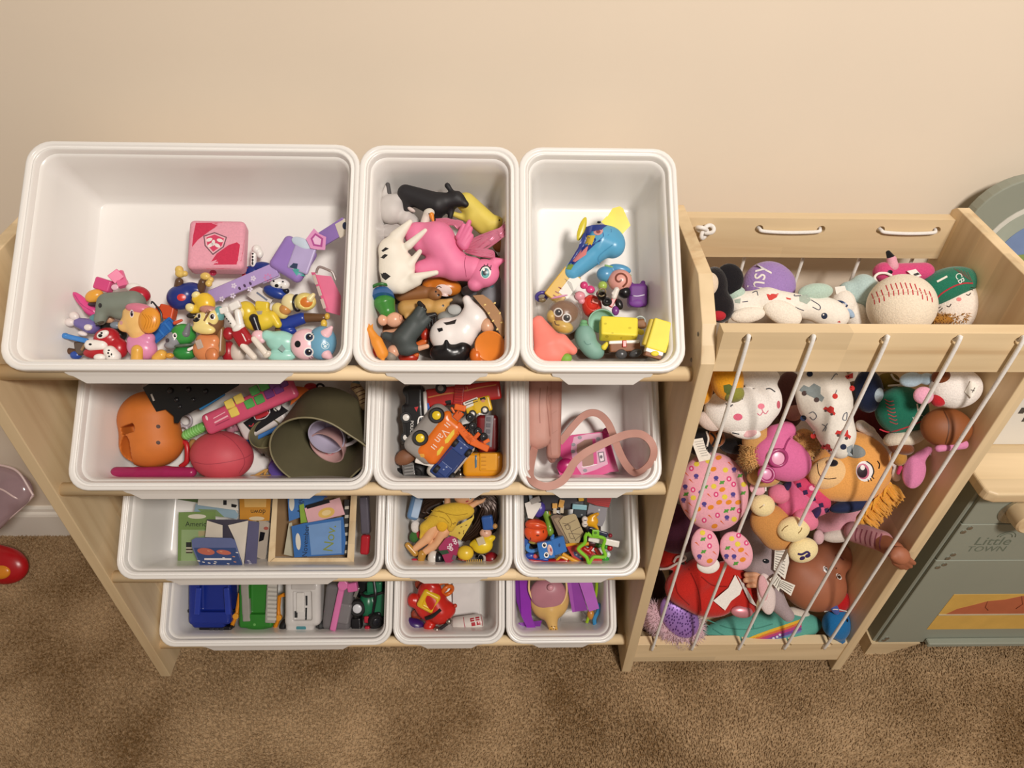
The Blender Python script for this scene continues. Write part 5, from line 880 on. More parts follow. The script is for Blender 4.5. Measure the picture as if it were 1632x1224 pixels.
# ================================================================ second tier, right bin: purse
G = 'toys in the purse bin'
t = Toy('purse', 'dusty pink leather purse with a long stitched strap', 'purse', C8, 260, 450, Bn(1, .060), G)
PL = M('C59386', 'matte'); SL = M('A87468', 'matte')
t.add('purse_body', PL, ('b', 250, 350, 0, 130, 370, 120, 0, 90), ('c', 240, 620, 0, 118, 235, 640, 0, 110), k=20, n=56); t.add('purse_flap', M('B98578', 'matte'), ('b', 405, 400, -30, 72, 440, 105, -1, 44), ('c', 380, 820, -30, 52, 385, 850, -40, 40), k=14, n=56)
t.dec('seam', SL, 'l', [(340, 100), (330, 250), (350, 450), (370, 700), (385, 870)], 9)
t.dec('fold', SL, 'l', [(265, 120), (255, 300), (262, 480)], 12); t.dec('fold', SL, 'l', [(140, 120), (120, 300), (125, 600)], 6)
for p in ([(340, 200), (395, 165)], [(375, 390), (435, 350)], [(385, 590), (440, 550)], [(345, 200), (380, 390), (390, 590)]): t.dec('quilt_line', SL, 'l', p, 4)
t.dec('edge_stitch', M('DDB6A6', 'matte'), 'l', [(150, 700), (200, 735), (260, 740), (330, 715)], 5)
path = [(205, 735, 60), (190, 800, 180), (165, 920, 360), (160, 1020, 480), (200, 1085, 540), (290, 1125, 560), (390, 1120, 560), (490, 1070, 550), (560, 980, 530), (610, 890, 500), (720, 790, 450), (880, 705, 420), (1040, 635, 410), (1180, 590, 430), (1300, 595, 460), (1390, 660, 490), (1430, 760, 490), (1400, 880, 430), (1310, 970, 330), (1230, 985, 220), (1150, 910, 140), (1080, 780, 90), (1020, 620, 60), (960, 480, 30), (880, 395, 0), (790, 372, -20), (700, 410, -40), (610, 500, -50), (520, 610, -60), (460, 680, -80)]
t.add('strap', PL, ('R', path, 38, 5, 8, 18)); t.done()
t = Toy('doll_case', 'hot pink doll carry case with a window and printed panels', 'toy case', C8, 740, 810, Bn(1, .030), G)
t.add('case', M('CF2C7E'), ('P', [(455, 650), (590, 600), (890, 570), (950, 525), (990, 545), (1005, 600), (990, 690), (1020, 800), (1072, 975), (990, 980), (880, 1020), (620, 1028), (470, 1020), (430, 930), (495, 840), (440, 790)], -120, 0), smooth=False)
t.dec('printed_panel', M('D9A3BC'), 'p', [(610, 620), (760, 590), (900, 580), (905, 620), (935, 770), (960, 900), (830, 960), (690, 1005), (640, 930), (590, 830), (580, 740)], lift=2)
t.dec('window', M('A57F70', 'matte'), 'p', [(640, 700), (720, 650), (800, 640), (815, 760), (830, 880), (790, 915), (700, 925), (690, 850), (640, 780)], lift=3.5)
t.dec('window_trim', M('F3E6EA'), 'l', [(690, 925), (720, 930), (790, 915), (850, 900)], 8, lift=4); t.dec('window_trim', M('D03A86'), 'p', [(800, 640), (830, 640), (850, 900), (815, 900)], lift=4)
for (u, v) in ((670, 628), (605, 700), (600, 770), (725, 965), (860, 640)): t.dec('print_dot', M('8E8A94'), 'o', u, v, 22, 18, lift=4)
t.dec('print_frame', M('5A4A58'), 'p', [(855, 780), (915, 770), (930, 870), (875, 885)], lift=4); t.dec('print_frame', M('E7D6DE'), 'p', [(865, 788), (908, 780), (920, 862), (882, 874)], lift=4.6); t.dec('print_mark', M('5A4A58'), 'o', 890, 825, 14, 18, lift=5.2)
t.add('corner_knob', M('C12574'), ('e', 950, 560, 10, 44, 36, 26)); t.add('scoop', M('BC2170'), ('e', 530, 920, 0, 95, 80, 50)); t.done()
# ================================================================ third tier, wide bin: flash cards
G = 'cards in the wide third tier bin'
def card(label, poly, col, h, th=5, name='flash_card', crop=D1, row=2, kind='matte', back='E9E4DA'):
    u = sum(p[0] for p in poly)/len(poly); v = sum(p[1] for p in poly)/len(poly); t = Toy(name, label, 'card', crop, u, v, Bn(row, h), G)
    t.add('card', M(col, kind), ('P', poly, -th, 0), smooth=False); return t
t = card('green flash card with the word America beside the blue box', [(388, 135), (605, 130), (612, 300), (600, 430), (382, 432)], '6F8A4C', .050); t.dec('picture_panel', M('8CA372', 'matte'), 'p', [(405, 238), (560, 238), (560, 428), (402, 428)]); t.dec('oval', M('CFCBB8', 'matte'), 'o', 497, 160, 54, 14); t.dec('lettering', M('23281E', 'matte'), 'x', 'Americ', 490, 206, 42)
for i in range(4): t.dec('flag_stripe', M('3A2A24' if i % 2 else 'B8B0A0', 'matte'), 'p', [(432, 342+i*9), (470, 342+i*9), (470, 350+i*9), (432, 350+i*9)], lift=2)
t.dec('flag_field', M('1F211F', 'matte'), 'p', [(432, 312), (464, 312), (464, 342), (432, 342)], lift=2); t.dec('picture_sand', M('A89C72', 'matte'), 'p', [(505, 245), (548, 245), (548, 270), (505, 280)], lift=2); t.done()
t = card('dark green card edge at the back of the bin', [(380, 36), (560, 30), (498, 78), (385, 60)], '53683A', .040); t.done()
t = card('white domino patterned card at the back', [(505, 50), (600, 25), (735, 60), (742, 125), (500, 92)], 'D9D5CC', .055); t.dec('black_square', BLK, 'p', [(652, 64), (672, 64), (672, 92), (652, 92)]); t.dec('black_square', BLK, 'p', [(580, 38), (605, 36), (600, 54), (580, 54)]); t.dec('black_square', BLK, 'p', [(700, 85), (735, 92), (725, 108), (700, 104)]); t.done()
t = card('pale blue and green card under the domino card', [(490, 85), (700, 92), (742, 150), (730, 175), (480, 130)], '8FA9B8', .046); t.dec('grass', M('7C9460', 'matte'), 'p', [(500, 115), (610, 120), (660, 165), (540, 150)]); t.done()
t = card('orange flash card with the upside down word down', [(748, 34), (935, 34), (925, 185), (750, 188)], 'C98A2C', .048); t.dec('picture_panel', M('E2B467', 'matte'), 'p', [(775, 34), (908, 34), (905, 105), (778, 105)]); t.dec('lettering', M('2A2216', 'matte'), 'x', 'down', 858, 132, 40, 180); t.dec('oval', M('DCC9A6', 'matte'), 'o', 850, 172, 46, 12); t.dec('picture', M('7A4A22', 'matte'), 'o', 862, 45, 14, 8, lift=2); t.done()
t = Toy('card_box', 'blue card box standing open with its picture flap folded down', 'box', D1, 660, 330, Bn(2, .066), G)
t.add('box_flap', M('5B6590', 'matte'), ('P', [(465, 300), (490, 285), (700, 287), (722, 300), (770, 460), (520, 466), (468, 345)], 55, 62), smooth=False); t.add('inner_flap', M('CFC5B6', 'matte'), ('P', [(556, 184), (648, 212), (648, 285), (545, 282)], 20, 26), smooth=False); t.add('inner_flap', M('D6CCBE', 'matte'), ('P', [(680, 212), (800, 184), (772, 455), (722, 300)], 20, 26), smooth=False); t.add('box_back', M('3F3A48', 'matte'), ('P', [(556, 178), (800, 178), (790, 300), (545, 290)], -110, -8), smooth=False); t.add('box_side', M('565474', 'matte'), ('P', [(802, 184), (866, 196), (848, 458), (776, 462)], -110, 20), smooth=False)
t.dec('picture', M('2F4474', 'matte'), 'p', [(478, 345), (725, 345), (768, 458), (522, 462)]); t.dec('picture_shape', M('B5614E', 'matte'), 'o', 550, 367, 52, 20, -8, lift=2); t.dec('picture_shape', M('B5614E', 'matte'), 'o', 655, 372, 44, 14, -8, lift=2); t.dec('title', M('D6D0D2', 'matte'), 'l', [(540, 412), (700, 412)], 11, lift=2.4)
for k in range(14): t.dec('picture_fleck', M('D9D3CC' if k % 3 else 'C98A6A', 'matte'), 'o', 505+rng.uniform(0, 230), 355+rng.uniform(0, 95), 9, 3, -10, lift=2.2)
for k in range(4): t.dec('side_print', M('A9A6B4', 'matte'), 'o', 800+k*6, 420+k*8, 9, 3, lift=2)
t.done()
t = Toy('wooden_tray', 'light pine wooden tray holding stacked cards', 'tray', D1, 1175, 250, Bn(2, .045), G)
PT = wood('pine_tray', 2, 1.0)
t.add('tray_side', PT, ('P', [(948, 20), (975, 20), (958, 405), (915, 440)], -90, 60), smooth=False); t.add('tray_side', PT, ('P', [(1408, 20), (1444, 20), (1424, 440), (1385, 405)], -90, 60), smooth=False); t.add('tray_front', PT, ('P', [(915, 440), (950, 404), (1392, 404), (1424, 440)], -90, 60), smooth=False); t.add('tray_floor', M('8A6E4C', 'matte'), ('P', [(950, 20), (1420, 20), (1405, 430), (930, 430)], -92, -84), smooth=False); t.done()
t = card('blue flash card with the word August in the wooden tray', [(1032, 30), (1262, 30), (1200, 130), (1040, 190)], '3F73B4', .062, 14); t.dec('oval', M('D8D4C8', 'matte'), 'o', 1057, 82, 16, 46); t.dec('lettering', M('1E2C44', 'matte'), 'x', 'August', 1106, 78, 46, 90); t.dec('lettering', M('26489A', 'matte'), 'x', 'g', 1245, 40, 40, 90); t.done()
t = card('pale pink card with a yellow flower on the tray', [(1132, 112), (1340, 48), (1372, 148), (1240, 180), (1152, 196)], 'D9A7AC', .078); t.dec('black_band', BLK, 'p', [(1140, 95), (1275, 56), (1283, 78), (1148, 116)]); t.dec('flower', M('D9B25A', 'matte'), 'o', 1262, 138, 50, 30, 15); t.dec('flower', M('E3C890', 'matte'), 'o', 1262, 138, 28, 16, 15, lift=2); t.done()
t = card('lime green card edge under the pink card', [(1102, 92), (1128, 84), (1148, 194), (1110, 200)], '86A83A', .070); t.done()
t = card('blue flash card with the words November and Nov. on top in the tray', [(1055, 218), (1130, 200), (1362, 162), (1376, 300), (1366, 385), (1072, 402)], '2F66A8', .076); t.dec('picture_panel', M('6E93C4', 'matte'), 'p', [(1155, 212), (1348, 182), (1352, 378), (1172, 388)]); t.dec('oval', M('D8D4C8', 'matte'), 'o', 1095, 308, 15, 50, 4); t.dec('lettering', M('16233A', 'matte'), 'x', 'November', 1140, 306, 43, 86); t.dec('lettering', M('7E8A3E', 'matte'), 'x', 'Nov.', 1284, 288, 82, 82, lift=2); t.done()
t = card('white and black domino cards standing along the tray side', [(1040, 200), (1058, 195), (1085, 400), (1010, 385)], 'B9B49E', .050); t.done()
t = card('black and white card edges along the right tray side', [(1368, 60), (1400, 60), (1385, 390), (1360, 390)], '2A2826', .052)
for i in range(6): t.dec('white_gap', M('C9C2B2', 'matte'), 'p', [(1372, 100+i*52), (1396, 98+i*52), (1394, 116+i*52), (1370, 118+i*52)])
t.done()
t = Toy('toy_marker', 'red plastic marker cap beside the tray', 'toy piece', D1, 1490, 325, Bn(2, .060), G); t.add('cap', M('B01F2B'), ('b', 1492, 325, 0, 26, 58, 24, -4, 14)); t.done()
t = Toy('toy_case', 'dark grey plastic case between the tray and the bin wall', 'toy case', D1, 1490, 160, Bn(2, .060), G); t.add('case', M('5A5560'), ('b', 1492, 150, 0, 26, 110, 30, 3, 8)); t.done()
t = card('loose white and black cards between the blue box and the tray', [(862, 170), (930, 200), (900, 420), (850, 400)], 'B5A898', .035); t.dec('black_mark', BLK, 'p', [(870, 250), (900, 255), (890, 300), (862, 310)]); t.dec('red_mark', M('A8564A', 'matte'), 'o', 905, 230, 14, 10); t.done()
t = card('white card strip with a black mark under the America card', [(380, 430), (490, 430), (488, 468), (384, 462)], 'C9C3B6', .052); t.dec('black_mark', BLK, 'p', [(424, 434), (488, 434), (486, 464), (426, 464)]); t.done()
# ================================================================ third tier, middle bin: dolls
G = 'toys in the doll bin'
t = Toy('doll', 'long haired doll in a gold yellow dress lying on its back', 'doll', D2, 760, 420, Bn(2, .060), G)
SK = M('E3AC80', 'matte'); GD = M('D8B23C', 'cloth')
t.add('body', SK, ('c', 640, 460, 10, 74, 560, 600, 15, 62), ('c', 560, 600, 15, 60, 400, 735, 15, 40), ('c', 760, 520, 20, 74, 690, 660, 20, 62), ('c', 690, 660, 20, 60, 520, 775, 15, 42), ('e', 960, 240, -20, 120, 80, 60), ('c', 800, 170, 0, 40, 800, 70, 0, 34), ('c', 1060, 230, 10, 42, 1160, 165, 20, 32), ('c', 1160, 165, 20, 30, 1215, 150, 25, 26), ('c', 1215, 145, 25, 14, 1275, 108, 30, 8), ('c', 1215, 155, 25, 12, 1262, 130, 28, 7), ('c', 1215, 160, 25, 11, 1250, 150, 28, 7), ('c', 1010, 180, -10, 46, 1010, 140, -10, 46), k=16, n=84)
t.add('head', SK, ('e', 1010, 90, 0, 130, 95, 90), k=0, n=34); t.dec('lips', M('B23A44'), 'o', 1045, 148, 22, 9, 20); t.dec('eye', WHT, 'o', 1088, 105, 15, 22, -20); t.dec('iris', M('3E7A5A'), 'o', 1090, 107, 9, 14, -20, lift=2); t.dec('pupil', BLK, 'o', 1091, 107, 5, 8, -20, lift=2.6)
t.add('dress', GD, ('e', 880, 280, 40, 255, 118, 90, 4), ('c', 700, 330, 40, 105, 520, 470, 25, 55), ('c', 520, 460, 25, 50, 470, 600, 10, 18), ('e', 790, 380, 60, 130, 60, 60, -35), ('c', 860, 400, 50, 60, 840, 480, 50, 45), k=40, n=64)
for p in ([(690, 260), (780, 300), (850, 400), (840, 470)], [(600, 260), (720, 280), (900, 320), (1050, 300)], [(520, 360), (600, 320), (680, 340)], [(700, 340), (760, 360), (820, 420)]): t.dec('fold', M('A9852A', 'cloth'), 'l', p, 9)
t.add('gold_skirt', M('E3C656', 'sheen'), ('P', [(830, 490), (960, 430), (1110, 345), (1125, 300), (1130, 350), (1080, 450), (965, 632), (900, 590), (800, 560)], -20, 30), smooth=False)
for k in range(10): t.dec('gold_pattern', M('8E7030', 'sheen'), 'o', 900+rng.uniform(-40, 150), 470+rng.uniform(-60, 90), 14, 6, rng.uniform(0, 180))
t.add('bloomers', M('E0AE2C', 'cloth'), ('e', 735, 445, 95, 68, 78, 34)); t.add('shoe', M('B98A3A'), ('c', 310, 690, 20, 36, 400, 790, 15, 42), k=4); t.add('shoe', M('B98A3A'), ('c', 490, 800, 20, 52, 475, 870, 15, 44))
hs = []
for k in range(70):
    a, b, c = rng.uniform(-1, 1, 3); hs.append(('T', [(1150+60*a, 60+50*b, -10), (1330+90*a, 200+80*b, -10+30*c), (1290+110*a, 400+60*b, -20+30*c), (1180+90*a, 530+40*b, -10+30*c), (1040+70*a, 620+30*b, 0)], [10, 14, 12, 10, 4], 5, 4))
for k in range(36):
    a, b, c = rng.uniform(-1, 1, 3); hs.append(('T', [(820+60*a, 70+20*b, -20), (660+60*a, 110+50*b, -10), (540+50*a, 160+60*b, -10+20*c), (500+40*a, 240+40*b, -10), (540+40*b, 300+20*a, -30)], [8, 14, 12, 8, 3], 5, 4))
t.add('hair', M('38251A', 'sheen'), *hs); t.done()
t = Toy('toy_shoe', 'pale blue toy shoe standing by the left wall', 'toy shoe', D2, 410, 220, Bn(2, .065), G); t.add('sole', M('5B7FA8'), ('b', 400, 220, 0, 74, 160, 50, -14, 60), k=0); t.add('insole', M('A9BED8'), ('b', 420, 235, 42, 48, 120, 14, -14, 40), k=0); t.done()
t = Toy('toy_dress', 'white, green and red doll clothes at the left wall', 'doll clothes', D2, 400, 500, Bn(2, .045), G); t.add('sleeve', M('D9D2CE', 'cloth'), ('e', 405, 460, 10, 56, 80, 40)); t.add('skirt', M('3E6A34', 'cloth'), ('e', 390, 590, 0, 60, 70, 50)); t.add('trim', M('9A3038', 'cloth'), ('e', 445, 560, 10, 34, 50, 30)); t.done()
t = Toy('doll_box', 'maroon doll gift box with white flowers', 'toy box', D2, 820, 770, Bn(2, .072), G); t.add('box', M('9C2C56'), ('P', [(690, 735), (770, 610), (860, 575), (915, 600), (945, 700), (905, 860), (790, 935), (735, 815)], -60, 0), smooth=False); t.add('lid', M('A63560'), ('P', [(690, 720), (780, 605), (860, 575), (890, 600), (790, 750), (700, 755)], 0, 12), smooth=False); t.add('ribbon', M('2E4A34'), ('P', [(690, 762), (800, 748), (825, 790), (735, 812)], 6, 20), smooth=False)
for (u, v) in ((840, 690), (885, 630), (850, 740), (820, 720), (900, 660)):
    for k in range(5): t.dec('flower', M('EBDDE2'), 'o', u+16*math.cos(k*1.257), v+16*math.sin(k*1.257), 9, 8, lift=2)
t.add('buckle', M('6A5A60'), ('b', 885, 845, 4, 24, 30, 8, -20, 4)); t.done()
t = Toy('toy_ball', 'black and white toy ball at the bin front', 'ball', D2, 650, 850, Bn(2, .055), G); t.add('ball', M('DDD6CE'), ('e', 630, 850, 0, 75, 92, 70)); t.add('black_half', M('15141A'), ('e', 695, 855, 10, 70, 88, 66)); t.done()
t = Toy('toy_duck', 'plain yellow round toy head at the front', 'toy piece', D2, 1020, 790, Bn(2, .065), G); t.add('ball', M('E2BE36'), ('e', 1022, 788, 0, 105, 92, 84)); t.add('shadow_band', M('8A3A2A'), ('e', 985, 868, 20, 60, 16, 40, -12)); t.done()
t = Toy('toy_fireman', 'toy person in a yellow helmet lying face down', 'toy figure', D2, 1260, 640, Bn(2, .068), G); t.add('helmet', M('E6C62A'), ('e', 1235, 690, 0, 130, 105, 90, 8), ('e', 1235, 640, -10, 170, 60, 60, 18), k=20, n=44); t.add('badge', M('C9B898'), ('b', 1215, 640, 76, 48, 52, 12, 20, 14)); t.add('head', M('E0AE94'), ('e', 1275, 540, -10, 75, 60, 60)); t.add('shirt', M('2A559C'), ('b', 1300, 410, -20, 70, 90, 54, 8, 26)); t.add('hand', M('B98A50'), ('s', 1390, 455, 10, 34)); t.dec('eye', BLK, 'o', 1265, 522, 6, 8); t.done()
t = Toy('toy_ball', 'deep red toy ball in the front right corner', 'ball', D2, 1350, 870, Bn(2, .050), G); t.add('ball', M('8E1722'), ('e', 1345, 870, 0, 95, 95, 80)); t.add('disc', M('D9CFCB'), ('L', 1235, 865, 10, [(1, -14), (60, -14), (64, 8), (1, 14)], 0, 20, -40, 24)); t.dec('disc_face', BLK, 'o', 1215, 860, 34, 48); t.done()
t = Toy('toy_comb', 'small gold toy comb at the front', 'toy comb', D2, 1100, 900, Bn(2, .060), G); t.add('spine', M('C9962E'), ('b', 1090, 925, 0, 150, 20, 14, 2, 5))
for i in range(9): t.add('tooth', M('D9AE4A'), ('b', 1040+i*23, 890, 0, 4, 26, 8, 3, 2))
t.done()
t = Toy('toy_bow', 'bright pink toy bead by the gold shoes', 'toy piece', D2, 395, 890, Bn(2, .045), G); t.add('bead', M('C7304A'), ('e', 395, 888, 0, 48, 34, 34)); t.done()
t = Toy('toy_heap', 'dark filler lumps under the doll', 'toy piece', D2, 850, 800, Bn(2, .018), G); t.add('heap', M('3A2A24', 'matte'), ('e', 560, 850, 0, 240, 90, 60), ('e', 1280, 300, 0, 200, 280, 70), ('e', 560, 200, 0, 200, 180, 60), ('e', 1000, 840, 0, 300, 90, 60), k=40, n=44); t.done()['kind'] = 'stuff'  # added dark filler for the dim space below the doll
# ================================================================ third tier, right bin: odd plastic toys
G = 'toys in the odd toy bin'
t = Toy('toy_robot', 'white and purple toy robot leaning in the back left corner', 'toy figure', D3, 290, 230, Bn(2, .085), G); t.add('panel', M('E2DCD6'), ('P', [(195, 165), (260, 140), (390, 160), (385, 200), (290, 350), (235, 340)], -40, 20), smooth=False); t.add('shoulder', M('A9A29E'), ('b', 320, 125, 10, 60, 34, 26, 20, 8)); t.add('body', M('4A3E94'), ('e', 370, 240, -30, 66, 95, 50, -20)); t.add('neck', M('B4C2D0'), ('c', 262, 60, 0, 22, 270, 130, 5, 20)); t.done()
t = Toy('toy_pot', 'round orange toy pot with a lid', 'toy dish', D3, 330, 490, Bn(2, .075), G); t.add('pot', M('DE5220'), ('e', 330, 510, 0, 140, 118, 110, -12), k=0, n=40); t.add('lid', M('D0461A'), ('e', 325, 420, 20, 125, 70, 92, -6)); t.add('lid_rim', M('E8653A'), ('t', 330, 440, 0, 118, 13, -8, 62, 0), n=44); t.add('foot', M('9A8A3A'), ('e', 310, 620, -10, 70, 28, 50)); t.dec('vent', M('7A2A0E'), 'o', 348, 545, 20, 10); t.dec('vent', M('7A2A0E'), 'o', 415, 500, 8, 18); t.dec('vent', M('7A2A0E'), 'o', 262, 585, 8, 18); t.done()
t = Toy('toy_pear', 'lime green toy pear behind the orange pot', 'toy food', D3, 470, 370, Bn(2, .060), G); t.add('pear', M('7FA63A'), ('e', 458, 290, 0, 52, 95, 50, 12), ('e', 490, 490, 0, 52, 62, 50), ('c', 460, 300, -5, 40, 490, 470, -5, 40), k=20, n=40); t.add('beak', M('D9762A'), ('e', 490, 280, 30, 16, 26, 16)); t.dec('slot', M('3A4A1E'), 'o', 465, 265, 10, 20, -20); t.done()
t = Toy('toy_tank', 'tan chocolate bar shaped toy tank with two pipes', 'toy truck', D3, 720, 440, Bn(2, .078), G)
t.add('deck', M('B09C74', 'matte'), ('P', [(600, 375), (650, 320), (770, 288), (800, 300), (892, 510), (835, 632), (725, 632)], 10, 40), smooth=False); t.add('hull', M('77604C', 'matte'), ('P', [(500, 320), (560, 295), (650, 310), (740, 630), (690, 640), (600, 560)], -60, 10), smooth=False); t.add('hull_step', M('9A8468', 'matte'), ('P', [(535, 350), (590, 330), (630, 360), (740, 640), (690, 600)], 10, 20), smooth=False)
for p in ([(660, 430), (795, 360)], [(700, 400), (800, 610)], [(740, 500), (860, 440)], [(640, 400), (705, 410)], [(720, 520), (850, 530)], [(670, 430), (690, 470), (735, 460), (720, 420), (670, 430)], [(715, 515), (740, 580), (790, 575)], [(790, 600), (870, 530)]): t.dec('groove', M('5A4630', 'matte'), 'l', p, 6)
t.add('pipe', M('C9BBA4'), ('b', 550, 250, 20, 22, 34, 22, 0, 8)); t.add('pipe', M('C9BBA4'), ('b', 635, 235, 20, 22, 44, 22, -5, 8)); t.add('pipe_top', M('D9A24E'), ('b', 550, 192, 30, 30, 30, 14, 0, 4)); t.add('pipe_top', M('D9A24E'), ('b', 628, 168, 30, 30, 46, 14, -14, 4)); t.done()
t = Toy('toy_signboard', 'dark grey toy panel at the back of the bin', 'toy piece', D3, 640, 140, Bn(2, .080), G); t.add('panel', M('36323A'), ('b', 640, 130, 0, 260, 110, 30, 4, 10), k=0); t.done()
t = Toy('toy_brick', 'pale blue toy brick with a yellow knob', 'toy block', D3, 845, 200, Bn(2, .090), G); t.add('brick', M('86B6C2'), ('b', 842, 205, 0, 86, 30, 30, -5, 6)); t.add('post', M('E0B02E'), ('b', 858, 90, -6, 32, 46, 26, 6, 8)); t.add('base', M('2A3036'), ('b', 845, 275, -30, 80, 60, 24, -8, 10)); t.dec('eyelet', M('8A9094'), 'o', 870, 300, 12, 10); t.done()
t = Toy('toy_brick', 'ribbed red toy brick in the back right corner', 'toy block', D3, 1080, 130, Bn(2, .085), G); t.add('brick', M('A62020'), ('P', [(930, 75), (1100, 55), (1235, 60), (1190, 212), (1050, 190), (935, 150)], -50, 20), smooth=False)
for i in range(4): t.dec('rib', M('7E1414'), 'l', [(940, 95+i*18), (1080, 110+i*22), (1205, 115+i*26)], 6)
t.done()
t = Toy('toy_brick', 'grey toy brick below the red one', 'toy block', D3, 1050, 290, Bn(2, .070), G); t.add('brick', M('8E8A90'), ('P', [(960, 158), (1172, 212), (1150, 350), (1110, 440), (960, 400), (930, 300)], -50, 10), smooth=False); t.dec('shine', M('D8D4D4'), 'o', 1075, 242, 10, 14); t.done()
t = Toy('toy_fox', 'yellow and white toy fox head with pointed ears', 'toy animal', D3, 970, 380, Bn(2, .092), G); t.add('head', M('E3A41E'), ('e', 985, 375, 0, 80, 66, 50), ('c', 990, 330, 5, 36, 1055, 290, 10, 20), ('c', 1010, 410, 5, 34, 1060, 470, 10, 12), k=12, n=40); t.add('cheeks', M('E4DAD2'), ('e', 905, 355, 18, 36, 40, 34), ('e', 905, 410, 18, 36, 38, 34), k=8); t.add('inner_ear', M('C2861A'), ('e', 1040, 305, 28, 26, 12, 8, 40)); t.dec('eye', M('4A4250'), 'o', 912, 365, 20, 6); t.dec('eye', M('4A4250'), 'o', 912, 415, 18, 5); t.done()
t = Toy('cookie_cutter', 'lime green star shaped cookie cutter', 'cookie cutter', D3, 1000, 690, Bn(2, .095), G)
star = [(935, 515), (985, 552), (1075, 560), (1140, 590), (1118, 690), (1148, 770), (1118, 800), (1010, 800), (955, 868), (925, 800), (838, 722), (835, 690), (905, 630), (912, 560), (935, 515)]
t.add('star_wall', M('86CB2E'), ('T', [(u, v, 0) for u, v in star], 21, 8), ('T', [(u, v, -30) for u, v in star], 19, 8)); t.add('grip', M('7CC028'), ('b', 1032, 515, 14, 42, 40, 24, -4, 8)); t.dec('grip_hole', M('4A7A18'), 'o', 1030, 515, 20, 16); t.done()
t = Toy('toy_bar', 'navy blue toy bar behind the star cutter', 'toy piece', D3, 1060, 505, Bn(2, .082), G); t.add('bar', M('1E2340'), ('b', 1060, 505, 0, 120, 28, 20, -18, 8)); t.add('end', M('8A1E2C'), ('s', 1205, 545, -5, 26)); t.done()
t = Toy('toy_strip', 'white plastic toy strip behind the star cutter', 'toy piece', D3, 1140, 610, Bn(2, .078), G); t.add('strip', M('E9E3DA'), ('b', 1130, 610, 0, 185, 38, 20, -12, 5), k=0); t.done()
t = Toy('toy_boat', 'red toy boat with a yellow rim and blue sticker', 'toy boat', D3, 880, 780, Bn(2, .062), G); t.add('hull', M('B5281E'), ('P', [(690, 680), (850, 640), (950, 700), (1110, 820), (1100, 880), (900, 885), (760, 800)], -60, 0), smooth=False); t.add('rim', M('E2A01E'), ('T', [(680, 660, 8), (780, 640, 8), (860, 650, 8), (950, 640, 6)], 22), ('T', [(640, 760, 8), (740, 820, 8), (850, 870, 8), (960, 890, 8), (1100, 885, 0)], 24)); t.dec('sticker', M('223A7A'), 'p', [(770, 740), (800, 735), (890, 820), (890, 855), (780, 780)]); t.dec('sticker_star', M('D9DCE2'), 'o', 808, 770, 12, 11, lift=2); t.dec('sticker_star', M('D9DCE2'), 'o', 855, 798, 12, 11, lift=2); t.done()
t = Toy('toy_pieces', 'red toy pieces seen inside the star cutter', 'toy piece', D3, 980, 720, Bn(2, .060), G); t.add('piece', M('B8281E'), ('c', 900, 700, 30, 26, 970, 750, 30, 26), ('c', 980, 690, 30, 22, 950, 720, 30, 24), k=6); t.add('piece', M('C2382A'), ('c', 1040, 710, 30, 26, 1080, 770, 30, 26)); t.add('leaf', M('3E7A24'), ('e', 1060, 650, 10, 60, 40, 20)); t.add('base', M('4A1612'), ('e', 1000, 640, 0, 90, 50, 30)); t.done()
t = Toy('toy_cube', 'blue toy block shaped like an animal face', 'toy block', D3, 510, 690, Bn(2, .085), G)
t.add('cube', M('3A78C2'), ('B', 450, 710, 10, 92, 100, 40, 10, 0, -8, 8)); t.add('cube_back', M('3570B8'), ('B', 590, 660, -10, 82, 96, 40, 14, 0, 18, 8)); t.add('ear', M('3A78C2'), ('c', 520, 575, 20, 26, 530, 545, 10, 16)); t.add('muzzle', M('DDB9B4'), ('e', 500, 715, 52, 36, 72, 12, 12)); t.dec('mouth', M('A83A44'), 'p', [(492, 690), (512, 700), (516, 740), (498, 730)], lift=2); eye(t, 428, 660, 30, None, ry=34); eye(t, 452, 775, 30, None, ry=34); t.dec('socket', M('1F4A86'), 'o', 605, 660, 12, 22); t.done()
t = Toy('toy_boat', 'blue and red toy boat along the bin front', 'toy boat', D3, 380, 830, Bn(2, .060), G); t.add('hull', M('AE1E26'), ('c', 240, 840, 0, 40, 440, 860, 0, 36), ('c', 440, 860, 0, 36, 690, 850, 0, 34), k=10, n=44); t.add('deck', M('2145A0'), ('e', 260, 785, 20, 60, 38, 30), ('c', 260, 800, 15, 26, 460, 830, 20, 20), k=10); t.add('figure', M('D95A5E'), ('e', 325, 790, 36, 34, 28, 22)); t.add('rope', M('D9A22A'), ('T', [(560, 850, 10), (620, 800, 20), (700, 830, 20)], 16)); t.done()
t = Toy('toy_loop', 'blue toy handle loop beside the blue block', 'toy piece', D3, 280, 690, Bn(2, .062), G); t.add('loop', M('4A86C8'), ('T', [(235, 640, 0), (225, 700, 10), (270, 730, 14), (340, 715, 14), (370, 690, 6)], 24)); t.add('block', M('27509A'), ('b', 225, 620, -10, 34, 44, 30, 0, 10)); t.done()
t = Toy('toy_frog', 'small green toy frog with a white cap at the right', 'toy animal', D3, 1150, 800, Bn(2, .055), G); t.add('frog', M('3E9A3A'), ('e', 1145, 810, 0, 50, 60, 44), ('e', 1155, 670, 10, 20, 40, 24), k=10); t.add('cap', M('D6E0DC'), ('e', 1180, 770, 20, 30, 36, 24)); t.add('ball', M('B5242A'), ('s', 1200, 690, -10, 36)); t.done()
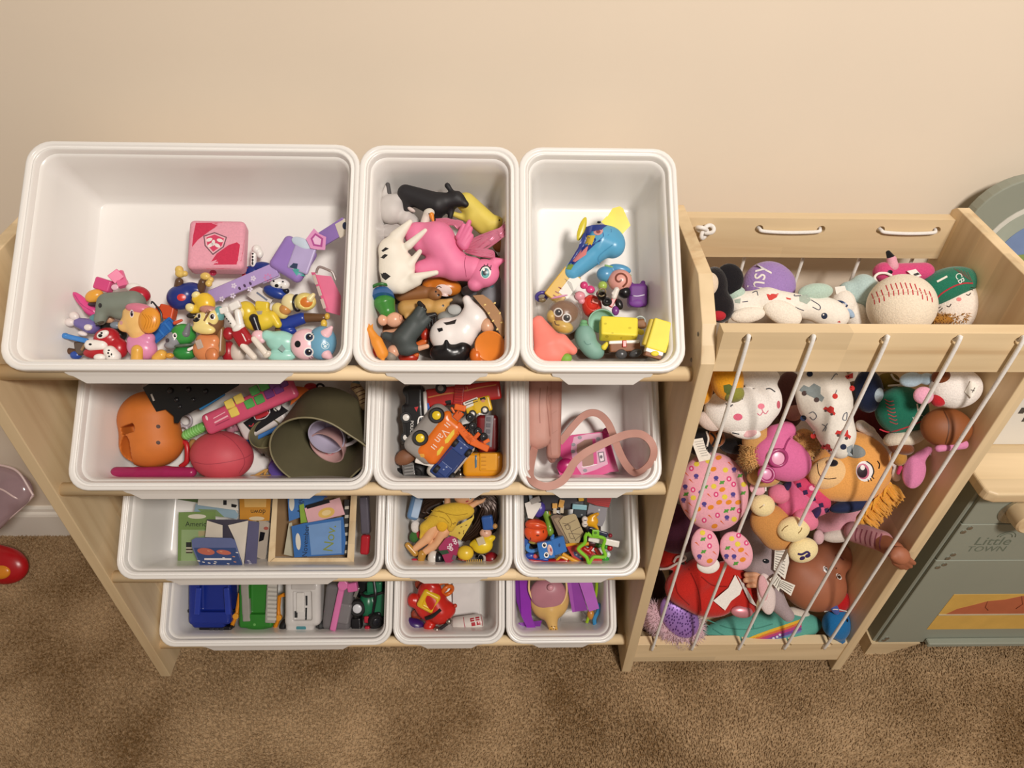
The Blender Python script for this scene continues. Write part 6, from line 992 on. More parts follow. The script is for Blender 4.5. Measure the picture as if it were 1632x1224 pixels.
t = Toy('toy_gear', 'black and grey toy gear parts in the back left corner', 'toy piece', D3, 230, 90, Bn(2, .075), G); t.add('gear', M('1A1A20'), ('b', 215, 110, 0, 46, 60, 40, 10, 10), ('b', 320, 70, -20, 60, 30, 30, 0, 10), k=6); t.add('coil', M('7A3A2A'), ('b', 400, 90, -20, 40, 40, 30, 0, 10)); t.done()
t = Toy('toy_scraps', 'dark brown filler lumps under the odd toys', 'toy piece', D3, 760, 640, Bn(2, .018), G); t.add('scraps', M('3C2C28', 'matte'), ('e', 460, 500, 0, 260, 260, 60), ('e', 900, 460, 0, 200, 200, 60), ('e', 900, 800, 0, 200, 80, 50), k=40, n=40); t.done()['kind'] = 'stuff'  # invented filler closing the dark gaps beneath the odd toys
# ================================================================ bottom tier
G = 'toy trucks in the bottom wide bin'
t = Toy('toy_truck', 'dark blue toy pickup truck at the left', 'toy truck', D4, 420, 220, Bn(3, .060), G)
t.add('body', M('172C86'), ('b', 418, 190, 0, 140, 150, 70, 0, 26), ('b', 408, 320, 0, 112, 46, 60, 0, 26), ('-b', 418, 165, 70, 92, 108, 40, 0, 14), k=10, n=60); t.add('rail', M('24399A'), ('b', 318, 200, 66, 20, 90, 14, -4, 8)); t.add('rail', M('24399A'), ('b', 515, 200, 66, 20, 90, 14, 4, 8)); t.add('bumper', M('15151B'), ('b', 445, 372, 10, 105, 20, 40, -4, 8)); t.add('winch', M('22222A'), ('b', 440, 398, 20, 52, 16, 30, 0, 6))
for i in range(3): t.add('roller', M('2E2E36'), ('b', 408+i*34, 392, 48, 13, 12, 8, 0, 4))
for s_ in (-1, 1): t.add('axle', M('101014'), ('b', 412+s_*146, 264, 10, 14, 10, 14, 0, 4))
t.done()
for (pts, lab) in (([(597, 148, 60), (585, 230, 60), (570, 300, 60), (525, 405, 40)], 'orange bent toy arm beside the blue truck'), ([(892, 158, 60), (860, 170, 60), (852, 240, 60), (856, 310, 60), (815, 418, 40)], 'orange bent toy arm between the green and white trucks')):
    t = Toy('toy_crane_boom', lab, 'toy piece', D4, pts[2][0], pts[2][1], Bn(3, .060), G); q = [(u, v, w-60) for u, v, w in pts]
    t.add('arm', M('DE8A1C'), ('T', q, 14, 8, 1)); t.add('joint', M('E29A2E'), ('y', q[-2][0], q[-2][1], 8, 20, 12)); t.done()
t = Toy('toy_truck', 'green toy dump truck with grey treads', 'toy truck', D4, 720, 240, Bn(3, .058), G)
t.add('body', M('2E7A28'), ('b', 720, 215, 0, 112, 150, 60, 0, 20), ('e', 720, 350, 10, 98, 44, 50), ('-b', 716, 185, 62, 58, 105, 36, 0, 12), k=10, n=56); t.add('nose', M('3C8C30'), ('b', 700, 365, 40, 54, 18, 14, 0, 10)); t.dec('nose_badge', M('6AA85A'), 'o', 693, 358, 9, 9)
t.add('tread', M('98948C'), ('b', 638, 200, 46, 26, 132, 18, 3, 4)); t.add('tread', M('A5A19A'), ('b', 808, 210, 46, 34, 132, 18, -3, 4)); t.add('bed_lip', M('8E8A82'), ('b', 715, 326, 46, 108, 10, 14, 0, 4))
for i in range(9): t.add('tread_bar', M('C2BEB6'), ('b', 812-i*.5, 95+i*28, 66, 30, 9, 4, -3, 2))
t.done()
t = Toy('toy_truck', 'white toy rescue truck with a teal bumper', 'toy truck', D4, 1020, 250, Bn(3, .060), G)
t.add('body', M('CFCBC8'), ('b', 1030, 200, 0, 118, 150, 70, 0, 34), ('b', 1010, 330, 0, 95, 60, 60, 0, 26), ('-b', 1010, 235, 72, 62, 96, 26, 1, 10), k=16, n=60); t.add('bumper', M('5FA6A6'), ('b', 1005, 385, 8, 88, 22, 46, 0, 12)); t.add('badge', M('4A8A94'), ('b', 1005, 370, 56, 34, 20, 6, 0, 6)); t.add('seat', M('DAD6D2'), ('b', 1000, 210, 52, 26, 66, 10, 0, 6)); t.dec('slot', M('2A2A2C'), 'p', [(1032, 165), (1046, 165), (1046, 230), (1034, 232)]); t.dec('slot', M('2A2A2C'), 'p', [(1032, 245), (1044, 245), (1042, 325), (1030, 325)]); t.dec('slot', M('2A2A2C'), 'p', [(960, 268), (980, 268), (980, 312), (960, 312)]); t.add('roof_rail', M('BDB8B4'), ('b', 1020, 105, 66, 80, 18, 10, 0, 6)); wheel(t, 908, 370, -10, 52, '3A3A3C', 0, 0, 60); wheel(t, 1130, 365, -10, 52, '3A3A3C', 0, 0, -60)
for u in (962, 1048): t.add('lamp', M('DE8A7A'), ('e', u, 378, 54, 12, 12, 6))
t.done()
t = Toy('toy_truck', 'grey toy crane truck with pink arms', 'toy truck', D4, 1250, 240, Bn(3, .060), G)
t.add('body', M('6E6A6C'), ('b', 1260, 230, 0, 92, 150, 60, -6, 26), k=0, n=44); t.add('hood', M('7C787A'), ('b', 1285, 280, 50, 50, 70, 20, -10, 16)); t.add('crane_arm', M('DB78AE'), ('b', 1248, 240, 78, 21, 158, 14, -12, 8), ('y', 1285, 92, 80, 34, 18), k=6, n=44); t.add('side_bar', M('D873A8'), ('c', 1198, 140, 40, 18, 1172, 270, 40, 16)); t.add('knob', M('D26AA2'), ('b', 1348, 105, 50, 34, 30, 26, 10, 10)); t.add('chrome', M('B9B5B2', 'metal'), ('b', 1375, 140, 40, 12, 34, 14, -20, 5)); t.done()
t = Toy('toy_tractor', 'dark green toy tractor with a white hubbed tyre', 'toy truck', D4, 1460, 240, Bn(3, .058), G)
t.add('body', M('1E6A48'), ('e', 1450, 220, 0, 60, 90, 60), ('b', 1530, 210, -10, 44, 80, 50, -6, 14), ('b', 1500, 100, -10, 50, 40, 50, 0, 12), k=14, n=44); t.add('cab_bar', M('131416'), ('T', [(1400, 150, 40), (1450, 170, 60), (1560, 140, 40)], 10), ('T', [(1490, 70, 40), (1500, 170, 60), (1480, 290, 40)], 10)); t.add('engine', M('17171A'), ('b', 1380, 360, 10, 32, 56, 40, 5, 10), ('b', 1510, 330, 0, 46, 70, 50, 10, 18), k=8); t.add('lamp', M('B8243A'), ('b', 1442, 322, 40, 16, 22, 14, 0, 8)); t.add('lamp', M('B8243A'), ('b', 1446, 392, 40, 16, 26, 14, 0, 8)); wheel(t, 1383, 245, 40, 54, 'D6D8DE'); wheel(t, 1500, 330, 46, 48, '24242A', 0, 20, 30); t.done()
t = Toy('toy_track', 'black toy track pieces at the end of the truck bin', 'toy piece', D4, 1440, 120, Bn(3, .040), G); t.add('track', M('151517'), ('b', 1430, 110, 0, 46, 60, 40, 0, 10), ('b', 1560, 120, -10, 26, 60, 40, 0, 10), ('b', 1540, 330, -10, 36, 70, 40, 0, 10), k=6); t.done()
G = 'toys in the red car bin'
t = Toy('toy_car', 'cartoonish red toy roadster with a yellow seat', 'toy car', D5, 290, 220, Bn(3, .070), G)
RD = M('C6261C'); t.add('body', RD, ('c', 270, 140, 0, 78, 340, 270, 0, 84), ('e', 230, 250, 0, 50, 90, 50, 30), ('e', 160, 195, 0, 36, 46, 44), ('e', 405, 255, 0, 40, 44, 44), ('e', 270, 370, 0, 40, 34, 40), ('e', 290, 90, 20, 60, 28, 44, -30), k=26, n=56); t.add('seat', M('E3B722'), ('b', 265, 200, 62, 62, 66, 22, -28, 24), ('-b', 268, 215, 84, 38, 42, 14, -28, 14), k=4, n=40); t.add('windscreen', M('1B171A'), ('T', [(245, 318, 72), (290, 300, 78), (345, 255, 72)], 14)); t.add('wheel', M('D8661E'), ('t', 390, 130, -10, 36, 14, -20, 20, 40)); t.add('wheel', M('D8661E'), ('t', 350, 110, -20, 40, 14, -20, 10, 40)); t.add('headlight', M('9C948A', 'metal'), ('s', 398, 335, 40, 22)); t.add('headlight', M('9C948A', 'metal'), ('s', 318, 392, 36, 22)); t.add('grille', M('2A2426'), ('b', 365, 368, 40, 34, 10, 10, 36, 4)); t.add('mirror', M('B8341E'), ('s', 440, 232, 20, 14)); t.done()
t = Toy('toy_scoop', 'shiny dark purple toy scoop at the front left', 'toy piece', D5, 170, 365, Bn(3, .050), G); t.add('scoop', M('3A1C64'), ('e', 170, 360, 0, 76, 44, 44, -12), ('e', 130, 335, 5, 30, 24, 26), k=10); t.done()
t = Toy('toy_bottle', 'small white toy bottle with red lettering lying on its side', 'toy bottle', D5, 530, 350, Bn(3, .045), G)
t.add('bottle', M('DDD5CE'), ('L', 530, 350, 0, [(1, -100), (48, -100), (52, -92), (54, -60), (54, 70), (48, 92), (30, 102), (1, 104)], 8, 0, 90, 32)); t.add('bottle_mouth', M('C4BCB4'), ('L', 530, 350, 0, [(1, -106), (38, -106), (40, -98), (1, -98)], 8, 0, 90, 28)); t.dec('band', M('B85A66'), 'l', [(496, 308), (502, 350), (512, 398)], 5)
for (a, b) in ((540, 315), (575, 308), (548, 345), (583, 338)): t.dec('lettering', M('B4303C'), 'p', [(a, b), (a+26, b-4), (a+29, b+20), (a+3, b+24)])
t.dec('lettering_gap', M('E6D6D4'), 'l', [(548, 326), (605, 316)], 4, lift=2); t.dec('band', M('B85A66'), 'l', [(612, 292), (620, 330), (622, 366)], 4); t.done()
t = Toy('paper_sheet', 'white paper sheet lying against the back of the bin', 'paper', D5, 510, 170, Bn(3, .012), G); t.add('sheet', M('E4DFDC', 'matte'), ('B', 515, 170, 0, 90, 120, 3, 0, 0, 0, 1)); t.done()
t = Toy('toy_spool', 'dark toy wheel under the red roadster', 'toy piece', D5, 200, 290, Bn(3, .040), G); t.add('wheel', M('8A3218'), ('y', 190, 285, 0, 40, 30), ('y', 215, 80, 0, 40, 30), k=2); t.done()
G = 'toys in the purple ramp bin'
PU = M('8A2AA8'); t = Toy('toy_ramp', 'bright purple toy ramp standing on the left', 'toy ramp', D5, 915, 240, Bn(3, .070), G); t.add('slide', PU, ('P', [(868, 40), (938, 40), (950, 300), (985, 395), (935, 412), (882, 300)], -14, 10), smooth=False); t.add('side', M('6E1E8C'), ('P', [(836, 40), (868, 40), (882, 300), (850, 200)], -80, 0), smooth=False); t.add('foot', M('7A2496'), ('P', [(848, 348), (1020, 330), (1005, 380), (940, 415)], -40, -16), smooth=False); t.done()
t = Toy('watering_can', 'yellow toy watering can with a pink see through lid', 'toy watering can', D5, 1065, 210, Bn(3, .065), G)
t.add('can', M('D9B06A'), ('e', 1068, 190, 0, 132, 140, 90), ('c', 1075, 270, 40, 54, 1092, 370, 60, 32), k=24, n=52); t.add('lid', M('B87C88'), ('e', 1060, 150, 52, 118, 108, 56, 0), k=0, n=44); t.add('lid_rim', M('EBC98E'), ('T', [(935, 60, 60), (935, 130, 62), (965, 195, 66), (1030, 250, 72), (1100, 252, 72), (1160, 205, 66), (1185, 140, 62), (1180, 60, 60)], 7)); t.add('lid_knob', M('D99AA6'), ('s', 1077, 110, 112, 22)); t.add('rose', M('D6A650'), ('e', 1095, 385, 76, 30, 30, 18))
for (u, v) in ((1085, 370), (1105, 372), (1080, 390), (1097, 386), (1112, 390), (1092, 402)): t.dec('rose_hole', M('6A4A1E'), 'o', u, v, 4, 4)
t.done()
LP = M('B565C0'); t = Toy('toy_ramp', 'light purple toy ramp tray on the right', 'toy ramp', D5, 1290, 165, Bn(3, .075), G); t.add('tray_floor', M('8E3E9E'), ('P', [(1185, 40), (1260, 40), (1325, 262), (1222, 275)], -30, -18), smooth=False); t.add('tray_side', LP, ('P', [(1255, 40), (1345, 40), (1402, 250), (1335, 272)], -10, 0), smooth=False); t.add('tray_side', M('A555B2'), ('P', [(1180, 40), (1210, 40), (1240, 270), (1222, 276)], -40, 0), smooth=False); t.done()
t = Toy('toy_straw', 'lime green bendy toy straw at the right wall', 'toy straw', D5, 1375, 160, Bn(3, .060), G); t.add('straw', M('9CBE2A'), ('T', [(1385, 30, 0), (1384, 110, 0), (1372, 190, 0), (1345, 270, 0), (1318, 345, 0)], 11)); t.done()
t = Toy('toy_straw', 'blue wavy toy straw at the right wall', 'toy straw', D5, 1385, 310, Bn(3, .055), G); t.add('straw', M('3E8CC0'), ('T', [(1405, 215, 0), (1395, 270, 0), (1370, 320, 0), (1378, 390, 0)], 14)); t.add('clip', M('C98A3A'), ('e', 1345, 290, -10, 24, 34, 20)); t.done()
t = Toy('plastic_bag', 'crumpled clear plastic bag at the bin front', 'plastic bag', D5, 1230, 330, Bn(3, .030), G); t.add('bag', M('CFC8C2', 'clear'), ('e', 1220, 320, 0, 80, 60, 40, 10), ('e', 1180, 370, 0, 50, 34, 30, -20), ('e', 1270, 300, 10, 40, 30, 30), k=14, n=36); t.done()
# ================================================================ plush cage: top of the pile
G = 'plush toys in the corded cage'
def P_(name, label, cat, crop, u, v, y): return Toy(name, label, cat, crop, u, v, Yp(y), G)
t = P_('plush_toy', 'black plush toy with a cream face and a round floppy ear', 'plush toy', D6, 270, 620, -.225)
t.add('body', M('1B181C', 'plush'), ('e', 255, 590, 0, 95, 130, 90), ('e', 300, 740, 10, 90, 110, 80), ('e', 130, 470, -20, 40, 60, 40), k=30, n=44); t.add('ear', M('17151A', 'plush'), ('e', 360, 545, 20, 100, 108, 34)); t.add('face', M('DCC9B2', 'plush'), ('e', 215, 580, 72, 68, 82, 46, -10)); t.add('skirt', M('B22A34', 'cloth'), ('e', 285, 800, 60, 50, 36, 40)); t.done()
t = P_('plush_beanie', 'lilac plush cap with cream script letters', 'plush toy', D6, 630, 560, -.190)
t.add('cap', M('9C7EB8', 'plush'), ('e', 630, 590, 0, 178, 168, 120), ('e', 740, 600, -10, 70, 110, 90), k=30, n=44); t.dec('lettering', M('EFE7E0', 'plush'), 'x', 'hsy', 560, 530, 170, 82, .8, lift=3); t.done()
t = P_('plush_bunny', 'cream plush bunny in a printed wrap lying across the pile', 'plush toy', D6, 700, 740, -.235)
CRM = M('EDE4D6', 'plush'); t.add('wrap', M('EBE5DA', 'cloth'), ('c', 420, 720, 0, 85, 620, 700, 10, 85), ('c', 620, 700, 10, 90, 1000, 760, 0, 80), ('e', 1050, 780, 0, 150, 100, 80, -20), k=40, n=64); t.add('ear', CRM, ('e', 490, 795, 75, 120, 54, 44, 8)); t.add('ear', CRM, ('e', 730, 780, 85, 140, 80, 50, -24)); t.add('hood', M('B4CBBd', 'plush'), ('e', 960, 635, 20, 120, 60, 60, 5)); t.add('hood', M('B4CBBd', 'plush'), ('e', 400, 650, 20, 70, 50, 60, 20))
for (p, c) in (([(618, 650), (705, 645), (690, 672), (655, 692), (635, 692)], 'CE4A44'), ([(755, 672), (790, 680), (788, 690), (760, 686)], 'CE5A50'), ([(1110, 845), (1130, 835), (1135, 850)], 'C24A44'), ([(845, 665), (900, 650), (930, 690), (900, 720), (850, 700)], 'A9B5A9'), ([(395, 690), (440, 680), (435, 715), (400, 712)], 'A9B5A9')): t.dec('print', M(c, 'cloth'), 'p', p)
for p in ([(815, 650), (815, 662), (860, 660)], [(820, 740), (850, 755), (880, 765)], [(930, 690), (990, 730), (985, 760), (940, 740)], [(520, 640), (550, 630), (560, 660)], [(450, 705), (490, 700)]): t.dec('print_line', M('4A4A5A', 'cloth'), 'l', p, 6)
t.dec('eye', M('26344E'), 'o', 1022, 802, 22, 22); t.dec('eye_glint', WHT, 'o', 1016, 794, 6, 6, lift=2); t.done()
t = P_('plush_bunny', 'pale plush bunny wearing blue glasses beside the baseball', 'plush toy', D6, 1150, 720, -.205); t.add('head', M('E9E1D6', 'plush'), ('e', 1150, 720, 0, 85, 100, 80), ('e', 1240, 800, -10, 80, 90, 70), k=24); t.add('hood', M('AEC4C2', 'plush'), ('e', 1290, 640, -40, 110, 130, 90), ('e', 1200, 620, -40, 80, 60, 60), k=20); t.dec('glasses', M('2A4472'), 'l', [(1085, 715), (1110, 700), (1150, 705), (1180, 730), (1150, 745), (1115, 735), (1085, 715)], 12); t.dec('eye', M('1E2A44'), 'o', 1132, 720, 18, 20, lift=2); t.add('bow', M('9DB4CC', 'cloth'), ('e', 1195, 780, 60, 46, 24, 20, -45)); t.add('sewn_tag', M('E5DFD6', 'cloth'), ('P', [(1095, 600), (1165, 592), (1180, 640), (1105, 650)], 30, 34), smooth=False); t.done()
t = P_('plush_baseball', 'cream plush baseball with red stitches', 'plush toy', D7, 395, 760, -.235)
t.add('ball', M('EADDC8', 'plush'), ('e', 395, 765, 0, 212, 205, 190), k=0, n=48)
for i in range(13):
    a = i/12; u = 205+a*375; v = 735-150*math.sin(a*2.4+.25)*.42+(-20 if 2 < i < 10 else 0); L_ = 40-8*abs(a-.5)
    t.dec('stitch', M('C23A44', 'cloth'), 'l', [(u-6, v-L_), (u+8, v)], 7); t.dec('stitch', M('C23A44', 'cloth'), 'l', [(u+12, v+4), (u+16, v+L_)], 7)
t.dec('seam', M('D8C7B0', 'cloth'), 'l', [(205, 710), (300, 690), (400, 680), (500, 670), (590, 690)], 5); t.done()
t = P_('plush_flamingo', 'magenta plush flamingo with a black tipped beak', 'plush toy', D7, 400, 540, -.165)
MG = M('CF4A7C', 'plush'); t.add('body', MG, ('e', 275, 545, 0, 62, 62, 60), ('c', 290, 550, -10, 60, 540, 545, -20, 62), k=24, n=44); t.add('beak', M('E0A0B0', 'plush'), ('c', 335, 505, 30, 36, 330, 465, 30, 30)); t.add('beak_tip', M('1A181A', 'plush'), ('c', 325, 450, 32, 24, 308, 418, 30, 14)); t.dec('eye', BLK, 'o', 321, 545, 17, 14); t.add('hang_cord', M('EDE6DE', 'cloth'), ('T', [(235, 610, 60), (220, 580, 70), (245, 555, 72), (290, 552, 70), (330, 568, 66)], 8)); t.add('sewn_tag', M('EEE8DF', 'cloth'), ('P', [(430, 538), (488, 525), (526, 570), (478, 582)], 62, 66), smooth=False); t.dec('tag_print', M('3A3638'), 'l', [(475, 565), (512, 552)], 16); t.done()
t = P_('plush_player', 'round plush player in a green cap with the number 1 and closed eyes', 'plush toy', D7, 720, 740, -.190)
t.add('head', M('EFE3D6', 'plush'), ('e', 740, 760, 0, 170, 165, 140, 20), k=0, n=44); t.add('cap', M('23735A', 'plush'), ('e', 690, 640, 30, 200, 120, 120, 18), k=0, n=44); t.add('hair', M('7A4A2C', 'plush'), ('e', 895, 760, -10, 52, 95, 90, 15)); t.add('ear', M('C9A070', 'plush'), ('e', 912, 790, 50, 20, 44, 20, 30)); t.add('beard', M('A8742E', 'plush'), ('e', 660, 855, 40, 90, 36, 60)); t.fur(M('B5803A', 'plush'), 30, 260, 4, (660, 850, 95, 30), 'beard_fur')
t.dec('cap_trim', M('B8303E', 'cloth'), 'l', [(610, 740), (650, 690), (730, 640), (800, 618), (860, 618)], 9, lift=2); t.dec('lettering', M('EFE8DC', 'cloth'), 'x', '1', 655, 592, 110, -62, 1.2, lift=3); t.dec('lettering', M('DDE4DC', 'cloth'), 'x', 'CB', 772, 585, 62, -62, .9, lift=3)
for i in range(5): t.dec('cap_stripe', M('6E5A4E', 'cloth'), 'l', [(735+i*22, 520+i*6), (800+i*14, 570+i*10)], 5, lift=2.5)
for p in ([(688, 765), (705, 770), (718, 752)], [(815, 690), (832, 695), (845, 680)]): t.dec('closed_eye', M('3A2E2A'), 'l', p, 6)
for p in ([(628, 785), (650, 770)], [(640, 800), (662, 778)], [(838, 655), (860, 662)], [(845, 645), (870, 650)]): t.dec('lash', M('3A2E2A'), 'l', p, 5)
t.dec('blush', M('E58A8A', 'plush'), 'o', 768, 722, 17, 13); t.add('button', M('C2442E'), ('e', 602, 695, 70, 26, 26, 14)); t.done()
# ------------------------------------------------------------- upper front
t = P_('plush_mango', 'amber plush fruit with a green patch under the front rail', 'plush toy', D8, 320, 150, -.285); t.add('fruit', M('DE9A22', 'plush'), ('e', 345, 110, 0, 112, 150, 100, 8), k=0); t.add('green_end', M('8A8A3C', 'plush'), ('e', 385, 205, 20, 76, 66, 80)); t.dec('patch', M('5F6A34', 'cloth'), 'p', [(318, 150), (360, 140), (395, 165), (385, 205), (350, 215), (325, 195)]); t.done()
t = P_('plush_mango', 'second amber plush fruit at the cage side', 'plush toy', D8, 190, 190, -.265); t.add('fruit', M('D8921E', 'plush'), ('e', 185, 180, 0, 60, 105, 70, -8)); t.done()
t = P_('plush_bunny', 'white plush bunny head with pink cheeks and sleepy eyes', 'plush toy', D8, 450, 330, -.270)
WP = M('EFEAE4', 'plush'); t.add('head', WP, ('e', 430, 330, 0, 245, 165, 130, -4), ('e', 640, 240, 10, 80, 130, 90, 10), ('e', 560, 90, 10, 150, 70, 80), k=40, n=56); t.add('ear', WP, ('e', 470, 478, 40, 110, 46, 40, -8)); t.add('ear_lining', M('E9B9BC', 'plush'), ('e', 500, 482, 68, 52, 30, 16, 10)); t.add('ear', M('D8C6BC', 'plush'), ('e', 220, 400, -10, 90, 60, 50, -30))
t.dec('cheek', M('DE6A86', 'plush'), 'o', 420, 370, 32, 24); t.dec('cheek', M('C96070', 'plush'), 'o', 703, 284, 12, 28); t.dec('nose', M('E8879A', 'plush'), 'o', 582, 295, 24, 20); t.dec('mouth', M('D87088', 'cloth'), 'l', [(555, 345), (575, 358), (595, 335), (612, 348), (632, 325)], 6); t.dec('mouth', M('D87088', 'cloth'), 'l', [(585, 310), (595, 335)], 6)
for p in ([(335, 275), (355, 292), (385, 285)], [(345, 290), (375, 296)], [(615, 175), (645, 172), (680, 195)], [(440, 240), (455, 245)], [(380, 480), (430, 490)]): t.dec('sleepy_eye', M('2E3038'), 'l', p, 8)
t.done()
t = P_('printed_cloth', 'white cotton plush blanket printed with cars, trucks and cherries', 'blanket', D8, 1040, 350, -.285)
t.add('cloth', M('EAE4DA', 'cloth'), ('e', 1010, 180, 0, 190, 230, 95), ('c', 1040, 300, 15, 170, 1110, 500, 25, 110), ('c', 1110, 500, 25, 110, 1130, 590, 30, 70), k=60, n=60)
def car(u, v, s, c, a=0):
    ca, sa = math.cos(math.radians(a)), math.sin(math.radians(a)); f = lambda x, y: (u+s*(x*ca+y*sa), v+s*(-x*sa+y*ca))
    t.dec('car_print', M(c, 'cloth'), 'p', [f(-1, .2), (f(-.9, -.2)), f(-.45, -.25), f(-.25, -.7), f(.35, -.7), f(.6, -.2), f(1, -.1), f(1, .3), f(-1, .35)], lift=2)
    for x in (-.55, .55): t.dec('wheel_print', M('5A4A48', 'cloth'), 'o', *f(x, .35), s*.2, s*.2, lift=3)
car(1060, 325, 45, 'C63A36', -30); car(1155, 490, 55, 'C63A36', -20); car(940, 200, 88, '8F9A9C', -28); car(1040, 585, 40, 'B4383A', -20)
for (u, v) in ((1097, 225), (1215, 170), (945, 502)): t.dec('cherry_print', M('C63A36', 'cloth'), 'o', u, v, 19, 19, lift=2)
for (u, v) in ((920, 70), (875, 378), (1155, 578)): t.dec('dot_print', M('28304A', 'cloth'), 'o', u, v, 22, 20, lift=2)
for p in ([(1097, 210), (1110, 180)], [(945, 490), (955, 470)], [(915, 345), (945, 335), (968, 365), (945, 390), (920, 370)], [(1160, 350), (1180, 340), (1175, 390), (1150, 385), (1160, 350)], [(1070, 110), (1100, 70), (1115, 75)], [(1005, 420), (1035, 440), (1025, 470)], [(1010, 470), (1045, 415)]): t.dec('sketch_print', M('6A6E78', 'cloth'), 'l', p, 6, lift=2)
t.dec('sign_print', M('A2AAAE', 'cloth'), 'p', [(1180, 580), (1220, 560), (1220, 640), (1180, 640)], lift=2); t.dec('red_print', M('C24440', 'cloth'), 'p', [(1165, 85), (1222, 62), (1222, 100), (1180, 105)], lift=2); t.done()
t = P_('plush_puppy', 'tan plush puppy carrying a pink bag with goggles', 'plush toy', D8, 720, 620, -.290)
t.add('fur_body', M('C99A5E', 'plush'), ('e', 560, 540, -20, 110, 120, 80), ('e', 520, 660, 0, 80, 80, 60), ('e', 880, 560, -10, 90, 110, 70), ('e', 600, 790, -20, 120, 70, 60), k=30, n=48); t.fur(M('CFA265', 'plush'), 34, 500, 5, (510, 660, 90, 90)); t.fur(M('CFA265', 'plush'), 34, 400, 5, (890, 580, 90, 100)); t.add('bag', M('D96FA0', 'cloth'), ('e', 730, 660, 40, 205, 150, 90, -22), ('c', 690, 500, 20, 80, 760, 460, 10, 60), k=30, n=48)
t.add('goggle', M('A83E72'), ('t', 700, 655, 138, 56, 13, 0, 10, 0)); t.add('goggle', M('A83E72'), ('t', 620, 770, 122, 48, 13, 0, -10, 0)); t.add('lens', M('E9A8C4'), ('e', 700, 655, 132, 50, 52, 12)); t.add('lens', M('DB90B4'), ('e', 620, 770, 114, 44, 42, 12)); t.dec('strap', M('9A3868', 'cloth'), 'l', [(740, 600), (770, 530), (830, 480)], 14); t.done()
t = P_('plush_puppy', 'big orange plush puppy in a pink patterned sweater with a tassel ear', 'plush toy', E1, 100, 720, -.270)
OP = M('E9A65A', 'plush'); t.add('head', OP, ('e', 90, 720, 0, 255, 250, 170, -30), ('e', -60, 790, 30, 180, 160, 120), k=60, n=60); t.add('muzzle', M('EFC48C', 'plush'), ('e', -75, 760, 90, 150, 110, 80, 20)); t.add('helmet_trim', M('EDE5DF', 'plush'), ('c', 200, 470, 30, 34, 320, 620, 30, 36), ('c', 320, 620, 30, 36, 385, 790, 10, 30), ('c', 140, 430, 30, 40, 200, 470, 30, 36), k=12, n=44); t.add('badge', M('8E9494', 'cloth'), ('e', 100, 610, 150, 72, 46, 20, -15)); t.add('collar', M('232C4C', 'cloth'), ('e', 70, 985, 30, 150, 46, 70, 12)); t.add('nose', M('1E1A20', 'plush'), ('e', -55, 690, 165, 34, 24, 20))
t.dec('nose_line', M('4A3020'), 'l', [(-165, 690), (-150, 770), (-100, 800), (-30, 795)], 6)
t.dec('eye', M('F2ECEA'), 'o', 165, 748, 60, 72, 8); t.dec('iris', M('C96A86'), 'o', 155, 748, 44, 56, 8, lift=2); t.dec('pupil', M('2A1220'), 'o', 150, 752, 36, 42, 8, lift=3); t.dec('eye_glint', WHT, 'o', 152, 722, 16, 18, lift=4); t.dec('eye_outline', BLK, 'l', [(180, 678), (215, 705), (230, 750), (215, 790)], 8, lift=3); t.dec('brow', M('3A2418'), 'l', [(255, 675), (270, 700), (265, 730)], 9)
for p in ([(205, 795), (215, 815)], [(190, 805), (195, 822)], [(218, 785), (232, 800)]): t.dec('lash', BLK, 'l', p, 6, lift=3)
fr = []
for k in range(260):
    a = rng.uniform(0, 1); b = rng.uniform(-1, 1); u = 345-a*200; v = 840+a*215; L_ = rng.uniform(85, 135); d = math.radians(-15-40*b+a*10)
    sd = 1 if rng.uniform() < .62 else -.55
    fr.append(('T', [(u, v, 40+30*b), (u+sd*L_*.5*math.cos(d), v+L_*.25-sd*L_*.3*math.sin(d), 60+40*b), (u+sd*L_*math.cos(d)*.85, v+L_*.7, 40+50*b)], [8, 8, 4], 4, 2))
t.add('tassel_ear', M('E6A640', 'plush'), ('c', 330, 840, 40, 26, 150, 1080, 30, 40), *fr, label='fringed golden tassel ear')
D = 1080-1340; q = lambda u, v, w: (u+D*4.37, v, w)  # D8 pixels into E1 pixels
t.add('sweater', M('D9688E', 'cloth'), ('e', *q(900, 920, 0), 175, 120, 95, -38), ('e', *q(800, 970, 0), 110, 100, 80), k=30, n=44); t.add('sweater_band', M('D2486E', 'cloth'), ('e', *q(930, 900, 30), 160, 74, 78, -38))
for (u, v) in ((845, 845), (890, 895), (945, 940), (1000, 985), (1040, 1020)): t.dec('snow_print', M('3A2A52', 'cloth'), 'o', *q(u, v, 0)[:2], 20, 12, -30); t.dec('snow_print', M('3A2A52', 'cloth'), 'o', *q(u, v, 0)[:2], 12, 20, -30, lift=2)
t.dec('sweater_badge', M('C23A66', 'cloth'), 'o', *q(935, 865, 0)[:2], 36, 32); t.dec('sweater_badge', M('E9A6BC', 'cloth'), 'o', *q(935, 865, 0)[:2], 20, 18, lift=2)
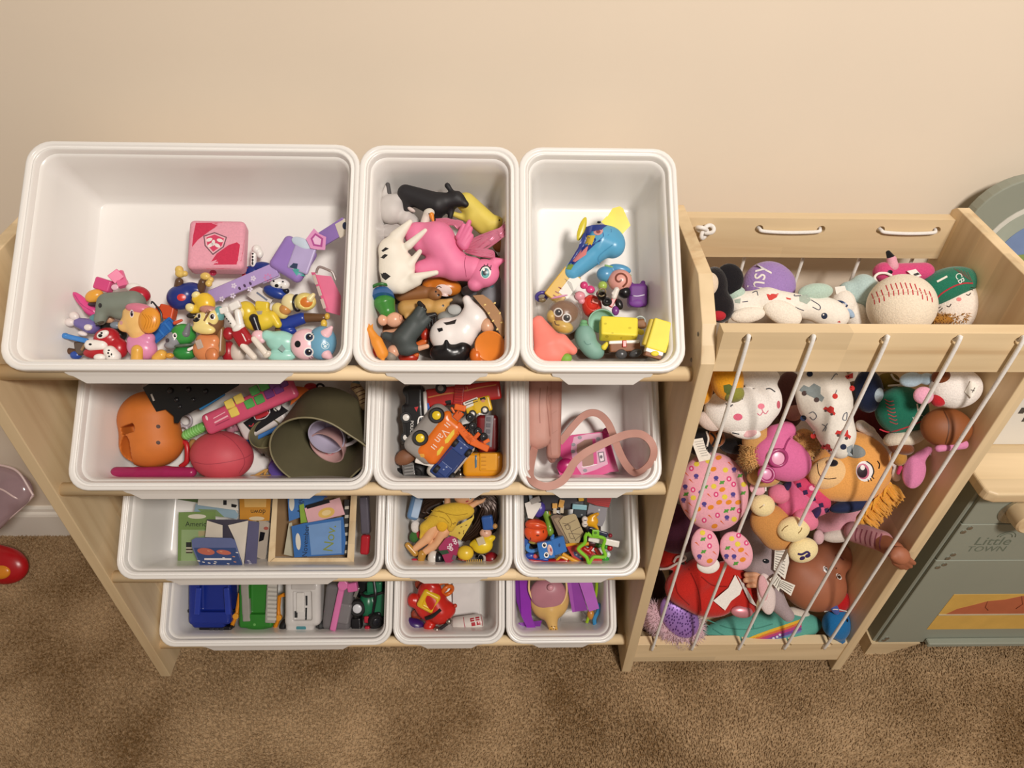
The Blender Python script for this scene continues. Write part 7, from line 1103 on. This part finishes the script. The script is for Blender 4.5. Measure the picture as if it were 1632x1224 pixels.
PAW = M('F0DCA6', 'plush'); t.add('sleeve', M('E07C98', 'cloth'), ('e', *q(705, 905, 60), 75, 66, 60, -20)); t.add('cuff', M('3A2A52', 'cloth'), ('e', *q(755, 855, 60), 22, 50, 46, -35)); t.add('paw', PAW, ('e', *q(590, 985, 75), 84, 76, 60)); t.add('sleeve', M('E07C98', 'cloth'), ('e', *q(890, 1085, 70), 90, 70, 64, -30)); t.add('cuff', M('3A2A52', 'cloth'), ('e', *q(955, 1040, 70), 28, 56, 50, -35)); t.add('paw', PAW, ('e', *q(805, 1150, 95), 112, 86, 66, 10)); t.add('leg', M('C98E4E', 'plush'), ('e', *q(650, 1110, 10), 150, 130, 80, -30), ('e', *q(700, 1200, 0), 120, 100, 70), k=30); t.add('foot', PAW, ('e', *q(872, 1296, 80), 104, 84, 60, 20)); 
for p in ([(570, 1005), (590, 990), (605, 980)], [(725, 1165), (745, 1140), (770, 1125)], [(840, 1180), (858, 1160), (866, 1140)]): t.dec('paw_stitch', M('9A7A4A'), 'l', [q(u, v, 0)[:2] for u, v in p], 7)
NB = M('35245A'); f3 = lambda u, v: (1180+u/4.371-1340, 800+v/4.371-580); g3 = lambda u, v: (f3(u, v)[0]*4.37, f3(u, v)[1]*4.37)
t.dec('note_print', NB, 'o', *g3(432, 392), 20, 13, 20, lift=2); t.dec('note_print', NB, 'o', *g3(470, 375), 20, 13, 20, lift=2); t.dec('note_print', NB, 'l', [g3(400, 362), g3(430, 365), g3(465, 348), g3(485, 365)], 15, lift=2); t.done()
t = P_('plush_fish', 'round pink plush printed with tiny sea creatures and two fins', 'plush toy', D8, 250, 890, -.305)
PK = M('E9A9B6', 'cloth'); t.add('body', PK, ('e', 248, 890, 0, 242, 275, 130, 8), k=0, n=56)
g2 = lambda u, v: ((980+u/4.371-1080)*4.371, (800+v/4.371-580)*4.371)
t.add('fin', PK, ('e', *g2(628, 315), 10, 98, 138, 40, 8), n=36); t.add('fin', PK, ('e', *g2(845, 340), 10, 108, 142, 40, 28), n=36); t.add('ear_loop', M('E8B4BE', 'cloth'), ('e', 556, 870, 30, 56, 44, 20, -20)); t.add('ear_trim', M('EFE8E4', 'cloth'), ('T', [(530, 830, 40), (575, 825, 48), (608, 850, 48), (612, 885, 40)], 7)); t.add('fin_edge', M('E9E2DA', 'cloth'), ('e', *g2(650, 440), -20, 80, 60, 26))
cols = ['E08A2E', '54488E', 'E3CC4A', '5A9A44', 'D84A7E', 'DA6A3A']; pts = []
for k in range(900):
    u, v = rng.uniform(20, 480), rng.uniform(620, 1160)
    if ((u-248)/225)**2+((v-890)/255)**2 < 1 and all((u-a)**2+(v-b)**2 > 46**2 for a, b in pts): pts.append((u, v))
for cu, cv, ra, rb in ((628, 315, 80, 118), (845, 340, 88, 118)):
    U, V_ = g2(cu, cv); pf = []
    for k in range(300):
        a, b = U+rng.uniform(-ra, ra), V_+rng.uniform(-rb, rb)
        if ((a-U)/ra)**2+((b-V_)/rb)**2 < .9 and all((a-x)**2+(b-y)**2 > 44**2 for x, y in pf): pf.append((a, b))
    pts += pf
for i, (u, v) in enumerate(pts):
    k = i % 6; c = M(cols[k], 'cloth')
    if k == 0: t.dec('shell_print', c, 'o', u, v, 22, 16, 20)
    elif k == 1:
        t.dec('jelly_print', c, 'o', u, v-6, 17, 14)
        for d in (-9, 0, 9): t.dec('jelly_print', c, 'l', [(u+d*.6, v), (u+d, v+17)], 5)
    elif k == 2: t.dec('sun_print', c, 'o', u, v, 19, 18)
    elif k == 3: t.dec('weed_print', c, 'o', u, v, 22, 8, 30); t.dec('weed_print', c, 'o', u, v, 16, 7, -40, lift=2)
    elif k == 4: t.dec('crab_print', c, 'o', u, v, 17, 19); t.dec('crab_print', M('F0C6D0', 'cloth'), 'o', u, v, 7, 9, lift=2)
    else: t.dec('carrot_print', c, 'p', [(u-18, v-14), (u-6, v-16), (u+18, v+14)])
t.add('sewn_tag', M('E9E2D6', 'cloth'), ('P', [(92, 528), (175, 515), (200, 600), (252, 660), (150, 682)], 95, 99), smooth=False)
for i in range(7): t.dec('tag_text', M('8A8478'), 'l', [(118+i*8, 545+i*16), (178+i*8, 535+i*16)], 4)
t.done()
t = P_('plush_tiger', 'black plush with brown striped sleeve behind the pink printed plush', 'plush toy', D8, 200, 520, -.255); t.add('body', M('1A1718', 'plush'), ('e', 160, 540, 0, 110, 100, 70), ('e', 400, 570, -20, 110, 60, 60), k=30); t.add('sleeve', M('8A4E22', 'plush'), ('e', 260, 520, 30, 70, 62, 50)); 
for p in ([(230, 480), (260, 520), (240, 570)], [(270, 480), (300, 510), (290, 560)]): t.dec('stripe', M('1E1614', 'plush'), 'l', p, 14)
t.dec('white_band', M('DDD2C6', 'plush'), 'l', [(200, 470), (215, 520), (205, 575)], 12); t.done()
t = P_('plush_deer', 'small brown plush deer ear behind the tan puppy', 'plush toy', D8, 405, 615, -.262); t.add('ear', M('7A5040', 'plush'), ('c', 420, 590, 0, 30, 380, 640, 0, 40)); t.add('lining', M('C08A7C', 'plush'), ('e', 405, 612, 30, 28, 16, 12, 45)); t.done()
t = P_('plush_doll', 'dark pink plush doll hidden between the bunny and the blanket', 'plush toy', D8, 790, 330, -.230); t.add('body', M('5A3A38', 'plush'), ('e', 780, 250, 0, 110, 200, 80), k=0); t.add('face', M('B98A80', 'plush'), ('e', 800, 330, 40, 70, 70, 50)); t.done()
# ------------------------------------------------------------- upper right
t = P_('plush_player', 'small plush player in a green jersey reading 1 CAM', 'plush toy', E1, 430, 400, -.270)
t.add('jersey', M('1F6A54', 'plush'), ('e', 425, 325, 0, 180, 170, 120, -5), k=0, n=44); t.add('pants', M('E2D6C2', 'plush'), ('e', 445, 510, -10, 145, 66, 100, 14), k=0); t.add('shoes', M('7A4426', 'plush'), ('e', 420, 585, 0, 82, 50, 80, -10)); t.add('leg', M('B5823E', 'plush'), ('e', 405, 650, -10, 50, 60, 50)); t.dec('waist_trim', M('B8303E', 'cloth'), 'l', [(270, 455), (340, 475), (450, 445), (560, 400)], 9); t.dec('lettering', M('EFE8DC', 'cloth'), 'x', '1', 536, 305, 95, 190, 1.2, lift=3); t.dec('lettering', M('DDE4DC', 'cloth'), 'x', 'CAM', 540, 375, 42, 190, .9, lift=3)
for i in range(7): t.dec('sleeve_stripe', M('B04A50', 'cloth'), 'l', [(305+i*6, 245+i*26), (335+i*8, 262+i*26), (368+i*5, 258+i*26)], 6, lift=2)
t.done()
t = P_('plush_player', 'white plush player with a sewn tag lying under the rail', 'plush toy', E1, 800, 180, -.298); t.add('body', M('EDE6E0', 'plush'), ('e', 800, 170, 0, 178, 140, 110, 8), k=0, n=44); t.add('red_sleeve', M('B8242E', 'plush'), ('e', 680, 250, 20, 50, 50, 40), ('e', 780, 295, 0, 30, 14, 20), k=6); t.add('cap', M('7A4020', 'plush'), ('e', 700, 95, 20, 60, 60, 60)); t.add('sewn_tag', M('F0EAE0', 'cloth'), ('P', [(862, 195), (905, 118), (962, 150), (912, 240)], 112, 116), smooth=False); t.dec('tag_print', M('6A645E'), 'l', [(905, 180), (940, 190)], 6); t.dec('tag_print', M('6A645E'), 'l', [(915, 200), (935, 165)], 6); t.add('trim', M('B8242E', 'plush'), ('c', 945, 90, 10, 14, 965, 140, 0, 12)); t.done()
t = P_('plush_bow', 'pale blue plush bow under the front rail', 'plush toy', E1, 540, 110, -.280); t.add('bow', M('B4CCDC', 'plush'), ('e', 490, 110, 0, 80, 52, 40, 8), ('e', 600, 105, 5, 52, 42, 40), k=14); t.done()
t = P_('plush_mitt', 'pink plush ear beside the green jersey', 'plush toy', E1, 575, 220, -.318); t.add('ear', M('E6A6BE', 'plush'), ('e', 575, 220, 0, 68, 62, 40)); t.done()
t = P_('plush_doll', 'round brown plush ball with a centre seam below the white player', 'plush toy', E1, 740, 450, -.312); t.add('body', M('8E522A', 'matte'), ('e', 735, 445, 0, 172, 140, 112, -5), k=0, n=44); t.dec('seam', M('5E3216', 'matte'), 'l', [(715, 320), (750, 400), (750, 480), (725, 570)], 9); t.add('pink_strap', M('D887AE', 'cloth'), ('c', 680, 590, 40, 24, 850, 560, 40, 34)); t.done()
t = P_('plush_bunny', 'long pink plush ear hanging by the right panel', 'plush toy', E1, 530, 740, -.295); t.add('ear', M('DC86B0', 'plush'), ('e', 510, 750, 0, 80, 120, 34, -12), ('c', 560, 640, 0, 36, 610, 600, -10, 26), k=30, n=40); t.add('ring', M('C9B8AA', 'cloth'), ('t', 660, 620, -10, 34, 7)); t.add('trim', M('C23A66', 'cloth'), ('c', 415, 720, 10, 14, 400, 760, 10, 12)); t.done()
t = P_('plush_navy', 'navy plush toy with a pale blue paw beside the blanket', 'plush toy', E1, 200, 180, -.235); t.add('body', M('1E2844', 'plush'), ('e', 190, 190, 0, 100, 150, 80)); t.add('paw', M('B6C8D4', 'plush'), ('e', 240, 210, 40, 52, 66, 44)); t.add('collar', M('6A5A22', 'cloth'), ('e', 330, 120, -10, 80, 60, 40)); t.add('cord', M('C9C2B6', 'cloth'), ('T', [(350, 70, 40), (380, 110, 50), (450, 140, 50), (330, 152, 50)], 7)); t.done()
t = P_('maroon_filler', 'maroon filler shape deep behind the orange puppy', 'plush toy', E1, 280, 470, -.205); t.add('body', M('5A1E20', 'plush'), ('e', 240, 440, 0, 180, 180, 80), ('e', 340, 560, -10, 120, 100, 70), k=30); t.done()  # added filler for the dark space behind the puppy
t = P_('plush_filler', 'grey brown filler shape at the back of the cage', 'plush toy', D8, 600, 500, -.170); t.add('body', M('6A5648', 'plush'), ('e', 300, 300, 0, 300, 260, 120), ('e', 800, 500, 0, 320, 340, 120), ('e', 1300, 420, 0, 300, 320, 110), k=60, n=44); t.done()  # invented backing lump, fills dark space behind the plush toys
# ------------------------------------------------------------- lower half
t = P_('plush_star', 'bright red plush toy with a large white tag', 'plush toy', E2, 620, 600, -.290)
RP = M('C22A22', 'plush'); t.add('body', RP, ('c', 470, 600, 0, 120, 590, 500, 10, 110), ('e', 640, 690, 10, 190, 110, 90, -8), ('e', 780, 540, 10, 150, 130, 90), ('e', 370, 390, -20, 90, 80, 60), ('e', 900, 640, 0, 100, 90, 70), ('c', 900, 700, 10, 60, 940, 740, 5, 40), k=50, n=60); t.add('sewn_tag', M('EFE9E2', 'cloth'), ('P', [(685, 688), (790, 600), (838, 508), (888, 600), (870, 645), (810, 690), (768, 756)], 108, 113), smooth=False); t.add('hang_cord', M('D9C9C4', 'cloth'), ('T', [(310, 468, 60), (370, 462, 70), (430, 430, 75), (490, 400, 70), (480, 375, 66), (430, 385, 66), (410, 420, 60)], 8)); [t.dec('crease', M('8E1A16', 'plush'), 'l', p, 8) for p in ([(480, 400), (560, 560), (590, 660), (600, 760)], [(600, 520), (680, 580), (780, 590)], [(420, 560), (440, 640), (520, 720)])]; t.add('foil_star', M('D88E98', 'sheen'), ('e', 885, 765, 60, 76, 42, 26, -5)); t.add('side_tag', M('CFC8C2', 'cloth'), ('P', [(850, 510), (900, 570), (990, 730), (940, 700)], 96, 100), smooth=False); t.done()
t = P_('plush_fluffy', 'fluffy pale pink plush with a lilac sequin dome', 'plush toy', E2, 420, 820, -.300)
t.add('fluff', M('D9B3BC', 'plush'), ('e', 420, 850, 0, 200, 130, 90, -20), ('e', 270, 790, -10, 80, 90, 70), k=40, n=44); t.fur(M('E2C0C8', 'plush'), 46, 1700, 3, None, 'fluffy_pile', (0, -.15, 0)); t.add('sequin_dome', M('A67EC8', 'sheen'), ('e', 450, 795, 95, 115, 165, 50, 35), k=0, n=44)
sq = []
for k in range(400):
    u, v = rng.uniform(330, 580), rng.uniform(660, 930); a = math.radians(35); dx, dy = u-450, -(v-800); x, y = dx*math.cos(a)+dy*math.sin(a), -dx*math.sin(a)+dy*math.cos(a)
    if (x/95)**2+(y/140)**2 < 1 and all((u-p)**2+(v-q_)**2 > 15**2 for p, q_ in sq): sq.append((u, v))
for u, v in sq[:110]: t.dec('sequin', M('5E3A7E', 'sheen'), 'o', u, v, 5, 8, rng.uniform(-50, 10))
t.done()
t = P_('cushion', 'teal round cushion with an embroidered rainbow', 'cushion', E2, 1020, 890, -.306)
t.add('pad', M('5FA898', 'cloth'), ('e', 1020, 890, -10, 425, 128, 110, 6), k=0, n=60)
for (c, o, wd) in (('E2B43A', 0, 20), ('D4723E', 18, 18), ('B8447A', 36, 20), ('7A4A96', 56, 20), ('6A86B4', 74, 12)): t.dec('rainbow', M(c, 'cloth'), 'l', [(880, 985+o*.3), (960, 945+o*.75), (1080, 900+o*.95), (1200, 860+o), (1300, 825+o)], wd)
for p in ([(640, 820), (800, 880), (960, 885), (1100, 850)], [(960, 780), (965, 880)], [(630, 850), (760, 930), (880, 960)]): t.dec('seam', M('4A8A7C', 'cloth'), 'l', p, 8)
for (u, v) in ((1130, 940), (1150, 925), (1105, 950)): t.dec('star_print', M('D9D4E6', 'cloth'), 'o', u, v, 9, 8, lift=2.4)
t.done()
t = P_('plush_elephant', 'grey plush elephant with a pink lined ear and printed tags', 'plush toy', E3, 140, 400, -.270)
EG = M('A8979A', 'plush'); t.add('body', EG, ('e', 110, 300, 0, 165, 200, 100, -15), ('e', 190, 430, 10, 110, 120, 80), ('c', 250, 700, -10, 55, 330, 790, -10, 45), ('c', 220, 560, 0, 60, 260, 700, -10, 50), k=40, n=54); t.add('ear', M('E4D2CE', 'plush'), ('e', 180, 640, 70, 62, 145, 30, 8)); t.add('ear_lining', M('E2AEB2', 'plush'), ('e', 160, 600, 92, 34, 90, 16, 8)); t.dec('eye', M('16181F'), 'o', 178, 412, 24, 16, -10); t.dec('eye_glint', WHT, 'o', 170, 406, 5, 4, lift=3)
for (P0, ln) in (([(240, 330), (330, 325), (340, 420), (310, 540), (232, 470)], 9), ([(200, 540), (250, 500), (290, 545), (268, 625)], 5), ([(290, 540), (382, 580), (352, 655), (262, 590)], 5)):
    t.add('sewn_tag', M('EAE4D8', 'cloth'), ('P', P0, 128, 132), smooth=False); a, b, c, d = [np.array(P0[i], float) for i in (0, 1, -2, -1)]
    for i in range(1, ln): f_ = i/ln; t.dec('tag_text', M('77726A'), 'l', [tuple((a+(d-a)*f_)*.92+(b+(c-b)*f_)*.08), tuple((a+(d-a)*f_)*.1+(b+(c-b)*f_)*.9)], 5)
t.done()
t = P_('baby_doll', 'brown skinned baby doll lying with its head down and a striped sleeve', 'doll', E3, 520, 540, -.255)
BR = M('A9684A', 'matte'); t.add('body', BR, ('e', 500, 560, 0, 235, 195, 170, -20), ('e', 620, 400, 30, 130, 130, 120), ('e', 700, 360, 60, 60, 60, 60), ('e', 740, 410, 40, 40, 46, 50), ('e', 655, 440, 110, 44, 34, 36), ('e', 420, 470, 60, 70, 60, 50), k=50, n=64, label='brown vinyl doll head'); hw = lambda u, v, y: (t.Z-zy(E3[0]+u/E3[2], E3[1]+v/E3[2], y))/t.s
t.add('arm', BR, ('c', 960, 265, hw(960, 265, -.300), 58, 1075, 335, hw(1075, 335, -.335), 52), ('e', 1112, 372, hw(1112, 372, -.352), 60, 52, 38, -35), *[('c', u0, v0, hw(u0, v0, -.354), 21, u1, v1, hw(u1, v1, -.352), 13) for u0, v0, u1, v1 in ((1125, 400, 1185, 448), (1105, 415, 1155, 460), (1085, 420, 1122, 458), (1145, 382, 1208, 425), (1065, 380, 1078, 430))], k=10, n=54)
t.add('sleeve', M('C98E94', 'cloth'), ('c', 800, 210, hw(800, 210, -.270), 66, 985, 272, hw(985, 272, -.305), 64), k=0, n=36)
for i in range(6): t.dec('sleeve_stripe', M('94505C', 'cloth'), 'l', [(815+i*34, 180+i*8), (800+i*34, 230+i*11), (805+i*34, 280+i*12)], 10)
for (u, v, a) in ((594, 470, -60), (686, 520, -50)): t.dec('eye', WHT, 'o', u, v, 26, 14, a); t.dec('iris', M('3A2418'), 'o', u+3, v+3, 13, 11, a, lift=2); t.dec('lid', M('6A3A28'), 'l', [(u-16, v+14), (u-8, v-14), (u+10, v-18)], 6, lift=2)
t.dec('mouth', M('7A3A34'), 'l', [(660, 370), (690, 380), (720, 405)], 12); t.dec('nostril', M('5A2E22'), 'o', 668, 462, 6, 5)
t.done()
t = P_('small_doll', 'pale doll hand peeking out beside the red plush', 'doll', E3, 80, 545, -.300); FS = M('D9A07A', 'matte'); t.add('hand', FS, ('e', 130, 545, 0, 52, 56, 34), *[('c', u, v, 8, r, 112, v-2, 6, r) for u, v, r in ((42, 508, 19), (36, 546, 18), (56, 583, 16))], k=6, n=40); t.done()
t = P_('baby_blanket', 'soft pink fleece blanket behind the baby doll', 'blanket', E3, 700, 170, -.245); t.add('fleece', M('DDA0AE', 'plush'), ('e', 700, 130, 0, 190, 90, 70, 10), ('e', 560, 60, 0, 160, 90, 70), k=30); t.add('lining', M('D8CCC2', 'plush'), ('e', 690, 230, 30, 120, 50, 50, 8)); t.add('lining', M('DDB4B8', 'plush'), ('e', 545, 245, 60, 36, 50, 30)); t.done()
t = P_('plush_dragon', 'dark green plush cloth behind the baby doll', 'plush toy', E3, 830, 410, -.215); t.add('cloth', M('4A7264', 'plush'), ('e', 830, 390, 0, 110, 140, 60, 20), ('e', 880, 500, -10, 70, 50, 40, -20), k=30); t.done()
t = P_('plush_fish', 'small blue and red plush fish at the bottom right', 'plush toy', E3, 680, 830, -.312); t.add('tail', M('B8161C', 'plush'), ('e', 670, 690, 0, 95, 85, 60, 10)); t.add('body', M('1F6CA6', 'plush'), ('e', 672, 850, 10, 100, 105, 70), ('c', 690, 920, 0, 50, 700, 960, -10, 30), k=20); t.add('fin', M('4A5A9E', 'plush'), ('e', 655, 740, 60, 26, 50, 16, 30)); t.dec('white_trim', M('DDD6D0', 'cloth'), 'l', [(585, 765), (660, 748), (755, 765)], 7, lift=3); t.dec('eye', BLK, 'o', 745, 825, 7, 12); t.done()
t = P_('plush_purple', 'dark plum plush toy behind the red one', 'plush toy', E2, 430, 220, -.230); t.add('body', M('4E2438', 'plush'), ('e', 440, 200, 0, 190, 160, 80), ('e', 420, 80, -10, 80, 70, 50), k=30); t.add('back', M('8A7480', 'plush'), ('e', 900, 200, -30, 170, 180, 80)); t.done()
t = P_('plush_dog', 'dark brown plush dog in the lower left corner', 'plush toy', E2, 270, 620, -.235); t.add('body', M('3A231C', 'plush'), ('e', 270, 600, 0, 90, 160, 70), ('e', 250, 880, -10, 90, 70, 60), k=30); t.done()
t = P_('plush_white', 'white plush feet resting on the teal cushion', 'plush toy', E3, 370, 775, -.285); t.add('foot', M('DDD2C4', 'plush'), ('e', 395, 778, 0, 90, 44, 50, -10)); t.add('foot', M('C9BEB8', 'plush'), ('e', 290, 780, 10, 50, 60, 46, 30)); t.done()
t = P_('key_charm', 'grey metal key charm lying on the cage floor', 'key charm', E3, 520, 850, -.235); t.add('clasp', M('7A7672', 'metal'), ('T', [(500, 820, 0), (530, 840, 0), (510, 870, 0), (540, 920, 0)], 9)); t.add('ring', M('8A8680', 'metal'), ('t', 515, 835, 0, 22, 6, 0, 30)); t.done()
t = P_('plush_filler', 'dark filler shape low at the back of the cage', 'plush toy', E3, 300, 500, -.170); t.add('body', M('5A4A44', 'plush'), ('e', -200, 500, 0, 300, 330, 100), ('e', 300, 500, 0, 300, 330, 110), k=60, n=40); t.done()  # second invented lump, for the dark space low in the cage
# ================================================================ toy kitchen at the right
SAGE = plain('sage_paint', '969A8C', .5, .02, 12); KW = wood('pine_counter', 0, 1.06); KWv = wood('pine_knob', 1, 1.0)
kit = empty('toy_kitchen', (.78, -.2, 0), 'sage green wooden play kitchen with a pine counter beside the cage', 'toy kitchen'); KL = np.array(kit.location)
def kb(name, x0, x1, y0, y1, z0, z1, mat, bev=.002, parent=kit):
    V, F = gbox(np.array(((x0+x1)/2, (y0+y1)/2, (z0+z1)/2))-KL, ((x1-x0)/2, (y1-y0)/2, (z1-z0)/2), None, bev); return mk(name, V, F, mat, parent, smooth=False)
kb('cabinet', .507, 1.06, -.305, -.03, .037, .494, SAGE)
kb('control_panel', .512, 1.055, -.3115, -.305, .4145, .490, SAGE, .001); kb('drawer_front', .512, 1.055, -.3115, -.305, .3165, .4125, SAGE, .001); door = kb('oven_door', .512, 1.055, -.3115, -.305, .045, .3145, SAGE, .001)
kb('oven_window', .588, .98, -.3122, -.3115, .093, .212, M('DDB25A', 'matte'), .0002, door)
pl = [(.60, .145), (.615, .165), (.64, .178), (.66, .19), (.69, .195), (.715, .206), (.75, .205), (.775, .195), (.80, .198), (.83, .185), (.85, .165), (.845, .147)]
V, F = gprism(pl, -.3124, -.3121, lambda a, b, c: np.array((a, c, b))-KL); fixn(mk('loaf_picture', V, F, M('BE6A48', 'matte'), door, smooth=False))
for p in ([(.66, .19), (.665, .17), (.675, .16)], [(.715, .206), (.73, .18), (.725, .165)], [(.775, .195), (.78, .17), (.79, .155)]):
    V, F = gtube([np.array((a, -.3125, b))-KL for a, b in p], .0008, 6); mk('loaf_line', V, F, M('8E4A30', 'matte'), door)
kb('picture_shelf', .588, .98, -.3130, -.3120, .143, .147, M('C9BDA0', 'matte'), .0002, door)
kb('door_ledge', .60, 1.05, -.325, -.3115, .050, .062, SAGE, .002)
V, F = gprism([(x, y) for x, y in [(.496, -.330), (.508, -.3355), (1.08, -.3355), (1.08, -.02), (.496, -.02), (.4935, -.10), (.4935, -.322)]], .495, .516, lambda a, b, c: np.array((a, b, c))-KL); o = mk('counter_top', V, F, KW, kit, smooth=False); fixn(o); bevel(o, .004, 3)
kb('hob_unit', .545, 1.06, -.236, -.05, .516, .640, plain('white_kitchen_paint', 'E6E3DC', .5, .01, 8), .003)
for (x, z) in ((.563, .592), (.577, .575)): kb('hob_slot', x-.004, x+.004, -.2368, -.236, z-.006, z+.006, M('3A3A3A'), .0002)
for (x0, x1) in ((.503, .60), (.96, 1.05)):
    V, F = gprism([(x0, -.006), (x0, .037), (x1, .037), (x1-.04, .008), (x1-.055, -.006)] if x0 < .8 else [(x0+.055, -.006), (x0+.04, .008), (x0, .037), (x1, .037), (x1, -.006)], -.310, -.05, lambda a, b, c: np.array((a, c, b))-KL); fixn(mk('foot', V, F, PH, kit, smooth=False))
def lat(name, c, axis_y_prof, mat, n=32, parent=kit):
    V = []; F = []
    for (r, y) in axis_y_prof:
        for k in range(n): a = 2*math.pi*k/n; V.append(np.array((c[0]+r*math.cos(a), y, c[2]+r*math.sin(a)))-KL)
    for i in range(len(axis_y_prof)-1):
        for k in range(n): F.append([i*n+k, i*n+(k+1) % n, (i+1)*n+(k+1) % n, (i+1)*n+k])
    F += [list(range(n)), [(len(axis_y_prof)-1)*n+k for k in range(n)]]; o = mk(name, V, F, mat, parent); fixn(o)
    try: o.data.set_sharp_from_angle(angle=math.radians(38))
    except Exception: pass
    return o
lat('dial_plate', (.586, 0, .447), [(.030, -.3115), (.030, -.3128), (.001, -.3128)], M('B7BAB2', 'metal')); kn_ = lat('knob', (.590, 0, .452), [(.024, -.3128), (.025, -.325), (.024, -.340), (.021, -.3425), (.001, -.3425)], KWv); kb('knob_grip', .588, .600, -.347, -.3425, .452, .478, KWv, .002, kn_)
for (x, z) in ((.528, .405), (.522, .395), (.533, .333), (.528, .323), (.530, .305), (.522, .297), (.523, .062), (.520, .055)): lat('screw', (x, 0, z), [(.0042, -.3115), (.0042, -.3132), (.002, -.3138), (.0005, -.3138)], M('B9BBB4', 'metal'), 14)
def ktext(s, x, z, size, y=-.3118, col='6E7768'):
    V0, F0 = text_mesh(s); V = [np.array((x+a*size, y, z+b*size))-KL for a, b in V0]; o = mk('lettering', V, F0, M(col, 'matte'), kit, smooth=False); return o
ktext('Little', .585, .368, .030); ktext('TOWN', .583, .347, .0205)
for r in (.010, .015):
    V, F = gtube([np.array((.600+r*math.cos(a), -.3117, .379+r*math.sin(a)))-KL for a in np.linspace(.1, 3.0, 14)], .0007, 6); mk('logo_arc', V, F, M('6E7768', 'matte'), kit)
def arch(x0, x1, z0, z1, r, n=10):
    P = [(x1, z0), (x1, z1-r)]+[(x1-r+r*math.cos(a), z1-r+r*math.sin(a)) for a in np.linspace(0, math.pi/2, n)]+[(x0+r+r*math.cos(a), z1-r+r*math.sin(a)) for a in np.linspace(math.pi/2, math.pi, n)]+[(x0, z1-r), (x0, z0)]
    return P
def kplate(name, P, y0, y1, mat, parent=kit): V, F = gprism(P, y0, y1, lambda a, b, c: np.array((a, c, b))-KL); o = mk(name, V, F, mat, parent, smooth=False); fixn(o); return o
bb = kplate('back_board', arch(.477, 1.07, .50, .878, .075), -.052, -.032, SAGE); bevel(bb, .002)
kplate('window_trim', arch(.515, 1.03, .53, .842, .075), -.0532, -.052, M('DEDCD2', 'matte'), bb); kplate('window_frame', arch(.523, 1.022, .53, .834, .068), -.0540, -.0532, M('A9B0A2', 'matte'), bb); kplate('sky_picture', arch(.545, 1.0, .53, .812, .055), -.0548, -.0540, M('7C93BE', 'matte'), bb)
kplate('hill_picture', [(.545, .53), (.545, .74), (.56, .752), (.60, .757), (.64, .748), (.70, .76), (.80, .745), (1.0, .755), (1.0, .53)], -.0553, -.0548, M('8EA05A', 'matte'), bb); kplate('path_picture', [(.545, .55), (.545, .715), (.60, .728), (.66, .722), (.80, .73), (1.0, .72), (1.0, .55)], -.0557, -.0553, M('BDB9A6', 'matte'), bb)
# ================================================================ things at the left edge
t = Toy('gift_bag', 'pink see through vinyl bag leaning against the wall at the left edge', 'bag', E5, 30, 520, Yp(-.075)); t.add('bag', M('B0949A', 'film'), ('e', 0, 510, 0, 95, 95, 34, -35), ('e', 60, 500, 0, 60, 50, 28, -30), ('e', -60, 590, 0, 90, 70, 34), k=30, n=44); t.add('contents', M('9A6A72', 'cloth'), ('e', -10, 560, -12, 80, 60, 20, 30), ('e', 30, 500, -12, 60, 40, 18, 30), k=16); t.add('seam_piping', M('DCC2C0'), ('T', [(-30, 410, 20), (20, 415, 24), (70, 440, 20), (120, 520, 6)], 4), ('T', [(-30, 490, 30), (10, 500, 34), (50, 525, 30), (72, 535, 20)], 4), ('T', [(120, 520, 0), (60, 580, 0), (-40, 660, 0)], 5)); t.done()
t = Toy('toy_scooter', 'rounded red plastic toy with an orange disc on the carpet', 'toy', E5, 20, 780, Zp(.022)); t.add('shell', M('B3161E'), ('e', 10, 772, 0, 92, 68, 40, -12), ('e', -60, 760, 0, 90, 70, 40), k=20, n=40); t.add('disc', M('E08A22'), ('e', 2, 796, 32, 36, 27, 14)); t.done()
